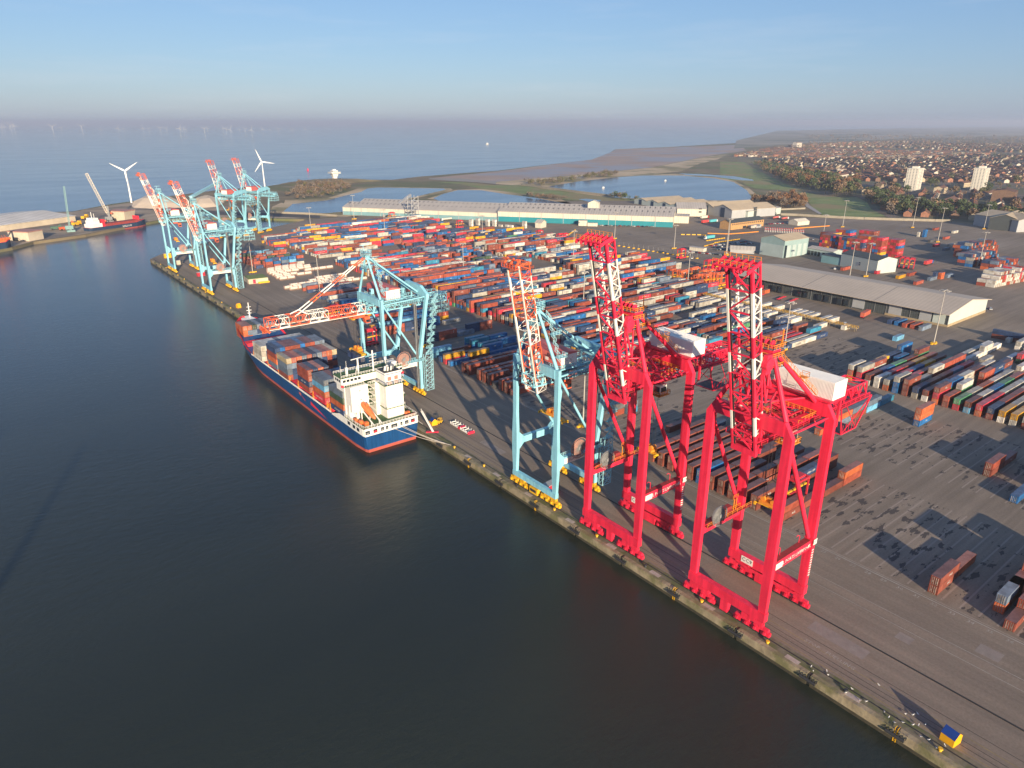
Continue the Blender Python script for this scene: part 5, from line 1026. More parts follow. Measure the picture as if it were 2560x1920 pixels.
def hullp(y, z): return (-12.1-.06+.0, y-300, z)
gl.add([hullp(279.5, 2.6), hullp(279.5, .9), hullp(266, -.1), hullp(262, -.5)], [(0, 1, 2, 3)], 1)
gl.add([hullp(292.5, 3.2), hullp(292.5, 2.2), hullp(290.2, 1.6), hullp(290.2, 3.0)], [(0, 1, 2, 3)], 0); gl.add([hullp(289.4, 2.2), hullp(289.4, 1.8), hullp(285.5, .6), hullp(285.5, 1.0)], [(0, 1, 2, 3)], 1)
gl.build('hull_mark', [M_PINK, M_DKRED], ship)
for i, (p, q) in enumerate((((-9.5, 227.6, 4.4), (1.1, 207.5, .5)), ((-8.8, 227.6, 4.5), (1.1, 207.9, .5)), ((-12.5, 227.6, 4.2), (1.0, 208.3, .5)), ((-1.2, 240, 7.2), (3.2, 232, .2)))):
    r_ = MB(); P0, P1 = Vector(p), Vector(q)
    for k in range(8):
        a = P0.lerp(P1, k/8); b_ = P0.lerp(P1, (k+1)/8); a.z -= 1.4*math.sin(math.pi*k/8)*.5; b_.z -= 1.4*math.sin(math.pi*(k+1)/8)*.5; r_.tube(a, b_, .09, 6, cap=False)
    o = r_.build('mooring_rope', M_ROPE); tag(o, ('pale stern rope from the ship to the quay bollard, the %s one' % ('upper', 'middle', 'lowest')[i]) if i < 3 else 'short pale gangway rope between ship quarter and quay', 'rope', 'mooring ropes at the ship stern')
# ================================================================ BUILDINGS
def hgt(k, bx, by, ty, z0=0.0):
    """height of an upright thing: base pixel and the pixel row of its top"""
    b = at(k, bx, by, z0); s = CROP[k]; y = s[1]+ty/s[2]; lo, hi = 0.0, 200.0
    for _ in range(40):
        m_ = (lo+hi)/2; d = Vector((b.x, b.y, m_))-CAMP
        if 960-FPX*d.dot(UP)/d.dot(FW) > y: lo = m_
        else: hi = m_
    return lo
M_WALLW = paint('cladding_cream', (0.62, 0.56, 0.45), 0.7, 0.05, 0.1, rib=(0, 2.4, .1), streak=.12); M_WALLG = paint('cladding_grey', (0.36, 0.36, 0.36), 0.7, 0.06, 0.1)
M_TEAL = paint('cladding_teal', (0.015, 0.21, 0.25), 0.6, 0.06, 0.1); M_TEALP = paint('cladding_pale_teal', (0.17, 0.31, 0.33), 0.65, 0.08, 0.1)
M_ROOFG = paint('roof_grey', (0.46, 0.41, 0.36), 0.8, 0.07, 0.08, rib=(0, 3.2, .16)); M_ROOFT = paint('roof_tan', (0.50, 0.39, 0.26), 0.85, 0.08, 0.1, rib=(0, 2.8, .14))
M_ROOFL = paint('rooflight', (0.15, 0.135, 0.12), 0.5, 0.1, 1); M_SHEDR = paint('shed_roof', (0.50, 0.41, 0.32), 0.85, 0.07, 0.03, rib=(1, 2.6, .10))
M_SHEDW = paint('shed_wall_dark', (0.075, 0.085, 0.085), 0.7, 0.1, 0.3, rib=(1, 1.5, .3)); M_GABLE = paint('gable_pale', (0.47, 0.51, 0.46), 0.7, 0.04, 0.1)
M_PLINTH = paint('plinth', (0.38, 0.29, 0.17), 0.9, 0.1, 0.3); M_NAVYD = paint('door_navy', (0.02, 0.045, 0.09), 0.6); M_BRICK = paint('brick_buff', (0.46, 0.26, 0.11), 0.9, 0.1, 0.6)
M_GRN = paint('cladding_green', (0.26, 0.36, 0.35), 0.7, 0.06, 0.15); M_GRNP = paint('cladding_green_pale', (0.37, 0.44, 0.42), 0.7, 0.05, 0.15)
M_BLKW = paint('tower_block_white', (0.70, 0.64, 0.53), 0.8, 0.05, 0.05); M_STONE = paint('concrete_plain', (0.55, 0.46, 0.34), 0.9, 0.1, 0.1)
def gable(name, label, P0, P1, depth, eave, ridge, wall, roof, over=0.6, axis='long', low=None, doors=(), lights=0, cat='building', group=None, lmat=None, skew=0.0, z0=0.0):
    """pitched building: P0-P1 its front base line, depth backwards; axis 'long' = ridge parallel to the front, 'cross' = gable towards the viewer"""
    P0 = Vector((P0[0], P0[1], z0)); P1 = Vector((P1[0], P1[1], z0)); L = (P1-P0).length; ang = math.atan2(P1.y-P0.y, P1.x-P0.x)
    g = empty(name, P0, ang); tag(g, label, cat, group)
    D = depth                                        # local: x along the front, y backwards
    w_ = MB()
    if axis == 'long':
        w_.add([(0, 0, 0), (L, 0, 0), (L, D, 0), (0, D, 0), (0, 0, eave), (L, 0, eave), (L, D, eave), (0, D, eave), (0, D/2, ridge), (L, D/2, ridge)], [(0, 1, 5, 4), (2, 3, 7, 6), (1, 2, 6, 9, 5), (3, 0, 4, 8, 7)])
        r = MB(); o = over; k = (ridge-eave)/(D/2)
        for s_, y0, y1 in ((1, -o, D/2), (-1, D+o, D/2)):
            r.add([(-o, y0, eave-k*o+.05), (L+o, y0, eave-k*o+.05), (L+o, y1, ridge+.05), (-o, y1, ridge+.05), (-o, y0, eave-k*o+.3), (L+o, y0, eave-k*o+.3), (L+o, y1, ridge+.3), (-o, y1, ridge+.3)], [(0, 1, 2, 3), (4, 5, 6, 7), (0, 1, 5, 4), (1, 2, 6, 5), (3, 0, 4, 7)])
    else:
        w_.add([(0, 0, 0), (L, 0, 0), (L, D, 0), (0, D, 0), (0, 0, eave), (L, 0, eave), (L, D, eave), (0, D, eave), (L/2, 0, ridge), (L/2, D, ridge)], [(0, 1, 5, 8, 4), (2, 3, 7, 9, 6), (1, 2, 6, 5), (3, 0, 4, 7)])
        r = MB(); o = over; k = (ridge-eave)/(L/2)
        for x0, x1 in ((-o, L/2), (L+o, L/2)):
            r.add([(x0, -o, eave-k*o+.05), (x0, D+o, eave-k*o+.05), (x1, D+o, ridge+.05), (x1, -o, ridge+.05), (x0, -o, eave-k*o+.3), (x0, D+o, eave-k*o+.3), (x1, D+o, ridge+.3), (x1, -o, ridge+.3)], [(0, 1, 2, 3), (4, 5, 6, 7), (0, 1, 5, 4), (1, 2, 6, 5), (3, 0, 4, 7)])
    w_.build('wall', wall, g); ro = r.build('roof', roof, g)
    if low:
        q = MB(); q.box(-.12, L+.12, -.12, D+.12, 0.02, low[0]); q.build('lower_wall', low[1], g)
    if lights:
        q = MB(); n = int(L/lights)
        for i in range(n):
            x = (i+.5)*lights
            if axis == 'long':
                for (a, b_) in ((.12, .34), (.62, .84)):
                    for fr, to in ((a, b_), ): 
                        ya, yb = D/2*fr, D/2*to; k = (ridge-eave)/(D/2)
                        q.add([(x-.8, ya, eave+k*ya+.34), (x+.8, ya, eave+k*ya+.34), (x+.8, yb, eave+k*yb+.34), (x-.8, yb, eave+k*yb+.34)], [(0, 1, 2, 3)])
        q.build('rooflight', lmat or M_ROOFL, ro)
    for dn in doors:
        x0, x1, za, zb, mt = dn[:5]; q = MB(); q.box(x0*L, x1*L, -.32, -.16, za, zb); q.build(dn[5] if len(dn) > 5 else 'door', mt, g)
    return g
# long transit sheds with pale and teal walls
def twin(name, label, a, b_, eave_y, low, doors, depth, n_span=2):
    P0, P1 = at('k', *a), at('k', *b_); e = hgt('k', *a, eave_y); g = None
    u = (P1-P0).normalized(); v = Vector((-u.y, u.x, 0)); L = (P1-P0).length
    g = empty(name, P0, math.atan2(u.y, u.x)); tag(g, label, 'warehouse')
    for s_ in range(n_span):
        y0 = s_*depth; y1 = y0+depth; ym = (y0+y1)/2; zr = e+depth*.13
        w_ = MB(); w_.add([(0, y0, 0), (L, y0, 0), (L, y1, 0), (0, y1, 0), (0, y0, e), (L, y0, e), (L, y1, e), (0, y1, e), (0, ym, zr), (L, ym, zr)], [(0, 1, 5, 4), (2, 3, 7, 6), (1, 2, 6, 9, 5), (3, 0, 4, 8, 7)]); w_.build('wall', M_WALLW, g)
        r = MB()
        for (ya, yb) in ((y0-.6, ym), (y1, ym)): r.add([(-.8, ya, e+.1), (L+.8, ya, e+.1), (L+.8, yb, zr+.1), (-.8, yb, zr+.1), (-.8, ya, e+.4), (L+.8, ya, e+.4), (L+.8, yb, zr+.4), (-.8, yb, zr+.4)], [(0, 1, 2, 3), (4, 5, 6, 7), (0, 1, 5, 4), (1, 2, 6, 5), (3, 0, 4, 7)])
        ro = r.build('roof', M_ROOFG, g)
        ql = []; k = (zr-e)/(depth/2)
        for i in range(int(L/6.5)):
            for f0, f1 in ((.14, .36), (.62, .86)):
                x = (i+.5)*6.5; ya, yb = depth/2*f0, depth/2*f1; q = MB(); ql.append(q); q.add([(x-.9, y0+ya, e+k*ya+.5), (x+.9, y0+ya, e+k*ya+.5), (x+.9, y0+yb, e+k*yb+.5), (x-.9, y0+yb, e+k*yb+.5)], [(0, 1, 2, 3)])
        for i in range(int(L/6.5)):
            for f0, f1 in ((.14, .36), (.62, .86)): x = (i+.5)*6.5; ya, yb = depth/2*f0, depth/2*f1; q = MB(); ql.append(q); q.add([(x-.9, y1-ya, e+k*ya+.5), (x+.9, y1-ya, e+k*ya+.5), (x+.9, y1-yb, e+k*yb+.5), (x-.9, y1-yb, e+k*yb+.5)], [(0, 1, 2, 3)])
        split_parts('rooflight', ql, M_ROOFL, ro)
    q = MB(); q.box(-.3, L+.3, -.25, -.05, .05, e*low[0]); q.build('lower_wall', low[1], g)
    for i in range(int(L/28)+1): q = MB(); q.box(i*28-.3, i*28+.3, -.45, -.27, 0, e); q.build('drainpipe', M_WALLG, g)
    return g, L, e
twin('long_warehouse', 'long pale warehouse with faded blue lower wall at the left, conveyor against it', (45, 213), (993, 252), 168, (.5, M_TEALP), (), 42)
g_, L_, e_ = twin('long_warehouse', 'long pale warehouse with deep teal lower wall facing the truck park', (996, 254), (2068, 292), 194, (.52, M_TEAL), (), 40)
q = MB(); q.box(L_*.5, L_*.5+14, 36, 46, e_, e_+10); q.add([(L_*.5, 35.5, e_+10), (L_*.5+14, 35.5, e_+10), (L_*.5+14, 46.5, e_+10), (L_*.5, 46.5, e_+10), (L_*.5+7, 35.5, e_+13), (L_*.5+7, 46.5, e_+13)], [(0, 1, 4), (2, 3, 5), (1, 2, 5, 4), (3, 0, 4, 5)]); q.build('roof_tower', M_WALLW, g_)
gable('annex_block', 'cream flat-fronted block joined to the teal warehouse end', at(9, 205, 372), at(9, 392, 378), 26, hgt(9, 392, 378, 295), hgt(9, 392, 378, 295)+1.5, M_WALLW, M_ROOFG)
gable('cream_shed', 'long cream shed with grey roof and small vents behind the teal warehouse', at(9, 250, 290), at(9, 600, 296), 45, hgt(9, 600, 296, 206), hgt(9, 600, 296, 206)+6, M_WALLW, M_ROOFG, doors=((.74, .84, 5, 7, M_SHEDW, 'vent'), (.74, .84, 9, 11, M_SHEDW, 'vent')))
# row of saw-tooth sheds, gables towards us
gx = [(-262, 172), (-120, 178), (22, 186), (168, 192), (318, 200), (520, 218), (682, 258), (790, 300)]
for i, (a, b_) in enumerate(((-262, -118), (-118, 22), (22, 168), (168, 318), (318, 465), (520, 684), (684, 905))):
    yb0 = 120+ (a+262)*.155; yb1 = 120+(b_+262)*.155
    P0, P1 = at(9, a, yb0+20), at(9, b_, yb1+20)
    if i >= 5: P0, P1 = at(9, a, 255+(a-520)*.17), at(9, b_, 255+(b_-520)*.17)
    e = hgt(9, a, (yb0+20) if i < 5 else 255+(a-520)*.17, (yb0-32) if i < 5 else 160+(a-520)*.15)
    gable('saw_tooth_shed', 'pale gabled shed with tan roof and navy door, %s from the left of the row' % ORD[i+1], P0, P1, 75, e, e*1.5, M_WALLG if i > 4 else M_GABLE, M_ROOFT, axis='cross', doors=((.40, .62, .1, e*1.15, M_NAVYD),), group='row of gabled sheds by the lake')
gable('white_shed', 'large white gable-ended shed with streaked grey roof beside the lake path', at(9, 1100, 312), at(9, 1495, 262), 55, hgt(9, 1100, 312, 235), hgt(9, 1100, 312, 235)*1.45, M_GABLE, M_ROOFG, doors=((.17, .25, .1, 13, M_SHEDW), (.74, .83, .1, 13, M_SHEDW)))
# brick gate office
gb = gable('gate_office', 'two storey buff brick office with row of square windows by the gate', at(9, 895, 458), at(9, 1290, 408), 16, hgt(9, 895, 458, 375), hgt(9, 895, 458, 375)+3, M_BRICK, M_SHEDW)
Lb = (at(9, 1290, 408)-at(9, 895, 458)).length
for i in range(16): q = MB(); q.box(Lb*(.04+i*.06), Lb*(.04+i*.06)+Lb*.025, -.2, -.02, 5.2, 6.8); q.build('window', M_GLASS, gb)
q = MB(); q.box(Lb*.36, Lb*.46, -.22, -.03, .2, 3); q.build('entrance', M_GLASS, gb)
q = MB(); q.box(Lb*.50, Lb*.8, -6, -.5, 0, 3.4); q.build('porch', M_WALLG, gb)
# workshops
e = hgt(9, 1525, 795, 590); P0, P1 = at(9, 1525, 797), at(9, 1810, 750)
wk = gable('workshop', 'tall pale green workshop with big roller doors and streaked cream roof', P0, P1, 26, e, e+3.6, M_GRN, M_ROOFT, over=.3)
LL = (P1-P0).length
for i in range(4): q = MB(); q.box(LL*(.11+i*.225), LL*(.11+i*.225)+LL*.15, -.3, -.02, .1, e*.72); q.build('roller_door', M_GRNP, wk)
q = MB(); q.box(LL*.02, LL*.10, -.32, -.04, .1, e*.74); q.build('open_door', M_GLASS, wk)
q = MB(); q.box(-.35, -.05, .2, 25.8, .1, e*.72); q.build('side_cladding', M_GRNP, wk)
gable('low_workshop', 'low pale workshop with open bays joined to the tall green workshop', at(9, 1815, 748), at(9, 2120, 800), 14, 6, 7.5, M_GRNP, M_ROOFG, doors=((.03, .12, .1, 4, M_SHEDW), (.16, .25, .1, 4, M_SHEDW), (.29, .38, .1, 4, M_SHEDW), (.42, .51, .1, 4, M_SHEDW), (.6, .7, .1, 4, M_SHEDW)))
gable('flat_store', 'low pale teal store beside the white workshop, rusty roof', at(8, -130, 440), at(8, 85, 478), 14, 6.5, 7.2, M_TEALP, M_SHEDW, over=.2)
wb = gable('white_workshop', 'large white metal workshop with dark patchy roof behind the grey shed', at(8, 88, 480), at(8, 505, 575), 22, hgt(8, 505, 575, 425), hgt(8, 505, 575, 425)+2.5, M_GABLE, M_SHEDW, over=.2, doors=((.52, .56, 4, 5, M_NAVYD, 'vent'), (.52, .56, 5.6, 6.6, M_NAVYD, 'vent')))
gable('yard_hut', 'small grey pitched hut beside the parked cars', at(9, 890, 730), at(9, 1180, 745), 10, 3.5, 6, M_WALLG, M_ROOFG)
gable('tin_store', 'small pale pitched store standing alone by the white boxes', at(3, 110, 180), at(3, 205, 188), 12, 6, 9, M_WALLW, M_ROOFG)
gable('site_cabin', 'stacked cream site cabins by the teal wall', at(3, 775, 150), at(3, 905, 153), 6, 6, 6.2, M_WALLW, M_ROOFG, over=.1); gable('site_cabin', 'long cream site cabin beside the stacked ones', at(3, 912, 156), at(3, 1065, 160), 5, 3.5, 3.7, M_WALLW, M_ROOFG, over=.1)
gable('gate_cabin', 'long flat-roofed cream cabin by the parked cars', at(9, 400, 700), at(9, 570, 722), 6, 3.2, 3.4, M_WALLW, M_ROOFG, over=.3); gable('arched_hut', 'round-roofed white hut beyond the toll bollards', at(9, 1700, 405), at(9, 1840, 392), 14, 4, 7, M_WALLW, M_WALLW, over=.1, axis='long')
gable('large_barn', 'large grey-green barn with tan roof at the right edge', at(8, 1790, 60), at(8, 2130, 90), 60, 13, 18, M_SHEDW, M_ROOFT, axis='cross'); gable('large_barn', 'second grey barn with tan roof nearest the right edge', at(8, 2120, 95), at(8, 2500, 80), 60, 13, 18, M_WALLG, M_ROOFT, axis='cross')
# the big grey distribution shed
sh = empty('distribution_shed', (334, 161, 0)); tag(sh, 'huge low grey-roofed shed with loading docks behind the white boxes', 'warehouse')
X1, Y1, EA, RI = 58, 149, 8.6, 12.8
w_ = MB(); w_.add([(0, 0, 0), (0, Y1, 0), (X1, Y1, 0), (X1, 0, 0), (0, 0, EA), (0, Y1, EA), (X1, Y1, EA), (X1, 0, EA), (X1/2, 0, RI), (X1/2, Y1, RI)], [(0, 1, 5, 4), (2, 3, 7, 6), (1, 2, 6, 9, 5)]); w_.build('wall', M_SHEDW, sh)
w_ = MB(); w_.add([(-.1, -.1, 1.6), (X1+.1, -.1, 1.6), (X1+.1, -.1, EA), (X1/2, -.1, RI), (-.1, -.1, EA)], [(0, 1, 2, 3, 4)]); w_.build('gable_end', M_GABLE, sh)
w_ = MB(); w_.box(-.25, X1+.2, -.3, 0, 0, 1.6); w_.box(-.3, 0, 0, 38, 0, 1.3); w_.build('plinth', M_PLINTH, sh)
r = MB()
for (xa, za, xb, zb) in ((-3.5, EA-.6, X1/2, RI+.1), (X1+5, EA-.7, X1/2, RI+.1)): r.add([(xa, -1, za), (xa, Y1+2, za), (xb, Y1+2, zb), (xb, -1, zb), (xa, -1, za+.35), (xa, Y1+2, za+.35), (xb, Y1+2, zb+.35), (xb, -1, zb+.35)], [(0, 1, 2, 3), (4, 5, 6, 7), (0, 1, 5, 4), (1, 2, 6, 5), (3, 0, 4, 7)])
rf = r.build('roof', M_SHEDR, sh)
q = MB()
for y in (45, 96): k = (RI-EA+.7)/(X1/2+3.5); q.bar((-3.4, y, EA-.2), (X1/2, y, RI+.5), .25, .08); q.bar((X1+5, y, EA-.3), (X1/2, y, RI+.5), .25, .08)
q.build('roof_joint', M_ROOFL, rf)
for y in (2, 10, 28, 52): w_ = MB(); w_.box(-.22, -.02, y, y+(7 if y < 20 else 8), .8, 7.2); w_.build('panel_door', M_GABLE if y < 8 else M_WALLG, sh)
for y in (62, 67, 76, 81, 92, 97, 112, 117, 126, 131): w_ = MB(); w_.box(-1.5, -.05, y, y+3.6, 1.0, 5.2, 0); w_.box(-1.6, -1.5, y+.4, y+3.2, 1.4, 4.6, 1); w_.build('loading_dock', [M_DARK, M_GLASS], sh)
for i in range(20): w_ = MB(); w_.box(-.18, -.03, i*7.5, i*7.5+.3, 0, 7.8); w_.build('wall_post', M_GREY, sh)
# far left shed on the peninsula, silos, tower blocks
e = hgt('L', 995, 640, 572); P0 = at('L', -330, 830); P1 = at('L', 1000, 645)
gable('grain_shed', 'wide low shed with striped pale roof across the dock at far left', P0, P1, 110, e, e*1.7, M_STONE, paint('roof_cream', (0.74, 0.68, 0.60), 0.8, 0.1, 0.04, rib=(0, 7, .3)), over=1)
for (a, b_, ty, wd, lab) in ((355, 890, 778, 26, 'squat concrete silo block on the far quay'), (1610, 640, 510, 22, 'tapered concrete hopper block behind the red coaster')):
    p = at('L', a, b_); h = hgt('L', a, b_, ty); sl_ = MB(); w1 = wd*.5
    tpr = 1.0 if a < 1000 else 1.25
    vs = []
    for z, k in ((0, 1), (h, tpr)): vs += [(-w1*k, -w1*.7*k, z), (w1*k, -w1*.7*k, z), (w1*k, w1*.7*k, z), (-w1*k, w1*.7*k, z)]
    g = empty('silo_block', p, -.9); tag(g, lab, 'silo'); sl_.add(vs, [(0, 1, 5, 4), (1, 2, 6, 5), (2, 3, 7, 6), (3, 0, 4, 7), (4, 5, 6, 7)]); sl_.build('body', M_STONE, g)
    t_ = MB(); t_.box(-w1*tpr-.4, w1*tpr+.4, -w1*.7*tpr-.4, w1*.7*tpr+.4, h, h+.9); t_.build('roof', M_REEL, g); d_ = MB(); d_.box(-w1*.6, -w1*.1, -w1*.7-.6, -w1*.7-.1, 0, h*.4); d_.build('doorway', M_DARK, g)
for (a, b_, ty, i) in ((1395, 455, 295, 0), (1875, 450, 293, 1)):
    p = at('A5', a, b_); h = hgt('A5', a, b_, ty); g = empty('tower_block', p, .15); tag(g, 'pale high-rise block of flats, %s of the two in the town' % ('left one' if i == 0 else 'right one'), 'flats', 'tower blocks in the town')
    b_m = MB(); b_m.box(-15, 15, -10, 10, 0, h); b_m.build('wall', M_BLKW, g); t_ = MB(); t_.box(-6, 6, -5, 5, h, h+4); t_.box(-15.4, 15.4, -10.4, 10.4, h, h+.8); t_.build('roof', M_BLKW, g)
    wl_ = []; ws_ = []; n = 15
    for f in range(n):
        z = h*(f+.35)/n
        for x in (-13, -9.5, -6, 3, 6.5, 10): w_ = MB(); wl_.append(w_); w_.box(x, x+1.9, -10.15, -10.02, z, z+h/n*.5)
        w_ = MB(); ws_.append(w_); w_.box(-1.6, 1.2, -10.2, -10.04, z-.4, z+h/n*.62)
        for y in (-7, -2, 3, 7): w_ = MB(); ws_.append(w_); w_.box(-15.15, -15.02, y, y+1.8, z, z+h/n*.5)
    split_parts('window', wl_+ws_, M_GREY, g)
# white radar station on the sea wall
p = at('0', 837, 449); h = hgt('0', 837, 449, 423); g = empty('radar_station', p); tag(g, 'white concrete lookout tower with jutting decks on the sea wall', 'tower')
b_m = MB(); b_m.box(-4, 4, -4, 4, 0, h*.45); b_m.add([(-4, -4, h*.25), (4, -4, h*.25), (4, 4, h*.25), (-4, 4, h*.25), (-6.5, -6.5, h*.5), (6.5, -6.5, h*.5), (6.5, 6.5, h*.5), (-6.5, 6.5, h*.5)], [(0, 1, 5, 4), (1, 2, 6, 5), (2, 3, 7, 6), (3, 0, 4, 7), (4, 5, 6, 7)]); b_m.box(-6, 6, -6, 6, h*.5, h*.6); b_m.build('base', M_SHIPW, g)
b_m = MB(); b_m.box(-10.5, 10.5, -10.5, 10.5, h*.6, h*.74); b_m.box(-6, 6, -6, 6, h*.74, h*.9); b_m.box(-3, 3, -3, 3, h*.9, h*1.0); b_m.build('control_room', M_SHIPW, g)
b_m = MB(); b_m.box(-10.7, 10.7, -10.7, 10.7, h*.65, h*.69); b_m.box(-6.1, 6.1, -6.1, 6.1, h*.79, h*.84); b_m.build('window', M_GLASS, g)

# ================================================================ WIND TURBINES
M_TURB = paint('turbine_white', (0.78, 0.76, 0.72), 0.5, 0.02, 1)
M_TURBF = paint('turbine_hazed', (0.46, 0.45, 0.45), 0.6, 0.02, 1)  # offshore white greyed in the colour, to look faded by haze
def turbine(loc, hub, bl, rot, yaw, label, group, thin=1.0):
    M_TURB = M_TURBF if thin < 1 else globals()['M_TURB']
    g = empty('wind_turbine', loc, yaw); tag(g, label, 'wind turbine', group)
    t = MB(); t.tube((0, 0, 0), (0, 0, hub), hub*.03*thin, 12, hub*.017*thin); t.build('tower', M_TURB, g)
    t = MB(); t.box(-hub*.02, hub*.02, -hub*.035, hub*.06, hub-hub*.02, hub+hub*.025); t.tube((0, -hub*.06, hub), (0, -hub*.035, hub), hub*.018, 10, hub*.024); t.build('nacelle', M_TURB, g)
    for k in range(3):
        a = rot+k*2*math.pi/3; d = Vector((math.cos(a), 0, math.sin(a))); c = Vector((0, -hub*.05, hub)); t = MB(); p = Vector((-d.z, 0, d.x)); w = bl*.042*thin
        vs = []
        for s_, wf, th in ((0.0, .6, .8), (.15, 1.3, .5), (.5, .9, .3), (1, .25, .1)): q = c+d*bl*s_; vs += [q-p*w*wf+Vector((0, -w*th*.5, 0)), q+p*w*wf+Vector((0, -w*th*.5, 0)), q+p*w*wf+Vector((0, w*th*.5, 0)), q-p*w*wf+Vector((0, w*th*.5, 0))]
        fs = []
        for i in range(3): fs += [tuple(4*i+j for j in (0, 1))+tuple(4*i+4+j for j in (1, 0)), (4*i+1, 4*i+2, 4*i+6, 4*i+5), (4*i+2, 4*i+3, 4*i+7, 4*i+6), (4*i+3, 4*i, 4*i+4, 4*i+7)]
        t.add(vs, fs+[(12, 13, 14, 15)]); t.build('blade', M_TURB, g)
    return g
p = at('0', 329, 507); h = hgt('0', 329, 507, 427); turbine(p, h, h*.5, R_(32), -.6, 'nearer white wind turbine with two blades raised, by the gravel heap', 'wind turbines on the shore')
p = at('0', 662, 466); h = hgt('0', 662, 466, 404); turbine(p, h, h*.52, R_(112), -.6, 'white wind turbine on the scrubby bank behind the far cranes', 'wind turbines on the shore')
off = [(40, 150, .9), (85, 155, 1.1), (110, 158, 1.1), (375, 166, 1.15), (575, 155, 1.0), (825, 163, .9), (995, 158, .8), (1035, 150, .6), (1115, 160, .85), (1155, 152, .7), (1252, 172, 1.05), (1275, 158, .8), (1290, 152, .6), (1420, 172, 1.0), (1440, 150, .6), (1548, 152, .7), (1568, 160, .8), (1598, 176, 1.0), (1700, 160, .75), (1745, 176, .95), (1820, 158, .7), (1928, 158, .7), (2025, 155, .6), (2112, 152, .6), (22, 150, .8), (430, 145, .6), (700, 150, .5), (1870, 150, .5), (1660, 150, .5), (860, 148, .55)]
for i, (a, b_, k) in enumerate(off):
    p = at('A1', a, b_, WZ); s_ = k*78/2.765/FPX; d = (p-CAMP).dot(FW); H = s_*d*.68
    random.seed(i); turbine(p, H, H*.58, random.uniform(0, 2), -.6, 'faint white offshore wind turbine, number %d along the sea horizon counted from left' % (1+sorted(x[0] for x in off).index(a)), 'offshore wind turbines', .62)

# ================================================================ LAMP MASTS
M_LAMPP = paint('galvanised', (0.42, 0.38, 0.33), 0.5, 0.08, 1)
def lamp(loc, h):
    g = empty('lamp_mast', loc)
    t = MB(); t.tube((0, 0, .8), (0, 0, h), .36, 8, .17); t.build('pole', M_LAMPP, g)
    t = MB(); t.box(-2.2, 2.2, -.35, .35, h-.2, h+.1); t.box(-.35, .35, -2.2, 2.2, h-.25, h+.05)
    for a in range(6): x, y = 2.3*math.cos(a*1.047), 2.3*math.sin(a*1.047); t.box(x-.5, x+.5, y-.5, y+.5, h-.6, h-.15)
    t.build('lamp_head', M_LAMPP, g)
    t = MB(); t.box(-1.3, 1.3, -1.3, 1.3, 0, .9); t.box(-3.2, -1.6, -.4, .4, 0, .8); t.box(1.6, 3.2, -.4, .4, 0, .8); t.build('base_block', M_YEL, g)
    return g
lamps = [(61.5, 324, 27, 'beside the quayside stacks behind the lowered-boom crane'), (291, 151, 31, 'at the corner of the big grey shed'), (291, 326, 28, 'by the orange straddle carriers'), (214, 197, 27, 'among the white and grey boxes right of the near red crane'),
         (423, 530, 28, 'tall, in the truck park before the teal wall'), (301, 463, 27, 'in the middle yard behind the near boom'), (184.5, 327, 26.5, 'standing in the lane between second and third yards'), (187.5, 473, 26, 'at the end of the long blue rows'), (303, 607, 26, 'beside the far red and blue stacks'),
         (62, 471, 31, 'behind the crane forestay by the tanks'), (186, 782, 27, 'in the north yard near the inner basin'), (425, 450, 23, 'white, near the lone red straddle carrier'), (435, 395, 34, 'very tall, by the parked cars'), (704, 425, 31, 'by the grass field wall'), (765, 371, 35, 'behind the tall red stacks'),
         (675, 306, 35, 'on the bare ground right of the tall stacks'), (819, 314, 28, 'near the barns at right'), (443, 266, 27, 'behind the roof of the grey shed'), (567, 228, 29, 'by the end-on coloured stacks'), (438, 398, 33, 'beside the very tall one'), (274, 852, 30, 'in front of the pale warehouse left end'), (243, 711, 27, 'in the red and grey north stacks'), (580, 381, 28, 'behind the green workshop'),
         (54, 590, 27, 'by the grass-roofed block near the far cranes'), (420, 268, 30, 'close behind the white workshop')]
for (x, y, h, lab) in lamps: tag(lamp((x, y, 0), h), 'high lamp mast '+lab, 'lamp', 'lamp masts of the terminal')
# lamp beside the first blue crane
tag(lamp(at('X4', 735, 850), 33), 'high lamp mast behind the first pale blue crane by the bare yard', 'lamp', 'lamp masts of the terminal')
# ================================================================ QUAY EDGE, RAILS, SMALL QUAY THINGS
random.seed(11)
qw = MB(); y = -60.0
while y < 700:
    y2 = y+19.5
    qw.box(-.55, .8, y+.45, y2-.45, -2.0, .13); qw.box(-.4, .7, y+.45, y2-.45, -6, -2.05, 1); qw.box(.02, .8, y-.45, y+.45, -6, .02, 1)
    y = y2
o = qw.build('quay_wall', [M_CONC, paint('wet_wall', (0.07, 0.06, 0.04), 0.5, 0.2, 0.5)]); o['kind'] = 'structure'
sheet('quay_cap', [(.8, -60), (4.4, -60), (3.4, 200), (2.4, 700), (.8, 700)], .118, ground_mat('mossy_concrete', (0.135, 0.115, 0.075), (0.215, 0.18, 0.125), 0.5, c2=(0.115, 0.12, 0.05), s2=0.16))
M_RAIL = paint('rail_slot', (0.03, 0.027, 0.026), 0.6, 0.1, 1)
rl = MB()
for x in (2.7, 20.2): rl.box(x-.16, x+.16, -80, 708, .003, .16); 
for x in (6.2, 7.7, 11.5): rl.box(x-.06, x+.06, -80, 706, .003, .02)
o = rl.build('crane_rail', M_RAIL); o['kind'] = 'structure'
M_LINE = paint('line_paint', (0.34, 0.31, 0.27), 0.8, 0.15, 0.3); M_LINEY = paint('line_yellow', (0.30, 0.22, 0.07), 0.85, 0.2, 0.3)
ml = MB()
for x in (32.5, 36.4): ml.box(x-.07, x+.07, -60, 480, .004, .008)
ml.box(49.6, 49.9, 20, 500, .004, .008); ml.box(50.5, 50.62, 20, 500, .004, .008)
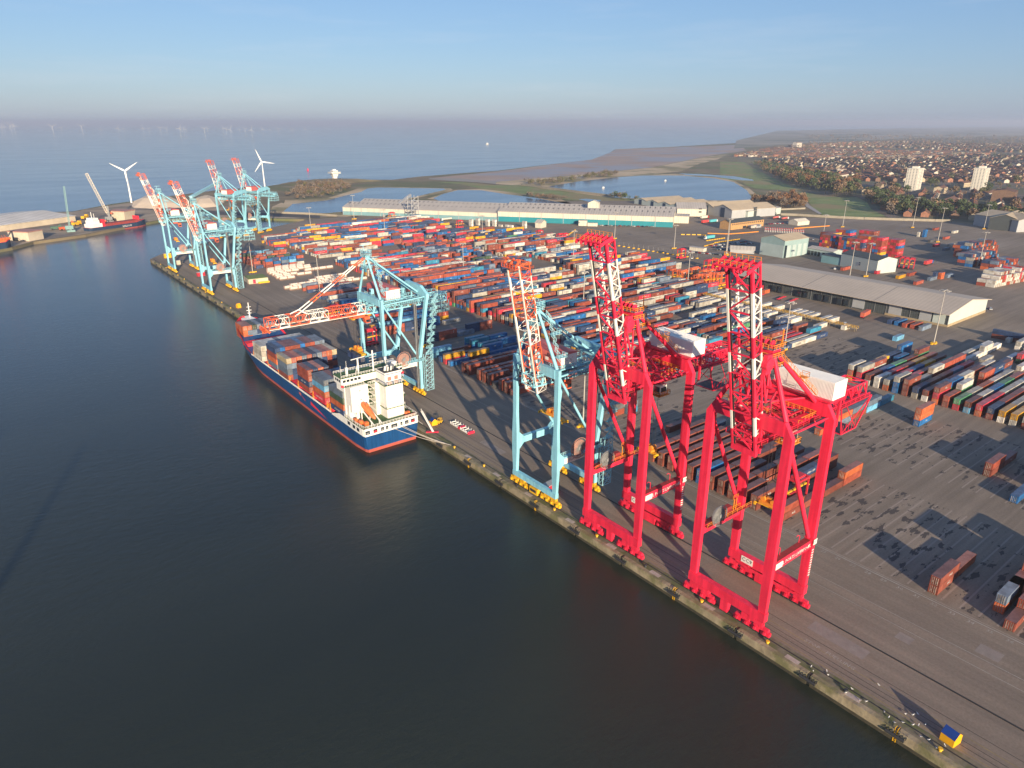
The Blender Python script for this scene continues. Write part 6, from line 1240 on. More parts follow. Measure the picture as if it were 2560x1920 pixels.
ml.box(4.75, 4.9, -80, 700, .004, .008, 1); ml.box(9.1, 9.22, -80, 700, .004, .008, 1)
o = ml.build('ground_marking', [M_LINE, M_LINEY]); o['kind'] = 'structure'
tx = MB()
add_text(tx, 'STOP', 1.6, (9.6, 62, .012), (0, -1, 0), (1, 0, 0), 0); add_text(tx, 'FUELLING', 1.6, (9.6, 55, .012), (0, -1, 0), (1, 0, 0), 0)
for i, n_ in enumerate(range(36, 20, -1)): add_text(tx, str(n_), 1.7, (48.4, 33+i*4.35, .012), (0, -1, 0), (1, 0, 0), 0)
o = tx.build('ground_lettering', M_LINE); o['kind'] = 'structure'
# apron patches, manholes and slab joints
pt = MB(); pt.box(27.8, 30.8, 47.5, 51, .004, .010); pt.box(14, 18, 52, 66, .004, .009); pt.box(38, 42, 32, 37, .004, .010); pt.box(29, 31, 150, 162, .004, .01); pt.box(12, 15, 190, 204, .004, .01)
o = pt.build('apron_patch', paint('patch', (0.25, 0.205, 0.175), 0.9, 0.1, 0.5)); o['kind'] = 'structure'
fend = None; M_RUB = paint('rubber', (0.03, 0.03, 0.032), 0.7, 0.1, 1)
for i, y in enumerate(np.arange(18, 700, 9.75)):
    if 226 < y < 404: pass
    if i % 2 == 0:
        if fend is None:
            g = empty('fender', (0, 0, 0)); m_ = MB()
            m_.tube((-.8, -1.9, -1.15), (-.8, 1.9, -1.15), .42, 10); m_.build('roller', M_RUB, g)
            m_ = MB()
            for k in range(7): m_.bar((-.3, -2.1+k*.7, .2), (-.85, -2.1+k*.7, -.7), .16)
            m_.build('chain', M_RUB, g); fend = g; f = g; f.location = (0, float(y), 0)
        else: f = copy_tree(fend, loc=(0, float(y), 0))
        tag(f, 'black rubber fender roller on the quay wall, %d from the near end' % (i//2+1), 'fender', 'fenders along the quay wall')
    else:
        m_ = MB(); m_.tube((0, 0, 0), (0, 0, .55), .32, 10, .25); m_.tube((0, 0, .5), (0, 0, .75), .5, 10, .42)
        o = m_.build('bollard', M_YEL if i % 3 else M_DARK, None, (1.2, float(y)+2, .12)); tag(o, 'squat mooring bollard on the quay cap, %d from the near end' % (i//2+1), 'bollard', 'bollards along the quay')
for i, y in enumerate((76.5+19.5, 76.5+19.5*4, 76.5+19.5*6, 76.5-19.5*2, 76.5+19.5*8)):
    m_ = MB(); y_ = -60+round((y+60)/19.5)*19.5
    for s_ in (-.28, .28): m_.bar((-.45, y_+s_, -3), (-.45, y_+s_, .5), .1); m_.bar((-.45, y_+s_, .5), (.4, y_+s_, .5), .1)
    for z in np.arange(-2.8, .4, .4): m_.bar((-.45, y_-.28, z), (-.45, y_+.28, z), .08)
    o = m_.build('quay_ladder', M_YEL); tag(o, 'yellow steel ladder in a quay wall joint, %s from the near end' % ORD[[3, 0, 1, 2, 4].index(i)+1 if False else i+1], 'ladder', 'ladders on the quay wall')
bd = MB(); plates = [(1.1, 47.6), (1.0, 62), (1.2, 86), (1.0, 104), (1.1, 121), (1, 139), (1.1, 160), (1.1, 178), (1.2, 196)]
for x, y in plates: bd.box(x-.7, x+.7, y-1.7, y+1.7, .13, .16)
o = bd.build('number_plates', paint('plate_pale', (0.42, 0.34, 0.28), 0.8, 0.15, 1)); o['kind'] = 'structure'
# yellow shelter with blue roof
M_BLROOF = paint('shelter_blue', (0.01, 0.045, 0.22), 0.5, 0.1, 0.8); M_SHY = paint('shelter_yellow', (0.85, 0.40, 0.01), 0.5, 0.05, 0.8)
def shelter(loc, rz, label, s_=1.0, rm=None):
    g = empty('shelter', loc, rz); m_ = MB(); a, b_, z = 1.3*s_, 1.35*s_, 1.9*s_; h = 3.0*s_
    m_.add([(-a, -b_, 0), (a, -b_, 0), (a, b_, 0), (-a, b_, 0), (-a, -b_, z), (a, -b_, z), (a, b_, z), (-a, b_, z), (-a, 0, h), (a, 0, h)], [(0, 1, 5, 4), (2, 3, 7, 6), (1, 2, 6, 9, 5), (3, 0, 4, 8, 7), (7, 6, 9, 8)]); m_.build('body', M_SHY, g)
    m_ = MB(); m_.add([(-a-.05, -b_-.05, z), (a+.05, -b_-.05, z), (a+.05, 0, h+.06), (-a-.05, 0, h+.06), (-a-.05, -b_-.05, z-.08), (a+.05, -b_-.05, z-.08), (a+.05, 0, h-.05), (-a-.05, 0, h-.05)], [(0, 1, 2, 3), (4, 5, 6, 7), (0, 1, 5, 4)]); m_.build('roof', rm or M_BLROOF, g); tag(g, label, 'shelter')
shelter(Vector((5.5, 29.6, 0)), R_(-98), 'yellow and blue tent-shaped shelter near the camera end of the quay', 1.05)
shelter(at('z', 278, 800), R_(-95), 'yellow shelter with blue roof beside the forklift by the ship stern', .95)
shelter(at('y', 1365, 935), R_(10), 'plain yellow shelter on the quay ahead of the ship bow', .95, M_SHY)
# forklift
def wheel(mb, x, y, r, w, mi): mb.tube((x, y-w/2, r), (x, y+w/2, r), r, 12, mi=mi)
p = at('z', 332, 790); g = empty('forklift', p, .4); tag(g, 'small yellow forklift truck beside the yellow shelter near the ship stern', 'forklift')
m_ = MB(); m_.box(-1.1, 1, -.7, .7, .4, 1.2); m_.box(-1.3, -.7, -.7, .7, .4, 1.5); m_.build('body', M_YEL, g); m_ = MB()
for (x, y) in ((-.6, -.6), (-.6, .6), (.6, -.6), (.6, .6)): m_.bar((x, y, 1.2), (x, y, 2.3), .1)
m_.box(-.7, .7, -.7, .7, 2.3, 2.4); m_.build('cab_frame', M_YEL, g); m_ = MB(); m_.bar((1.1, -.4, .1), (1.1, -.4, 3), .15); m_.bar((1.1, .4, .1), (1.1, .4, 3), .15); m_.bar((1.1, -.4, .15), (2.3, -.4, .15), .12); m_.bar((1.1, .4, .15), (2.3, .4, .15), .12); m_.build('mast', M_DARK, g)
for (x, y) in ((-.8, -.75), (-.8, .75), (.8, -.75), (.8, .75)): m_ = MB(); wheel(m_, x, y, .4, .25, 0); m_.build('wheel', M_RUB, g)
# cargo hatch rack on the apron
p0, p1 = at('z', 440, 790), at('z', 590, 880); g = empty('spreader_rack', (p0+p1)/2, math.atan2((p1-p0).y, (p1-p0).x)); L = (p1-p0).length; tag(g, 'white and red steel frame rack lying on the apron beside the rails', 'rack')
m_ = MB()
for s_ in (-1.3, 1.3): m_.bar((-L/2, s_, .5), (L/2, s_, .5), .3, .5)
m_.build('side_rail', M_SHIPW, g); m_ = MB()
for k in range(8): x = -L/2+L*k/7; m_.bar((x, -1.3, .7), (x, 1.3, .7), .25, .3); m_.bar((x, 1.3, .5), (x, 1.3, 1.5), .14); m_.bar((x, -1.3, .5), (x, -1.3, 1.4), .14)
m_.build('cross_bar', M_SHIPW, g); m_ = MB(); m_.box(-.8, .8, -1.5, 1.5, .2, 1.0); m_.box(L/2-.4, L/2+.3, -1.5, 1.5, .2, 1.2); m_.build('end_plate', M_RED, g)
a_, b_ = at('z', 185, 790), at('z', 275, 870); m_ = MB(); m_.bar(a_+Vector((0, 0, 5.5)), b_+Vector((0, 0, .5)), .9, .15); rail(m_, [tuple(a_+Vector((0, .5, 5.5))), tuple(b_+Vector((0, .5, .5)))], 1.0, .06, 1); m_.bar(b_+Vector((-2, 2, .3)), b_+Vector((2, -1, .3)), 1.2, .3, 1)
o = m_.build('gangway', [M_SHIPW, M_RED]); tag(o, 'narrow gangway with red foot between the ship stern and the quay', 'gangway')
# gulls on the quay
gull = None; random.seed(5)
for (x, y) in [(1.4, 40), (2.2, 41.3), (1.0, 38.7), (2.4, 37.6), (3.4, 36.0), (1.6, 33.7), (2.0, 32.3), (4.2, 35.2), (5.2, 38.2), (6.1, 37.2), (1.2, 46.2), (1.9, 45.1), (3.6, 55.0), (2.8, 54.2), (8.8, 45.6), (5.6, 34.4), (1.3, 57), (2.1, 58), (7.2, 36.6), (3.0, 48.7), (0.8, 49.1), (1.2, 30.5), (3.1, 29.6)]:
    if gull is None:
        g = empty('gull', (x, y, .14)); m_ = MB(); secs = [(-.28, .02, .22), (-.15, .09, .2), (.05, .13, .22), (.2, .1, .27), (.27, .055, .38), (.34, .05, .42), (.43, .01, .40)]; rg = [[(sx_, r*math.cos(k*math.pi/4), z+r*.9*math.sin(k*math.pi/4)) for k in range(8)] for sx_, r, z in secs]
        for i in range(len(rg)-1):
            for k in range(8): m_.add([rg[i][k], rg[i][(k+1) % 8], rg[i+1][(k+1) % 8], rg[i+1][k]], [(0, 1, 2, 3)], 0, True)
        m_.bar((0, .04, 0), (0, .04, .14), .025); m_.bar((0, -.04, 0), (0, -.04, .14), .025); m_.build('body', M_SHIPW, g)
        m_ = MB(); 
        for s_ in (-1, 1): m_.add([(.12, s_*.13, .27), (-.1, s_*.15, .24), (-.36, s_*.05, .24), (-.1, s_*.1, .32)], [(0, 1, 2, 3)])
        m_.build('wing', M_GREY, g); gull = g; o = g
    else: o = copy_tree(gull, loc=(x, y, .14), rz=random.uniform(0, 6))
    tag(o, 'white gull standing on the mossy quay near the yellow shelter', 'gull', 'gulls resting on the quay')

# ================================================================ TANK CONTAINERS (white cylinders in frames)
tank = None; ti = 0; M_TANK = paint('tank_white', (0.62, 0.55, 0.46), 0.45, 0.06, 0.6); M_TFR = paint('tank_frame', (0.55, 0.30, 0.22), 0.6, 0.1, 1)
def make_tank():
    g = empty('tank_container'); m_ = MB(); m_.tube((.35, 1.22, 1.35), (5.7, 1.22, 1.35), 1.12, 14); m_.tube((.15, 1.22, 1.35), (.35, 1.22, 1.35), .8, 14, 1.12); m_.tube((5.7, 1.22, 1.35), (5.9, 1.22, 1.35), 1.12, 14, .8); m_.build('tank', M_TANK, g)
    m_ = MB()
    for x in (.06, 6.0):
        for y in (.07, 2.37): m_.bar((x, y, 0), (x, y, 2.55), .14)
        m_.bar((x, 0, 2.5), (x, 2.44, 2.5), .14); m_.bar((x, 0, .1), (x, 2.44, .1), .14)
    for y in (.07, 2.37): m_.bar((0, y, .1), (6.06, y, .1), .14)
    m_.box(2.2, 3.8, 1.0, 1.44, 2.47, 2.55); m_.build('frame', M_TFR, g); return g
rows_ = [(505.5, 53.5, 10), (511, 51.5, 9), (516.5, 58, 7), (523, 76, 5), (530, 84, 4), (545, 60.5, 2), (551, 60, 2), (553, 78, 2), (558, 61.5, 3), (564, 61.5, 2), (566, 90, 4), (571, 61.5, 4), (577, 62, 6), (583, 64, 6), (588, 66, 5), (592, 74, 4)]
for r, (y, x, n) in enumerate(rows_):
    for i in range(n):
        if tank is None: tank = make_tank(); o = tank; o.location = (x, y, 0)
        else: o = copy_tree(tank, loc=(x+i*6.35, y, 0))
        tag(o, 'white tank container in a frame, row %d from near side, place %d from quay' % (r+1, i+1), 'tank container', 'tank containers beyond the lowered crane boom')

# ================================================================ STRADDLE CARRIERS
M_SCR = paint('carrier_red', (0.55, 0.03, 0.045), 0.5, 0.08, 0.6); M_SCO = paint('carrier_orange', (0.62, 0.13, 0.05), 0.5, 0.1, 0.6)
def straddle(mat, load=None):
    g = empty('straddle_carrier'); H = 8.6
    for sy in (-1, 1):
        y = sy*1.95
        m_ = MB(); m_.box(-4.4, 4.4, y-.3, y+.3, 1.0, 1.9); m_.build('side_beam', mat, g)
        for x in (-3.2, 3.2): m_ = MB(); m_.bar((x, y, 1.8), (x, y, H), .5, .45); m_.build('leg', mat, g)
        m_ = MB(); m_.box(-3.6, 3.6, y-.3, y+.3, H, H+.6); m_.build('top_beam', mat, g)
        for x in (-3.9, -1.5, 1.5, 3.9): m_ = MB(); wheel(m_, x, y, .72, .4, 0); m_.build('wheel', M_RUB, g)
    m_ = MB(); m_.box(-3.6, -2.8, -2, 2, H, H+.7); m_.box(2.8, 3.6, -2, 2, H, H+.7); m_.box(-2.4, 2.4, -1.2, 1.2, H+.5, H+1.3); m_.build('cross_beam', mat, g)
    m_ = MB(); m_.box(3.7, 5.1, 1.3, 2.7, H-1.8, H-.1, 0); m_.box(5.1, 5.15, 1.4, 2.6, H-1.6, H-.5, 1); m_.build('cab', [M_SHIPW, M_GLASS], g)
    m_ = MB(); m_.box(-5.8, 5.8, -.35, .35, 4.8, 5.3); m_.box(-6, -5.6, -1.2, 1.2, 4.7, 5.1); m_.box(5.6, 6, -1.2, 1.2, 4.7, 5.1); m_.build('spreader', M_YEL, g)
    m_ = MB()
    for x in (-2, 2): m_.bar((x, 0, 5.3), (x, 0, H+.5), .08)
    m_.build('hoist_rope', M_DARK, g); return g
sc_o = straddle(M_SCO); sc_r = straddle(M_SCR); first = {id(sc_o): True, id(sc_r): True}
def put_sc(p, proto, lab, rz=0.0):
    if first.pop(id(proto), None): o = proto; o.location = p; o.rotation_euler = (0, 0, rz)
    else: o = copy_tree(proto, loc=p, rz=rz)
    tag(o, lab, 'straddle carrier', 'straddle carriers on the terminal')
put_sc(Vector((68, 102.2, 0)), sc_r, 'red straddle carrier with yellow spreader among brown boxes behind the near red crane')
put_sc(Vector((37, 345, 0)), sc_r, 'red straddle carrier in shade on the quay under the lowered boom', 0.1)
put_sc(Vector((45, 408, 0)), sc_r, 'red straddle carrier with raised frame behind the crane forestay', 0.2)
scs = [(6, 130, 385), (6, 200, 400), (6, 262, 412), (6, 290, 400), (6, 425, 365), (6, 470, 350), (6, 520, 470), (6, 575, 465), (6, 640, 470), (6, 690, 440), (6, 760, 440), (6, 810, 445), (6, 865, 440), (6, 600, 400), (6, 700, 385), (9, 620, 950), (9, 690, 940), (9, 760, 960)]
for i, (k, a, b_) in enumerate(scs): put_sc(at(k, a, b_), sc_o if i < 15 else sc_r, '%s straddle carrier in the parked cluster by the tall lamp, %s counted from left' % ('orange' if i < 15 else 'red', 'number %d' % (i+1)), R_(0))
for i, (k, a, b_) in enumerate(((9, 300, 805), (3, 175, 355), (3, 490, 410), (3, 560, 405), (2, 1040, 190), ('A3', 1075, 725))): put_sc(at(k, a, b_), sc_r, ['lone red straddle carrier beside the yellow bollards', 'red straddle carrier near the end of the grey rows', 'left red straddle carrier of the pair behind the near red boom', 'right red straddle carrier of the pair behind the near red boom', 'red straddle carrier near the white upright boxes', 'red straddle carrier far off by the conveyor foot'][i])
for i, (a, b_) in enumerate(((740, 490), (800, 505), (850, 515), (905, 520))): put_sc(at(8, a, b_), sc_r, 'red straddle carrier in front of the tall stacks, %s from left' % ORD[i+1], R_(20))

# ================================================================ VEHICLES
M_TYRE = M_RUB
CARC = {'white': (0.72, 0.72, 0.7), 'silver': (0.42, 0.43, 0.44), 'black': (0.02, 0.02, 0.022), 'dark blue': (0.02, 0.04, 0.10), 'red': (0.4, 0.02, 0.02), 'grey': (0.15, 0.155, 0.16)}
cars = {}
def make_car(cn):
    mt = paint('car_'+cn.replace(' ', '_'), CARC[cn], 0.3, 0.02, 1, spec=.6); g = empty('parked_car')
    m_ = MB(); pr = [(-2.1, .3), (2.1, .3), (2.15, .75), (1.2, .9), (-1.9, .95), (-2.15, .8)]; n = len(pr); m_.add([(x, -.88, z) for x, z in pr]+[(x, .88, z) for x, z in pr], [tuple(range(n)), tuple(range(n, 2*n))]+[(i, (i+1) % n, n+(i+1) % n, n+i) for i in range(n)]); m_.build('body', mt, g)
    m_ = MB(); m_.add([(-1.7, -.82, .93), (1.1, -.82, .9), (1.1, .82, .9), (-1.7, .82, .93), (-1.3, -.66, 1.42), (.4, -.66, 1.44), (.4, .66, 1.44), (-1.3, .66, 1.42)], [(0, 1, 5, 4), (1, 2, 6, 5), (2, 3, 7, 6), (3, 0, 4, 7), (4, 5, 6, 7)]); m_.build('cabin_glass', M_GLASS, g)
    m_ = MB(); m_.box(-1.25, .35, -.62, .62, 1.44, 1.47); m_.build('roof', mt, g)
    for (x, y) in ((-1.3, -.85), (-1.3, .85), (1.3, -.85), (1.3, .85)): m_ = MB(); wheel(m_, x, y, .32, .2, 0); m_.build('wheel', M_TYRE, g)
    return g
random.seed(3); CN = list(CARC); ci = 0
def put_car(p, rz, lab, cn):
    if cn not in cars: cars[cn] = make_car(cn); o = cars[cn]; o.location = p; o.rotation_euler = (0, 0, rz)
    else: o = copy_tree(cars[cn], loc=p, rz=rz)
    tag(o, lab.replace('COL', cn), 'car', 'cars parked on the terminal')
pa, pb = at(9, 640, 650), at(9, 1150, 640)
for r, (a, b_, c_, d_, n, nm) in enumerate(((660, 650, 1080, 600, 22, 'back row of the staff car park'), (690, 672, 1150, 620, 22, 'second row of the staff car park'), (720, 700, 900, 682, 10, 'third row of the staff car park'), (610, 745, 800, 765, 7, 'row nearest the straddle carriers'), (370, 715, 560, 742, 6, 'row before the long cabin'), (1130, 150, 1900, 170, 12, 'row along the teal wall'), (500, 395, 690, 400, 0, ''), (1330, 390, 1600, 375, 10, 'row beyond the brick office'))):
    k = 3 if 'teal' in nm else 9
    for i in range(n):
        p = at(k, a+(c_-a)*i/max(1, n-1), b_+(d_-b_)*i/max(1, n-1)); put_car(p, random.choice((1.45, 1.57, 1.65)), 'COL car, place %d from left, %s' % (i+1, nm), random.choice(CN))
for (k, a, b_, lab, cn) in ((7, 60, 150, 'COL pickup-like car at the end of the reefer rack', 'white'), (8, 30, 520, 'COL car behind the grey shed roof', 'white'), ('SH', 1950, 410, 'COL car at the far corner of the pale gable', 'silver'), (9, 435, 800, 'COL car with square trailer beside the lamp', 'white'), (9, 1890, 575, 'COL car in shade of the green workshop', 'silver')): put_car(at(k, a, b_), .6, lab, cn)
def truck(p, rz, tc, cc, label, box=True, L=12.5):
    g = empty('articulated_truck', p, rz); tag(g, label, 'truck'); mt = paint('cab_'+cc, {'white': (.7, .7, .68), 'blue': (.03, .12, .4), 'red': (.5, .03, .03)}[cc], .4)
    m_ = MB(); m_.add([(L/2+.6, -1.2, .8), (L/2+2.8, -1.2, .8), (L/2+2.8, 1.2, .8), (L/2+.6, 1.2, .8), (L/2+.6, -1.2, 3.4), (L/2+2.5, -1.2, 3.2), (L/2+2.5, 1.2, 3.2), (L/2+.6, 1.2, 3.4)], [(0, 1, 5, 4), (1, 2, 6, 5), (2, 3, 7, 6), (3, 0, 4, 7), (4, 5, 6, 7), (0, 3, 2, 1)]); cb = m_.build('cab', mt, g)
    m_ = MB(); m_.box(L/2+2.6, L/2+2.75, -1.05, 1.05, 2.0, 2.9); m_.build('windscreen', M_GLASS, cb)
    m_ = MB(); m_.box(-L/2, L/2+2.6, -.5, .5, .7, 1.1); m_.build('chassis', M_DARK, g)
    if box: m_ = MB(); m_.box(-L/2, L/2, -1.25, 1.25, 1.15, 3.95); m_.build('trailer_box', tc, g)
    else: m_ = MB(); m_.tube((-L/2, 0, 2.4), (L/2, 0, 2.4), 1.15, 12); m_.build('tank', tc, g)
    for x in (-L/2+1, -L/2+2.4, -L/2+3.8, L/2-.6, L/2+1.8):
        for y in (-1.05, 1.05): m_ = MB(); wheel(m_, x, y, .5, .35, 0); m_.build('wheel', M_TYRE, g)
M_TQ = paint('trailer_teal', (0.10, 0.42, 0.46), .5, .03); M_TR = paint('trailer_red', (0.62, .06, .06), .5, .05)
truck(at(9, 650, 565), 3.1, M_TQ, 'white', 'white truck with turquoise trailer crossing the empty tarmac'); truck(at(8, 1100, 470), 0.05, M_TR, 'blue', 'truck with red box trailer on the road beyond the shed')
truck(at(2, 540, 85), 0, M_YEL, 'white', 'white truck with yellow box in front of the pale warehouse'); truck(at(2, 850, 70), 3.14, M_TANK, 'white', 'white tanker truck by the warehouse wall', False); truck(at(2, 480, 50), 0, M_TANK, 'white', 'grey trailer truck close under the pale warehouse')
truck(at(9, 1170, 440), .3, M_TANK, 'red', 'truck with white trailer waiting at the brick office'); truck(at(9, 575, 322), 0, M_TANK, 'red', 'truck with white trailer between the sheds'); truck(at(9, 590, 375), 0, M_TR, 'red', 'red truck behind the cream annex block'); truck(at(9, 680, 368), 0, M_TQ, 'white', 'pale blue trailer truck behind the cream annex'); truck(at(9, 1440, 325), .1, M_PINK, 'white', 'pink tanker trailer by the white shed', False); truck(at(9, 1545, 335), .1, M_PINK, 'white', 'second pink tanker trailer farther right of the white shed', False); truck(at(9, 835, 295), 0, M_HULL, 'blue', 'blue lorry trailer parked before the saw-tooth sheds')
def trailer(p, rz, label, load=None):
    g = empty('skeletal_trailer', p, rz); tag(g, label, 'trailer', 'red trailers in front of the loading docks'); m_ = MB(); m_.bar((-6, -.5, 1.1), (6, -.5, 1.1), .2, .3); m_.bar((-6, .5, 1.1), (6, .5, 1.1), .2, .3)
    for x in (-5.9, -3, 0, 3, 5.9): m_.bar((x, -1.2, 1.15), (x, 1.2, 1.15), .25, .2)
    m_.build('frame', M_RED, g)
    for x in (-4.8, -3.6):
        for y in (-1, 1): m_ = MB(); wheel(m_, x, y, .5, .35, 0); m_.build('wheel', M_TYRE, g)
    if load: m_ = MB(); m_.box(-6, 6, -1.2, 1.2, 1.35, 3.95); o = m_.build('loaded_box', load, g)
for i, (a, b_, ld, lab) in enumerate(((1800, 665, None, 'empty red skeletal trailer, middle one before the docks'), (1985, 700, None, 'empty red skeletal trailer, right one before the docks'), (1500, 615, None, 'empty red skeletal trailer, left one before the docks'), (1000, 495, None, 'red skeletal trailer behind the near boom'), (1150, 555, None, 'red skeletal trailer partly behind the near boom'))):
    trailer(at(6, a, b_), .15, lab, ld)
trailer(at('SH', 990, 468), .15, 'red trailer carrying a red box against the dark shed wall', paint('box_rust', (.5, .12, .07), .5, .1, .5))
for (a, b_, c_) in ((1540, 525, 'bright red'), (1580, 600, 'orange')):
    p = at(6, a, b_); B = Boxes(); B.box(0, 0, 0, 6.06, W_, H_, PAL[c_], topcol(PAL[c_])); o = B.build('shipping_container', None, p+Vector((-3, 0, 1.3))); tag(o, '%s short container by the left empty trailer at the docks' % c_, 'container', 'shipping containers on the terminal and the ship')
# reefer rack
g = empty('reefer_rack', (279.2, 190, 0)); tag(g, 'long rust-yellow walkway rack running between two rows of white boxes', 'rack'); m_ = MB(); m_.box(-.3, 2.6, 0, 112, 1.9, 2.1)
for i in range(28): m_.bar((0, i*4+1, 0), (0, i*4+1, 3), .14); m_.bar((2.3, i*4+1, 0), (2.3, i*4+1, 3), .14)
m_.build('walkway', M_PLINTH, g); m_ = MB(); rail(m_, [(-.2, 0, 2.1), (-.2, 112, 2.1)], 1.1, .07, 2.5); rail(m_, [(2.5, 0, 2.1), (2.5, 112, 2.1)], 1.1, .07, 2.5); m_.build('handrail', M_YEL, g)
# yellow barriers, kerbs and little posts of the truck park
def strip(k, pts, w, h, mat, name, label, cat='barrier', group=None, dash=0):
    m_ = MB()
    for (a, b_), (c_, d_) in zip(pts[:-1], pts[1:]):
        p, q = at(k, a, b_), at(k, c_, d_)
        if dash:
            n = max(1, int((q-p).length/dash))
            for i in range(n): s_, e_ = p.lerp(q, i/n), p.lerp(q, (i+.7)/n); m_.bar(s_+Vector((0, 0, h/2)), e_+Vector((0, 0, h/2)), w, h)
        else: m_.bar(p+Vector((0, 0, h/2)), q+Vector((0, 0, h/2)), w, h)
    o = m_.build(name, mat); tag(o, label, cat, group)
strip(9, [(700, 615), (1010, 570)], 1.0, .9, M_YEL, 'block_barrier', 'line of yellow blocks behind the staff car park', dash=3.2); strip(9, [(580, 655), (700, 625)], 1.0, .9, M_YEL, 'block_barrier', 'short line of yellow blocks left of the car park', dash=3.2)
strip(9, [(605, 590), (835, 555)], 1.0, .9, M_YEL, 'block_barrier', 'line of yellow blocks in front of the turquoise truck', dash=4); strip(9, [(620, 500), (880, 508), (1000, 500), (1230, 480)], .9, .9, M_ORY, 'long_kerb', 'long orange-yellow kerb in front of the brick office', 'kerb'); strip(9, [(1660, 442), (2085, 410)], .9, .9, M_ORY, 'long_kerb', 'long orange-yellow kerb near the tall red stacks', 'kerb')
strip(9, [(300, 515), (560, 518), (610, 530)], 1.2, .9, M_YEL, 'block_barrier', 'yellow and red kerb beside the turquoise truck cab', dash=5); strip(3, [(610, 300), (730, 215)], 1.2, .9, M_YEL, 'block_barrier', 'slanting line of yellow blocks beside the red carriers', dash=3); strip(3, [(300, 330), (430, 325)], 2.0, 1.2, M_YEL, 'block_barrier', 'yellow spreader-like blocks near the red carriers', dash=6)
strip(6, [(575, 560), (960, 480)], .9, .8, M_YEL, 'block_barrier', 'double yellow kerb left of the near boom by the carriers', dash=4); strip(6, [(575, 520), (960, 440)], .9, .8, M_YEL, 'block_barrier', 'upper yellow kerb left of the near boom by the carriers', dash=5)
post = None
pl_ = [(3, 670+i*0, 0) for i in range(0)]
pts = [at(3, 650, 340), at(3, 1300, 440)]+[at(3, 1300, 440)]; line1 = [at(3, 645+i*75, 343+i*12.0) for i in range(27)]
for i, p in enumerate(line1):
    if post is None:
        g = empty('marker_post', p); m_ = MB(); m_.box(-1.3, 1.3, -.6, .6, 0, .8); m_.build('foot', M_YEL, g); m_ = MB(); m_.tube((0, 0, .8), (0, 0, 4.6), .14, 6); m_.build('pole', M_GREY, g); post = g; o = g
    else: o = copy_tree(post, loc=p)
    tag(o, 'small striped post on a yellow foot, %s along the lane line, counted from left' % (ORD[i+1] if i < 10 else 'number %d' % (i+1)), 'post', 'marker posts lining the yard lane')
random.seed(9); cone = None
for i in range(46):
    p = at(9, 1310+i%23*21, 455+(i//23)*22+ (i % 23)*1.2)
    if cone is None:
        m_ = MB(); m_.tube((0, 0, 0), (0, 0, 2.2), .35, 6, .2); m_.tube((0, 0, 2.2), (0, 0, 3.2), .3, 6, mi=1); cone = m_.build('toll_bollard', [M_SHIPW, M_RED], None, p); o = cone
    else: o = cone.copy(); col.objects.link(o); o.location = p
    tag(o, 'white toll bollard in the %s row before the brick office, place %d from left' % ('front' if i >= 23 else 'back', i % 23+1), 'bollard', 'toll bollards before the brick office')
# grass-roofed block with red door by the far quay
p = at('y', 1460, 590); g = empty('substation_block', at('y', 1505, 612), -.1); tag(g, 'low concrete block with grassy roof and red door on the far quay', 'hut'); m_ = MB(); m_.box(0, 15, 0, 16, 0, 3.6); m_.build('wall', M_STONE, g); m_ = MB(); m_.box(.3, 14.7, .3, 15.7, 3.6, 3.9); m_.build('roof', M_GRASS, g); m_ = MB(); m_.box(3.4, 5.4, -.12, -.02, .2, 3.2); m_.build('door', M_RED, g); m_ = MB(); m_.box(7, 15.5, -1.6, -.4, 0, 1.2); m_.build('yellow_blocks', M_YEL, g)
for (k, a, b_, w_, h, mt, nm, lab) in (('y', 385, 245, 6, 4, M_YEL, 'machine_housing', 'yellow machine housing on the far end of the quay'), ('y', 550, 335, 5, 3.5, M_STONE, 'concrete_hut', 'small grey hut between the far crane legs'), ('y', 845, 495, 6, 3, M_SCR, 'tool_box', 'dark red box between the two far cranes'), ('z', 1250, 1350, 6, 3, M_SCR, 'tool_box', 'red short box standing between the legs of the first blue crane')):
    p = at(k, a, b_); g = empty(nm, p, .1); tag(g, lab, 'hut'); m_ = MB(); m_.box(-w_/2, w_/2, -1.3, 1.3, 0, h); m_.build('body', mt, g); m_ = MB(); m_.box(-w_/2-.1, w_/2+.1, -1.4, 1.4, h, h+.2); m_.build('roof', M_WALLG, g)

# ================================================================ FAR SIDE OF THE DOCK: coaster, crane ship, mobile cranes, gravel, conveyor
def vessel(name, label, P0, P1, wd, zd, hullm, bootm, parts):
    """small ship between two waterline points, bow at P1"""
    u = (P1-P0).normalized(); L = (P1-P0).length; g = empty(name, (P0+P1)/2, math.atan2(u.y, u.x)); g.location.z = 0; tag(g, label, 'ship')
    m_ = MB(); st = [(-.5, .75, .7), (-.46, .95, .85), (-.3, 1, 1), (.3, 1, .97), (.42, .8, .6), (.48, .45, .25), (.515, .05, .02)]; rg = []
    for t, a, b_ in st:
        zz = zd+(1.6 if t > .4 else 0); rg.append([(t*L, -wd/2*b_*.9, -6), (t*L, -wd/2*b_, -1.6), (t*L, -wd/2*a, zz), (t*L, wd/2*a, zz), (t*L, wd/2*b_, -1.6), (t*L, wd/2*b_*.9, -6)])
    for i in range(len(rg)-1):
        for j in range(5): m_.add([rg[i][j], rg[i+1][j], rg[i+1][j+1], rg[i][j+1]], [(0, 1, 2, 3)], 1 if j in (0, 4) else 2 if j == 2 else 0)
    m_.add([rg[0][k] for k in range(6)], [(0, 1, 2, 3, 4, 5)], 0); m_.build('hull', [hullm, bootm, M_DKRED], g); parts(g, L, wd, zd); return g
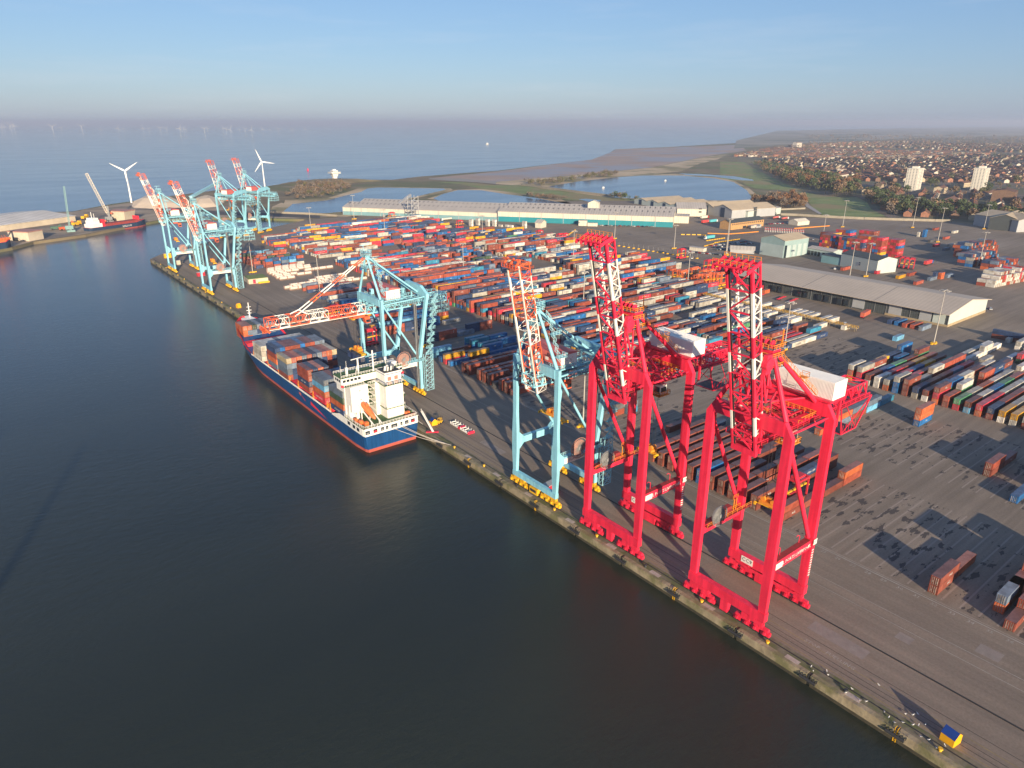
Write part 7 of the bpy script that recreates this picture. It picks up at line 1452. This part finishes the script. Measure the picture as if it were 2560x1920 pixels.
def p_coaster(g, L, wd, zd):
    m_ = MB(); m_.box(-L*.24, L*.4, -wd*.42, wd*.42, zd, zd+2.6); m_.build('hatch_coaming', paint('coaming_red', (.30, .05, .04), .7, .12), g)
    m_ = MB(); m_.box(-L*.47, -L*.28, -wd*.42, wd*.42, zd, zd+4); m_.box(-L*.45, -L*.31, -wd*.34, wd*.34, zd+4, zd+8); m_.box(-L*.42, -L*.33, -wd*.4, wd*.4, zd+8, zd+10.5); m_.build('deckhouse', M_SHIPW, g)
    m_ = MB(); m_.bar((-L*.38, 0, zd+10), (-L*.38, 0, zd+17), .5); m_.bar((-L*.34, 0, zd+10), (-L*.34, 0, zd+15), .4); m_.build('mast', M_SHIPW, g); m_ = MB(); m_.box(-L*.26, -L*.235, -wd*.45, wd*.45, zd, zd+8); m_.box(L*.36, L*.37, -wd*.4, wd*.4, zd, zd+7); m_.build('bulkhead', M_DKRED, g)
    m_ = MB(); add_text(m_, 'WILSON', 3.2, (L*.12, -wd/2-.2, .6), (1, 0, 0), (0, 0, 1)); m_.build('lettering', M_SHIPW, g)
vessel('coaster', 'red and navy coaster with white deckhouse moored under the white-jib crane', at('L', 1150, 812, WZ), at('L', 1905, 705, WZ), 14, 3.4, M_NAVYD, M_BOOT, p_coaster)
def p_crane(g, L, wd, zd):
    m_ = MB(); m_.tube((L*.2, 0, zd), (L*.2, 0, zd+16), 1.4, 10, 1.0); m_.bar((L*.2, 0, zd+15), (-L*.1, 0, zd+9), 1.2); m_.build('deck_crane', M_ORY, g); m_ = MB(); m_.box(-L*.3, L*.35, -wd*.4, wd*.4, zd, zd+2.4); m_.build('hatch_coaming', M_LBOAT, g)
    m_ = MB()
    for t in np.arange(.05, .45, .07): m_.bar((L*t, -wd*.3, zd+2), (L*t+2, wd*.2, zd+5), .4); m_.box(L*t, L*t+2, -wd*.45, -wd*.2, zd+2, zd+4)
    m_.build('deck_gear', M_LBOAT, g)
vessel('crane_ship', 'dark red ship with orange deck crane cut off by the left edge', at('L', -420, 1090, WZ), at('L', 150, 1015, WZ), 20, 6, M_NAVYD, M_BOOT, p_crane)
def jibcrane(k, base, tipx, tipy, mat, label, w=2.2, tower=True):
    b_ = at(k, *base); g = empty('harbour_crane', b_); tag(g, label, 'crane'); t = at(k, tipx, tipy, 0); Y = b_.y
    tp = atY(k, tipx, tipy, Y); tl = Vector((tp.x-b_.x, 0, tp.z)); m_ = MB(); q = Vector((0, 0, 12 if tower else 3))
    truss(m_, q, tl, (0, 1, 0), (tl-q).normalized().cross(Vector((0, 1, 0))), w*1.1, w, 16, lambda t: 0, .16, .1); m_.build('jib', mat, g)
    m_ = MB(); m_.box(-4, 4, -4, 4, 0, 2); m_.bar((0, 0, 2), (0, 0, 20 if tower else 6), 2.4); m_.box(-5, 3, -2.5, 2.5, 3, 7); m_.build('body', M_GREY if tower else mat, g)
    m_ = MB(); m_.box(2, 4, -2, 0, 10, 12); m_.build('cab', M_ORNG, g)
jibcrane('L', (1450, 660), 1150, 15, paint('jib_cream', (0.6, 0.52, 0.42), .6, .1), 'cream lattice-jib mobile crane working the red coaster', 2.6); jibcrane('L', (935, 785), 848, 190, paint('jib_green', (.20, .33, .32), .6, .1), 'slim pale green lattice crane on the far quay', 1.3, False)
def heap(pts, k, h, mat, label):
    ps = [at(k, a, b_) for a, b_ in pts]; c = sum(ps, Vector())/len(ps); m_ = MB(); n = len(ps); rg = []
    random.seed(len(label))
    for f, z in ((1, 0), (.8, .45), (.5, .85), (.2, 1)):
        rg.append([c+(p-c)*f*random.uniform(.93, 1.05)+Vector((0, 0, h*z*random.uniform(.9, 1.08))) for p in ps])
    for i in range(3):
        for j in range(n): m_.add([rg[i][j], rg[i][(j+1) % n], rg[i+1][(j+1) % n], rg[i+1][j]], [(0, 1, 2, 3)], 0, True)
    m_.add(rg[3], [tuple(range(n))]); o = m_.build('gravel_heap', mat); tag(o, label, 'heap')
M_GRAV = paint('gravel', (0.58, 0.46, 0.34), .95, .08, .05)
heap([(890, 645), (930, 660), (1060, 668), (1250, 660), (1290, 640), (1200, 618), (1050, 612), (960, 618)], 'A1', 13, M_GRAV, 'broad pale gravel heap between the shore turbine and the far cranes'); heap([(1300, 650), (1360, 668), (1500, 655), (1560, 625), (1450, 605), (1340, 615)], 'A1', 12, M_GRAV, 'second tan gravel heap below the sloping conveyor')
heap([(700, 460), (740, 466), (830, 462), (900, 456), (960, 452), (860, 450), (760, 452)], '0', 7, M_LAND, 'low scrubby mound beside the lookout tower')
p0, p1 = at('A3', 1010, 700), at('A3', 1225, 640); m_ = MB(); m_.bar(p0+Vector((0, 0, 1)), p1+Vector((0, 0, 20)), 3, 2.5)
for t in (.3, .6, .9): q = p0.lerp(p1, t); m_.bar(q, q+Vector((0, 0, 19*t)), .8)
g = empty('conveyor', (0, 0, 0)); tag(g, 'grey sloping conveyor and lattice tower against the pale warehouse', 'conveyor'); m_.build('belt_bridge', M_WALLG, g)
m_ = MB(); q = at('A3', 1245, 725)
for i in range(5):
    for (x, y) in ((-5, -5), (5, -5), (5, 5), (-5, 5)): m_.bar(q+Vector((x, y, i*6)), q+Vector((x, y, i*6+6)), .6)
    m_.bar(q+Vector((-5, -5, i*6)), q+Vector((5, -5, i*6+6)), .4); m_.bar(q+Vector((-5, 5, i*6)), q+Vector((-5, -5, i*6+6)), .4); m_.box(q.x-5, q.x+5, q.y-5, q.y+5, i*6, i*6+.4)
m_.build('lattice_tower', M_WALLG, g)
a0, a1 = at('A1', 1330, 655), at('A1', 1520, 600); m_ = MB(); m_.bar(a0+Vector((0, 0, 14)), a1+Vector((0, 0, 26)), 4, 3.5); m_.bar(a1, a1+Vector((0, 0, 25)), 3); o = m_.build('shed_conveyor', M_BLUEL); tag(o, 'pale blue inclined conveyor gallery above the tan gravel heap', 'conveyor')
for i, (a, b_, ln) in enumerate(((735, 760, 30), (850, 765, 26), (1010, 705, 34), (1120, 618, 30), (1380, 700, 30), (1760, 600, 20))):
    p = at('L', a, b_); g = empty('site_machine', p, .3*i); tag(g, ['dark green machine on the far quay', 'red and yellow scrap pieces beside the slim crane', 'yellow dumper right of the slim crane', 'yellow low machine behind the coaster', 'orange excavator at the crane foot', 'pale site cabins behind the hopper'][i], 'machine')
    mt = [paint('mach_green', (.06, .12, .08), .6), M_SCO, M_YEL, M_YEL, M_ORNG, M_WALLW][i]; m_ = MB(); m_.box(-5, 3, -2, 2, 1, 4); m_.build('body', mt, g); m_ = MB(); m_.box(3, 6, -1.6, 1.6, 1, 5.4); m_.build('cab', mt, g)
    for x in (-3.5, 3): m_ = MB(); m_.tube((x, -2.3, 1), (x, 2.3, 1), 1.1, 10); m_.build('wheel', M_TYRE, g)

# two unseen masts beyond the lower left, added so their shadows streak the dock water
for i, (x, y, h) in enumerate(((-251, -66, 90), (-262, 6, 82))):
    m_ = MB(); m_.tube((0, 0, 0), (0, 0, h), 2.4, 12, .7); m_.box(-3, 3, -3, 3, -2, .4); o = m_.build('shadow_mast', M_TURB, None, (x, y, -3)); tag(o, 'unseen mast beyond the lower left, added for its shadow on the water, %s one' % ('nearer' if i == 0 else 'farther'), 'mast')

M_PLATE = paint('weathered_wall', (.30, .26, .20), .9, .1, .2)
for nm, k, pts, h, lab in (('boundary_wall', 'A5', [(440, 636), (560, 640), (760, 652), (1000, 664), (1240, 672), (1690, 684)], 3.0, 'long pale boundary wall between the yard and the grass field'), ('boundary_fence', 'A5', [(440, 598), (620, 590)], 2.2, 'short pale fence right of the white shed'), ('boundary_fence', 'A4', [(205, 480), (420, 508), (700, 545), (990, 580)], 3.5, 'long pale fence along the near shore of the round lake'), ('boundary_wall', 'A3', [(110, 672), (440, 684), (640, 700)], 2.5, 'low pale wall along the dock road by the lagoon')):
    m_ = MB(); ps = [at(k, a, b_) for a, b_ in pts]
    for p, q in zip(ps[:-1], ps[1:]): m_.bar(p+Vector((0, 0, h/2)), q+Vector((0, 0, h/2)), .6, h)
    o = m_.build(nm, M_PLATE); tag(o, lab, 'wall' if 'wall' in nm else 'fence')
sheet('dock_road', P('A1', (1000, 655), (1300, 668), (1560, 690), (1880, 700), (2212, 715), (2212, 735), (1880, 722), (1540, 712), (1280, 690), (1000, 672)), 0.02, M_ROAD)
sheet('park_path', P('A5', (560, 480), (600, 500), (650, 560), (740, 622), (720, 626), (630, 575), (585, 515)), 0.03, paint('path_grey', (0.36, 0.33, 0.3), 0.9))
# ================================================================ TOWN: houses and trees
def plain_mat(name, rough=0.85):
    m, n, b = new_mat(name); L = n.links; a = n.nodes.new('ShaderNodeAttribute'); a.attribute_name = 'Col'
    g = n.nodes.new('ShaderNodeNewGeometry'); t = n.nodes.new('ShaderNodeTexNoise'); t.inputs['Scale'].default_value = .5; t.inputs['Detail'].default_value = 4; L.new(g.outputs['Position'], t.inputs['Vector'])
    r = n.nodes.new('ShaderNodeValToRGB'); r.color_ramp.elements[0].position = .3; r.color_ramp.elements[1].position = .7; r.color_ramp.elements[0].color = (.72, .72, .72, 1); r.color_ramp.elements[1].color = (1.1, 1.1, 1.1, 1); L.new(t.outputs['Fac'], r.inputs['Fac'])
    x = n.nodes.new('ShaderNodeMix'); x.data_type = 'RGBA'; x.blend_type = 'MULTIPLY'; x.inputs['Factor'].default_value = 1; L.new(a.outputs['Color'], x.inputs['A']); L.new(r.outputs['Color'], x.inputs['B']); L.new(x.outputs['Result'], b.inputs['Base Color']); b.inputs['Roughness'].default_value = rough; b.inputs['Specular IOR Level'].default_value = .2
    return m
M_HOUSE = plain_mat('house_surface'); M_LEAF = plain_mat('foliage')
WALLC = {'white': (.68, .60, .49), 'cream': (.55, .44, .30), 'red brick': (.34, .16, .10), 'brown brick': (.20, .12, .08)}; ROOFC = {'slate': (.07, .065, .07), 'brown': (.16, .085, .06), 'terracotta': (.26, .11, .07)}
def house_geo(BW, BR, BC, x, y, ang, L, D, e, r, wc, rc):
    ca, sa = math.cos(ang), math.sin(ang)
    def T(a, b_, z): return (x+a*ca-b_*sa, y+a*sa+b_*ca, z)
    l, d = L/2, D/2
    for (a, b_, c_, e_) in ((-l, -d, l, -d), (l, d, -l, d)): BW.quad([T(a, b_, 0), T(c_, e_, 0), T(c_, e_, e), T(a, b_, e)], wc)
    for s_ in (-1, 1): BW.poly([T(s_*l, -d, 0), T(s_*l, d, 0), T(s_*l, d, e), T(s_*l, 0, r), T(s_*l, -d, e)], wc)
    o = .4
    BR.quad([T(-l-o, -d-o, e-.3), T(l+o, -d-o, e-.3), T(l+o, 0, r+.05), T(-l-o, 0, r+.05)], rc); BR.quad([T(l+o, d+o, e-.3), T(-l-o, d+o, e-.3), T(-l-o, 0, r+.05), T(l+o, 0, r+.05)], rc)
    cx = l-.6; BC.quad([T(cx-.5, -.5, r-.5), T(cx+.5, -.5, r-.5), T(cx+.5, -.5, r+1.3), T(cx-.5, -.5, r+1.3)], (.2, .09, .06)); BC.quad([T(cx-.5, .5, r-.5), T(cx-.5, -.5, r-.5), T(cx-.5, -.5, r+1.3), T(cx-.5, .5, r+1.3)], (.2, .09, .06)); BC.quad([T(cx-.5, -.5, r+1.3), T(cx+.5, -.5, r+1.3), T(cx+.5, .5, r+1.3), T(cx-.5, .5, r+1.3)], (.1, .06, .05))
def win_geo(B, x, y, ang, L, D, e):
    ca, sa = math.cos(ang), math.sin(ang)
    for z in (1.1, e-2.0):
        for a in (-L*.3, L*.12):
            for (s_) in (-1, 1):
                q = [(a, s_*(D/2+.05), z), (a+1.3, s_*(D/2+.05), z), (a+1.3, s_*(D/2+.05), z+1.3), (a, s_*(D/2+.05), z+1.3)]; B.quad([(x+p[0]*ca-p[1]*sa, y+p[0]*sa+p[1]*ca, p[2]) for p in q], (.02, .025, .03))
def inpoly(x, y, P_):
    c = False; j = len(P_)-1
    for i in range(len(P_)):
        if (P_[i].y > y) != (P_[j].y > y) and x < (P_[j].x-P_[i].x)*(y-P_[i].y)/(P_[j].y-P_[i].y)+P_[i].x: c = not c
        j = i
    return c
def pix(x, y, z):
    d = Vector((x, y, z))-CAMP; dep = d.dot(FW); return (1280+FPX*d.dot(Rv)/dep, 960-FPX*d.dot(UP)/dep, dep) if dep > 1 else (-1, -1, -1)
TOWN = P('A5', (70, 215), (260, 225), (420, 265), (620, 320), (820, 380), (900, 412), (1010, 470), (1100, 500), (1130, 560), (1260, 640), (1500, 655), (1700, 660), (1960, 690), (2500, 800), (2900, 700), (2900, 100), (2212, 92), (1500, 92), (900, 108), (420, 140))
random.seed(21); houses = []; streets = []
cx_, cy_ = 1500, 900
for (cx0, cy0, ang, nu, nv) in ((900, 500, .35, 60, 70), (1700, 1100, .75, 90, 90), (2600, 1700, .15, 90, 90), (2600, 500, .5, 110, 90), (1300, 1900, .95, 90, 90), (3800, 2600, .4, 140, 120), (2300, 3300, .9, 120, 120), (4200, 1000, .6, 120, 90)):
    ca, sa = math.cos(ang), math.sin(ang)
    for v in range(-nv//2, nv//2):
        u = -nu//2*10.0
        while u < nu//2*10:
            n = random.choice((2, 4, 6, 8, 12)); wl = random.choices(list(WALLC), (22, 18, 38, 22))[0]; rc = random.choices(list(ROOFC), (42, 42, 16))[0]; terr = random.random()
            if random.random() < .18: u += n*6; continue
            for i in range(n):
                w = 7.2 if n > 2 else 9; a = u+i*w; b_ = v*27+(0 if v % 2 else -7); x, y = cx0+a*ca-b_*sa, cy0+a*sa+b_*ca
                near = min(((x-q[0])**2+(y-q[1])**2 for q in ((900, 500), (1700, 1100), (2600, 1700), (2600, 500), (1300, 1900), (3800, 2600), (2300, 3300), (4200, 1000))))
                if (x-cx0)**2+(y-cy0)**2 > near+1: continue
                if not inpoly(x, y, TOWN): continue
                px, py, dep = pix(x, y, 3)
                if not (-30 < px < 2600 and py > 349): continue
                houses.append((dep, x, y, ang+random.uniform(-.02, .02), w, random.uniform(8, 10.5), random.choice((5.2, 5.6, 6.2)), wl, rc))
            u += n*7.2+random.choice((4, 9, 16))
houses.sort(); print('houses', len(houses))
blocks = [(at('A5', a, b_), L_, D_, e_, wl) for a, b_, L_, D_, e_, wl in ((1165, 445, 34, 12, 10, 'cream'), (1225, 490, 32, 11, 9, 'cream'), (1600, 475, 38, 14, 10, 'cream'), (1640, 570, 90, 12, 9, 'brown brick'), (740, 350, 60, 14, 11, 'cream'), (880, 330, 30, 12, 10, 'white'), (860, 380, 90, 12, 11, 'white'), (560, 140, 40, 25, 22, 'white'), (1395, 218, 90, 14, 8, 'cream'), (1750, 430, 60, 14, 8, 'cream'), (2060, 530, 40, 30, 16, 'brown brick'), (1940, 500, 90, 14, 7, 'white'))]
for i, (p, L_, D_, e_, wl) in enumerate(blocks):
    g = empty('large_building', (0, 0, 0)); BL_ = []; BW, BR, BC, BG_ = Boxes(), Boxes(), Boxes(), Boxes(); an = random.uniform(-.1, .3); house_geo(BW, BR, BC, p.x, p.y, an, L_, D_, e_, e_+3, WALLC[wl], ROOFC['brown'])
    for z in np.arange(1.2, e_-1.5, 3):
        for a in np.arange(-L_/2+1.5, L_/2-2, 4):
            ca, sa = math.cos(an), math.sin(an); bw = Boxes(); BL_.append(bw); bw.quad([(p.x+q[0]*ca-q[1]*sa, p.y+q[0]*sa+q[1]*ca, q[2]) for q in ((a, -D_/2-.08, z), (a+1.5, -D_/2-.08, z), (a+1.5, -D_/2-.08, z+1.6), (a, -D_/2-.08, z+1.6))], (.03, .03, .04))
    BW.build('wall', g, mat=M_HOUSE); r_ = BR.build('roof', g, mat=M_HOUSE); BC.build('chimney', r_, mat=M_HOUSE); [bw.build('window', g, mat=M_HOUSE) for bw in BL_]
    g.location = (0, 0, 0); tag(g, 'large %s building in the town, %s across and %s in depth order' % (wl, ORD[min(10, 1+sum(1 for b2 in blocks if pix(*b2[0])[0] < pix(*p)[0]))]+' from left', ORD[min(10, 1+sum(1 for b2 in blocks if b2[0].y < p.y))]), 'building', 'large buildings in the town')
order_h = sorted(range(min(300, len(houses))), key=lambda i: pix(houses[i][1], houses[i][2], 3)[0]); rank = {h: r for r, h in enumerate(order_h)}
SW, SR, SCh = Boxes(), Boxes(), Boxes(); protos = {}
for i, (dep, x, y, an, w, D_, e_, wl, rc) in enumerate(houses):
    wc = jit(WALLC[wl], random.uniform(-.8, .8)); rr = jit(ROOFC[rc], random.uniform(-1, 1))
    if i < 300:
        k = (wl, rc, e_, w)
        if k not in protos:
            g = empty('house', (x, y, 0), an); BW, BR, BC, BG_ = Boxes(), Boxes(), Boxes(), Boxes(); house_geo(BW, BR, BC, 0, 0, 0, w, 9.2, e_, e_+2.8, wc, rr); pass
            BW.build('wall', g, mat=M_HOUSE); r_ = BR.build('roof', g, mat=M_HOUSE); BC.build('chimney', r_, mat=M_HOUSE); protos[k] = g; o = g
        else: o = copy_tree(protos[k], loc=(x, y, 0), rz=an)
        px, py, _ = pix(x, y, 3); b_ = 'above' if False else 'x'
        tag(o, '%s house with %s roof, number %d from left among the nearest town houses' % (wl, rc, rank[i]+1), 'house', 'nearest houses of the town')
    else:
        B = SW; house_geo(SW, SR, SCh if dep < 1800 else Boxes(), x, y, an, w, D_, e_, e_+2.8, wc, rr)
    
SW.v += []; o_ = len(SW.v); SW.v += SR.v+SCh.v; SW.f += [tuple(k+o_ for k in f) for f in SR.f]+[tuple(k+o_+len(SR.v) for k in f) for f in SCh.f]; SW.c += SR.c+SCh.c
o = SW.build('town_houses', mat=M_HOUSE); tag(o, 'mass of brick and white terraced houses filling the far town', 'houses', kind='stuff')
# trees
TC = {'brown': (.21, .14, .085), 'dark green': (.08, .105, .045), 'olive': (.13, .125, .05), 'grey-brown': (.19, .15, .115), 'russet': (.24, .12, .055)}
def crown_geo(B, x, y, z0, R, H, c, n, rnd):
    lobes = [(rnd.uniform(-.45, .45)*R, rnd.uniform(-.45, .45)*R, z0+H*rnd.uniform(.35, .8), R*rnd.uniform(.4, .7)) for _ in range(5)]
    for i in range(n):
        lx, ly, lz, lr = lobes[i % 5]; th = rnd.uniform(0, 6.283); ph = math.acos(rnd.uniform(-.6, 1)); rr = lr*rnd.uniform(.75, 1.1); s_ = R*rnd.uniform(.10, .20)
        px_, py_, pz = x+lx+rr*math.sin(ph)*math.cos(th), y+ly+rr*math.sin(ph)*math.sin(th), lz+rr*math.cos(ph)*.9
        a = Vector((rnd.uniform(-1, 1), rnd.uniform(-1, 1), rnd.uniform(-1, 1))).normalized(); b_ = a.cross(Vector((rnd.uniform(-1, 1), rnd.uniform(-1, 1), 1))).normalized(); k = rnd.uniform(.7, 1.35); cc = tuple(q*k for q in c); P_ = Vector((px_, py_, pz))
        B.quad([tuple(P_+a*s_), tuple(P_+b_*s_), tuple(P_-a*s_*.8), tuple(P_-b_*s_*.9)], cc)
tp = {}
def tree(x, y, R, kind, lab, grp, v):
    k = (kind, v)
    if k not in tp:
        rnd = random.Random(v*7+len(kind)); g = empty('tree', (x, y, 0)); B = Boxes(); crown_geo(B, 0, 0, 2.0, 5, 9, TC[kind], 260, rnd); B.build('crown', g, mat=M_LEAF)
        m_ = MB(); m_.tube((0, 0, 0), (0, 0, 5.5), .32, 7, .16)
        for j in range(5): a = j*1.26; m_.tube((0, 0, 3+j*.4), (2.4*math.cos(a), 2.4*math.sin(a), 6.5+j*.4), .14, 5, .05)
        m_.build('trunk', M_TRUNK, g); tp[k] = g; o = g; o.scale = (R/5,)*3
    else: o = copy_tree(tp[k], loc=(x, y, 0), rz=random.uniform(0, 6)); o.scale = (R/5,)*3
    tag(o, lab, 'tree', grp)
M_TRUNK = paint('bark', (.09, .07, .05), .9, .15, 1)
BELT = P('A5', (230, 265), (330, 262), (500, 315), (640, 345), (800, 385), (1000, 425), (1035, 485), (1000, 500), (820, 498), (700, 465), (600, 435), (480, 400), (330, 330))
BELT2 = P('A5', (1040, 520), (1120, 560), (1200, 620), (1700, 650), (2000, 700), (2400, 760), (2400, 690), (2000, 640), (1700, 600), (1300, 560), (1150, 500), (1050, 490))
SCRUB = P('A5', (230, 545), (300, 560), (440, 585), (590, 590), (640, 560), (590, 500), (520, 490), (380, 500), (300, 520))
random.seed(33); tr = []
def fill(poly, n, kinds, r0, r1, name):
    xs = [p.x for p in poly]; ys = [p.y for p in poly]; c = 0; t_ = 0
    while c < n and t_ < n*60:
        t_ += 1; x, y = random.uniform(min(xs), max(xs)), random.uniform(min(ys), max(ys))
        if inpoly(x, y, poly):
            px, py, dep = pix(x, y, 3)
            if -20 < px < 2590: tr.append((dep, x, y, random.uniform(r0, r1), pick(kinds), name, px)); c += 1
fill(BELT, 420, {'dark green': 5, 'brown': 3, 'olive': 3, 'russet': 2}, 6, 10, 'park belt'); fill(BELT2, 200, {'dark green': 6, 'olive': 2, 'brown': 2}, 5, 8, 'railway edge'); fill(SCRUB, 130, {'brown': 4, 'russet': 3, 'grey-brown': 2}, 4, 7, 'scrub by the lake'); fill(TOWN, 1700, {'brown': 5, 'dark green': 4, 'grey-brown': 4, 'olive': 2}, 4.5, 9, 'town')
fill(P('A3', (330, 440), (700, 430), (750, 480), (700, 520), (500, 560), (340, 570), (240, 540), (330, 480)), 260, {'brown': 4, 'grey-brown': 5, 'olive': 1}, 3, 6, 'scrub mound')
fill(P('A4', (220, 455), (380, 460), (640, 430), (670, 445), (400, 492), (300, 485)), 60, {'grey-brown': 4, 'olive': 3}, 4, 7, 'dunes'); fill(P('A4', (690, 425), (900, 385), (1020, 390), (1010, 405), (800, 432)), 70, {'grey-brown': 4, 'olive': 3}, 4, 7, 'dunes')
fill(P('A4', (240, 570), (500, 590), (620, 612), (560, 612), (300, 590)), 60, {'grey-brown': 4, 'brown': 3}, 3, 5, 'pool bank'); fill(P('A4', (900, 576), (1060, 590), (1250, 608), (1250, 618), (1060, 604)), 16, {'dark green': 4, 'brown': 3}, 4, 7, 'lake bank')
tr.sort(key=lambda t: t[0]/t[3]); ind = sorted(tr[:280], key=lambda t: t[6]); rk = {id(t): i for i, t in enumerate(ind)}; B = Boxes(); rnd = random.Random(4)
for i, t in enumerate(tr):
    dep, x, y, R, kd, nm, px = t
    if i < 280: tree(x, y, R, kd, '%s tree in the %s, number %d from left' % (kd, nm, rk[id(t)]+1), 'trees around the town and lakes', i % 3)
    else: crown_geo(B, x, y, 1.0, R, R*1.5, TC[kd], 60 if dep < 1800 else 34, rnd)
o = B.build('woodland', mat=M_LEAF); tag(o, 'brown and dark green winter trees and scrub scattered through the far town', 'woodland', kind='stuff')
# far woods as low ragged masses and a few landmarks
B = Boxes(); random.seed(8)
for i in range(260):
    k = random.random(); px = random.uniform(640, 2300); py = 62+90*k*k; p = at('A5', px, py)
    if p.x < 300: continue
    R = random.uniform(10, 26)
    crown_geo(B, p.x, p.y, 0, R, R*.7, TC[random.choice(('brown', 'grey-brown'))], 14, rnd)
o = B.build('far_woods', mat=M_LEAF); tag(o, 'hazy woods on the plain towards the horizon', 'woods', kind='stuff')
for (a, b_, lab, k) in ((900, 505, 'small white boat on the big round lake', 'A4'), (1420, 445, 'tiny pale boat farther out on the round lake', 'A4'), (1828, 130, 'small white boat out at sea off the beach', 'A3')):
    p = at(k, a, b_, .05 if k == 'A4' else WZ); g = empty('small_boat', p, .4); tag(g, lab, 'boat'); m_ = MB(); s_ = 1 if k == 'A4' else 3; m_.add([(x*s_, y*s_, z*s_) for x, y, z in ((-4, -1.5, 1.2), (3, -1.5, 1.2), (5.5, 0, 1.5), (3, 1.5, 1.2), (-4, 1.5, 1.2), (-3.5, -1, -.3), (3, -1, -.3), (4.5, 0, -.3), (3, 1, -.3), (-3.5, 1, -.3))], [(0, 1, 2, 3, 4), (0, 1, 6, 5), (1, 2, 7, 6), (2, 3, 8, 7), (3, 4, 9, 8), (4, 0, 5, 9)]); m_.build('hull', M_SHIPW, g); m_ = MB(); m_.box(-2*s_, 1.5*s_, -1*s_, 1*s_, 1.2*s_, 3*s_); m_.build('cabin', M_SHIPW, g)
p = at('A1', 2128, 404, WZ); m_ = MB(); m_.tube((0, 0, -.5), (0, 0, 1.5), 2.6, 12); m_.tube((0, 0, 1.5), (0, 0, 6), 2.2, 8, .8); o = m_.build('buoy', M_RED, None, p); tag(o, 'red navigation buoy on the sea behind the lookout bank', 'buoy')
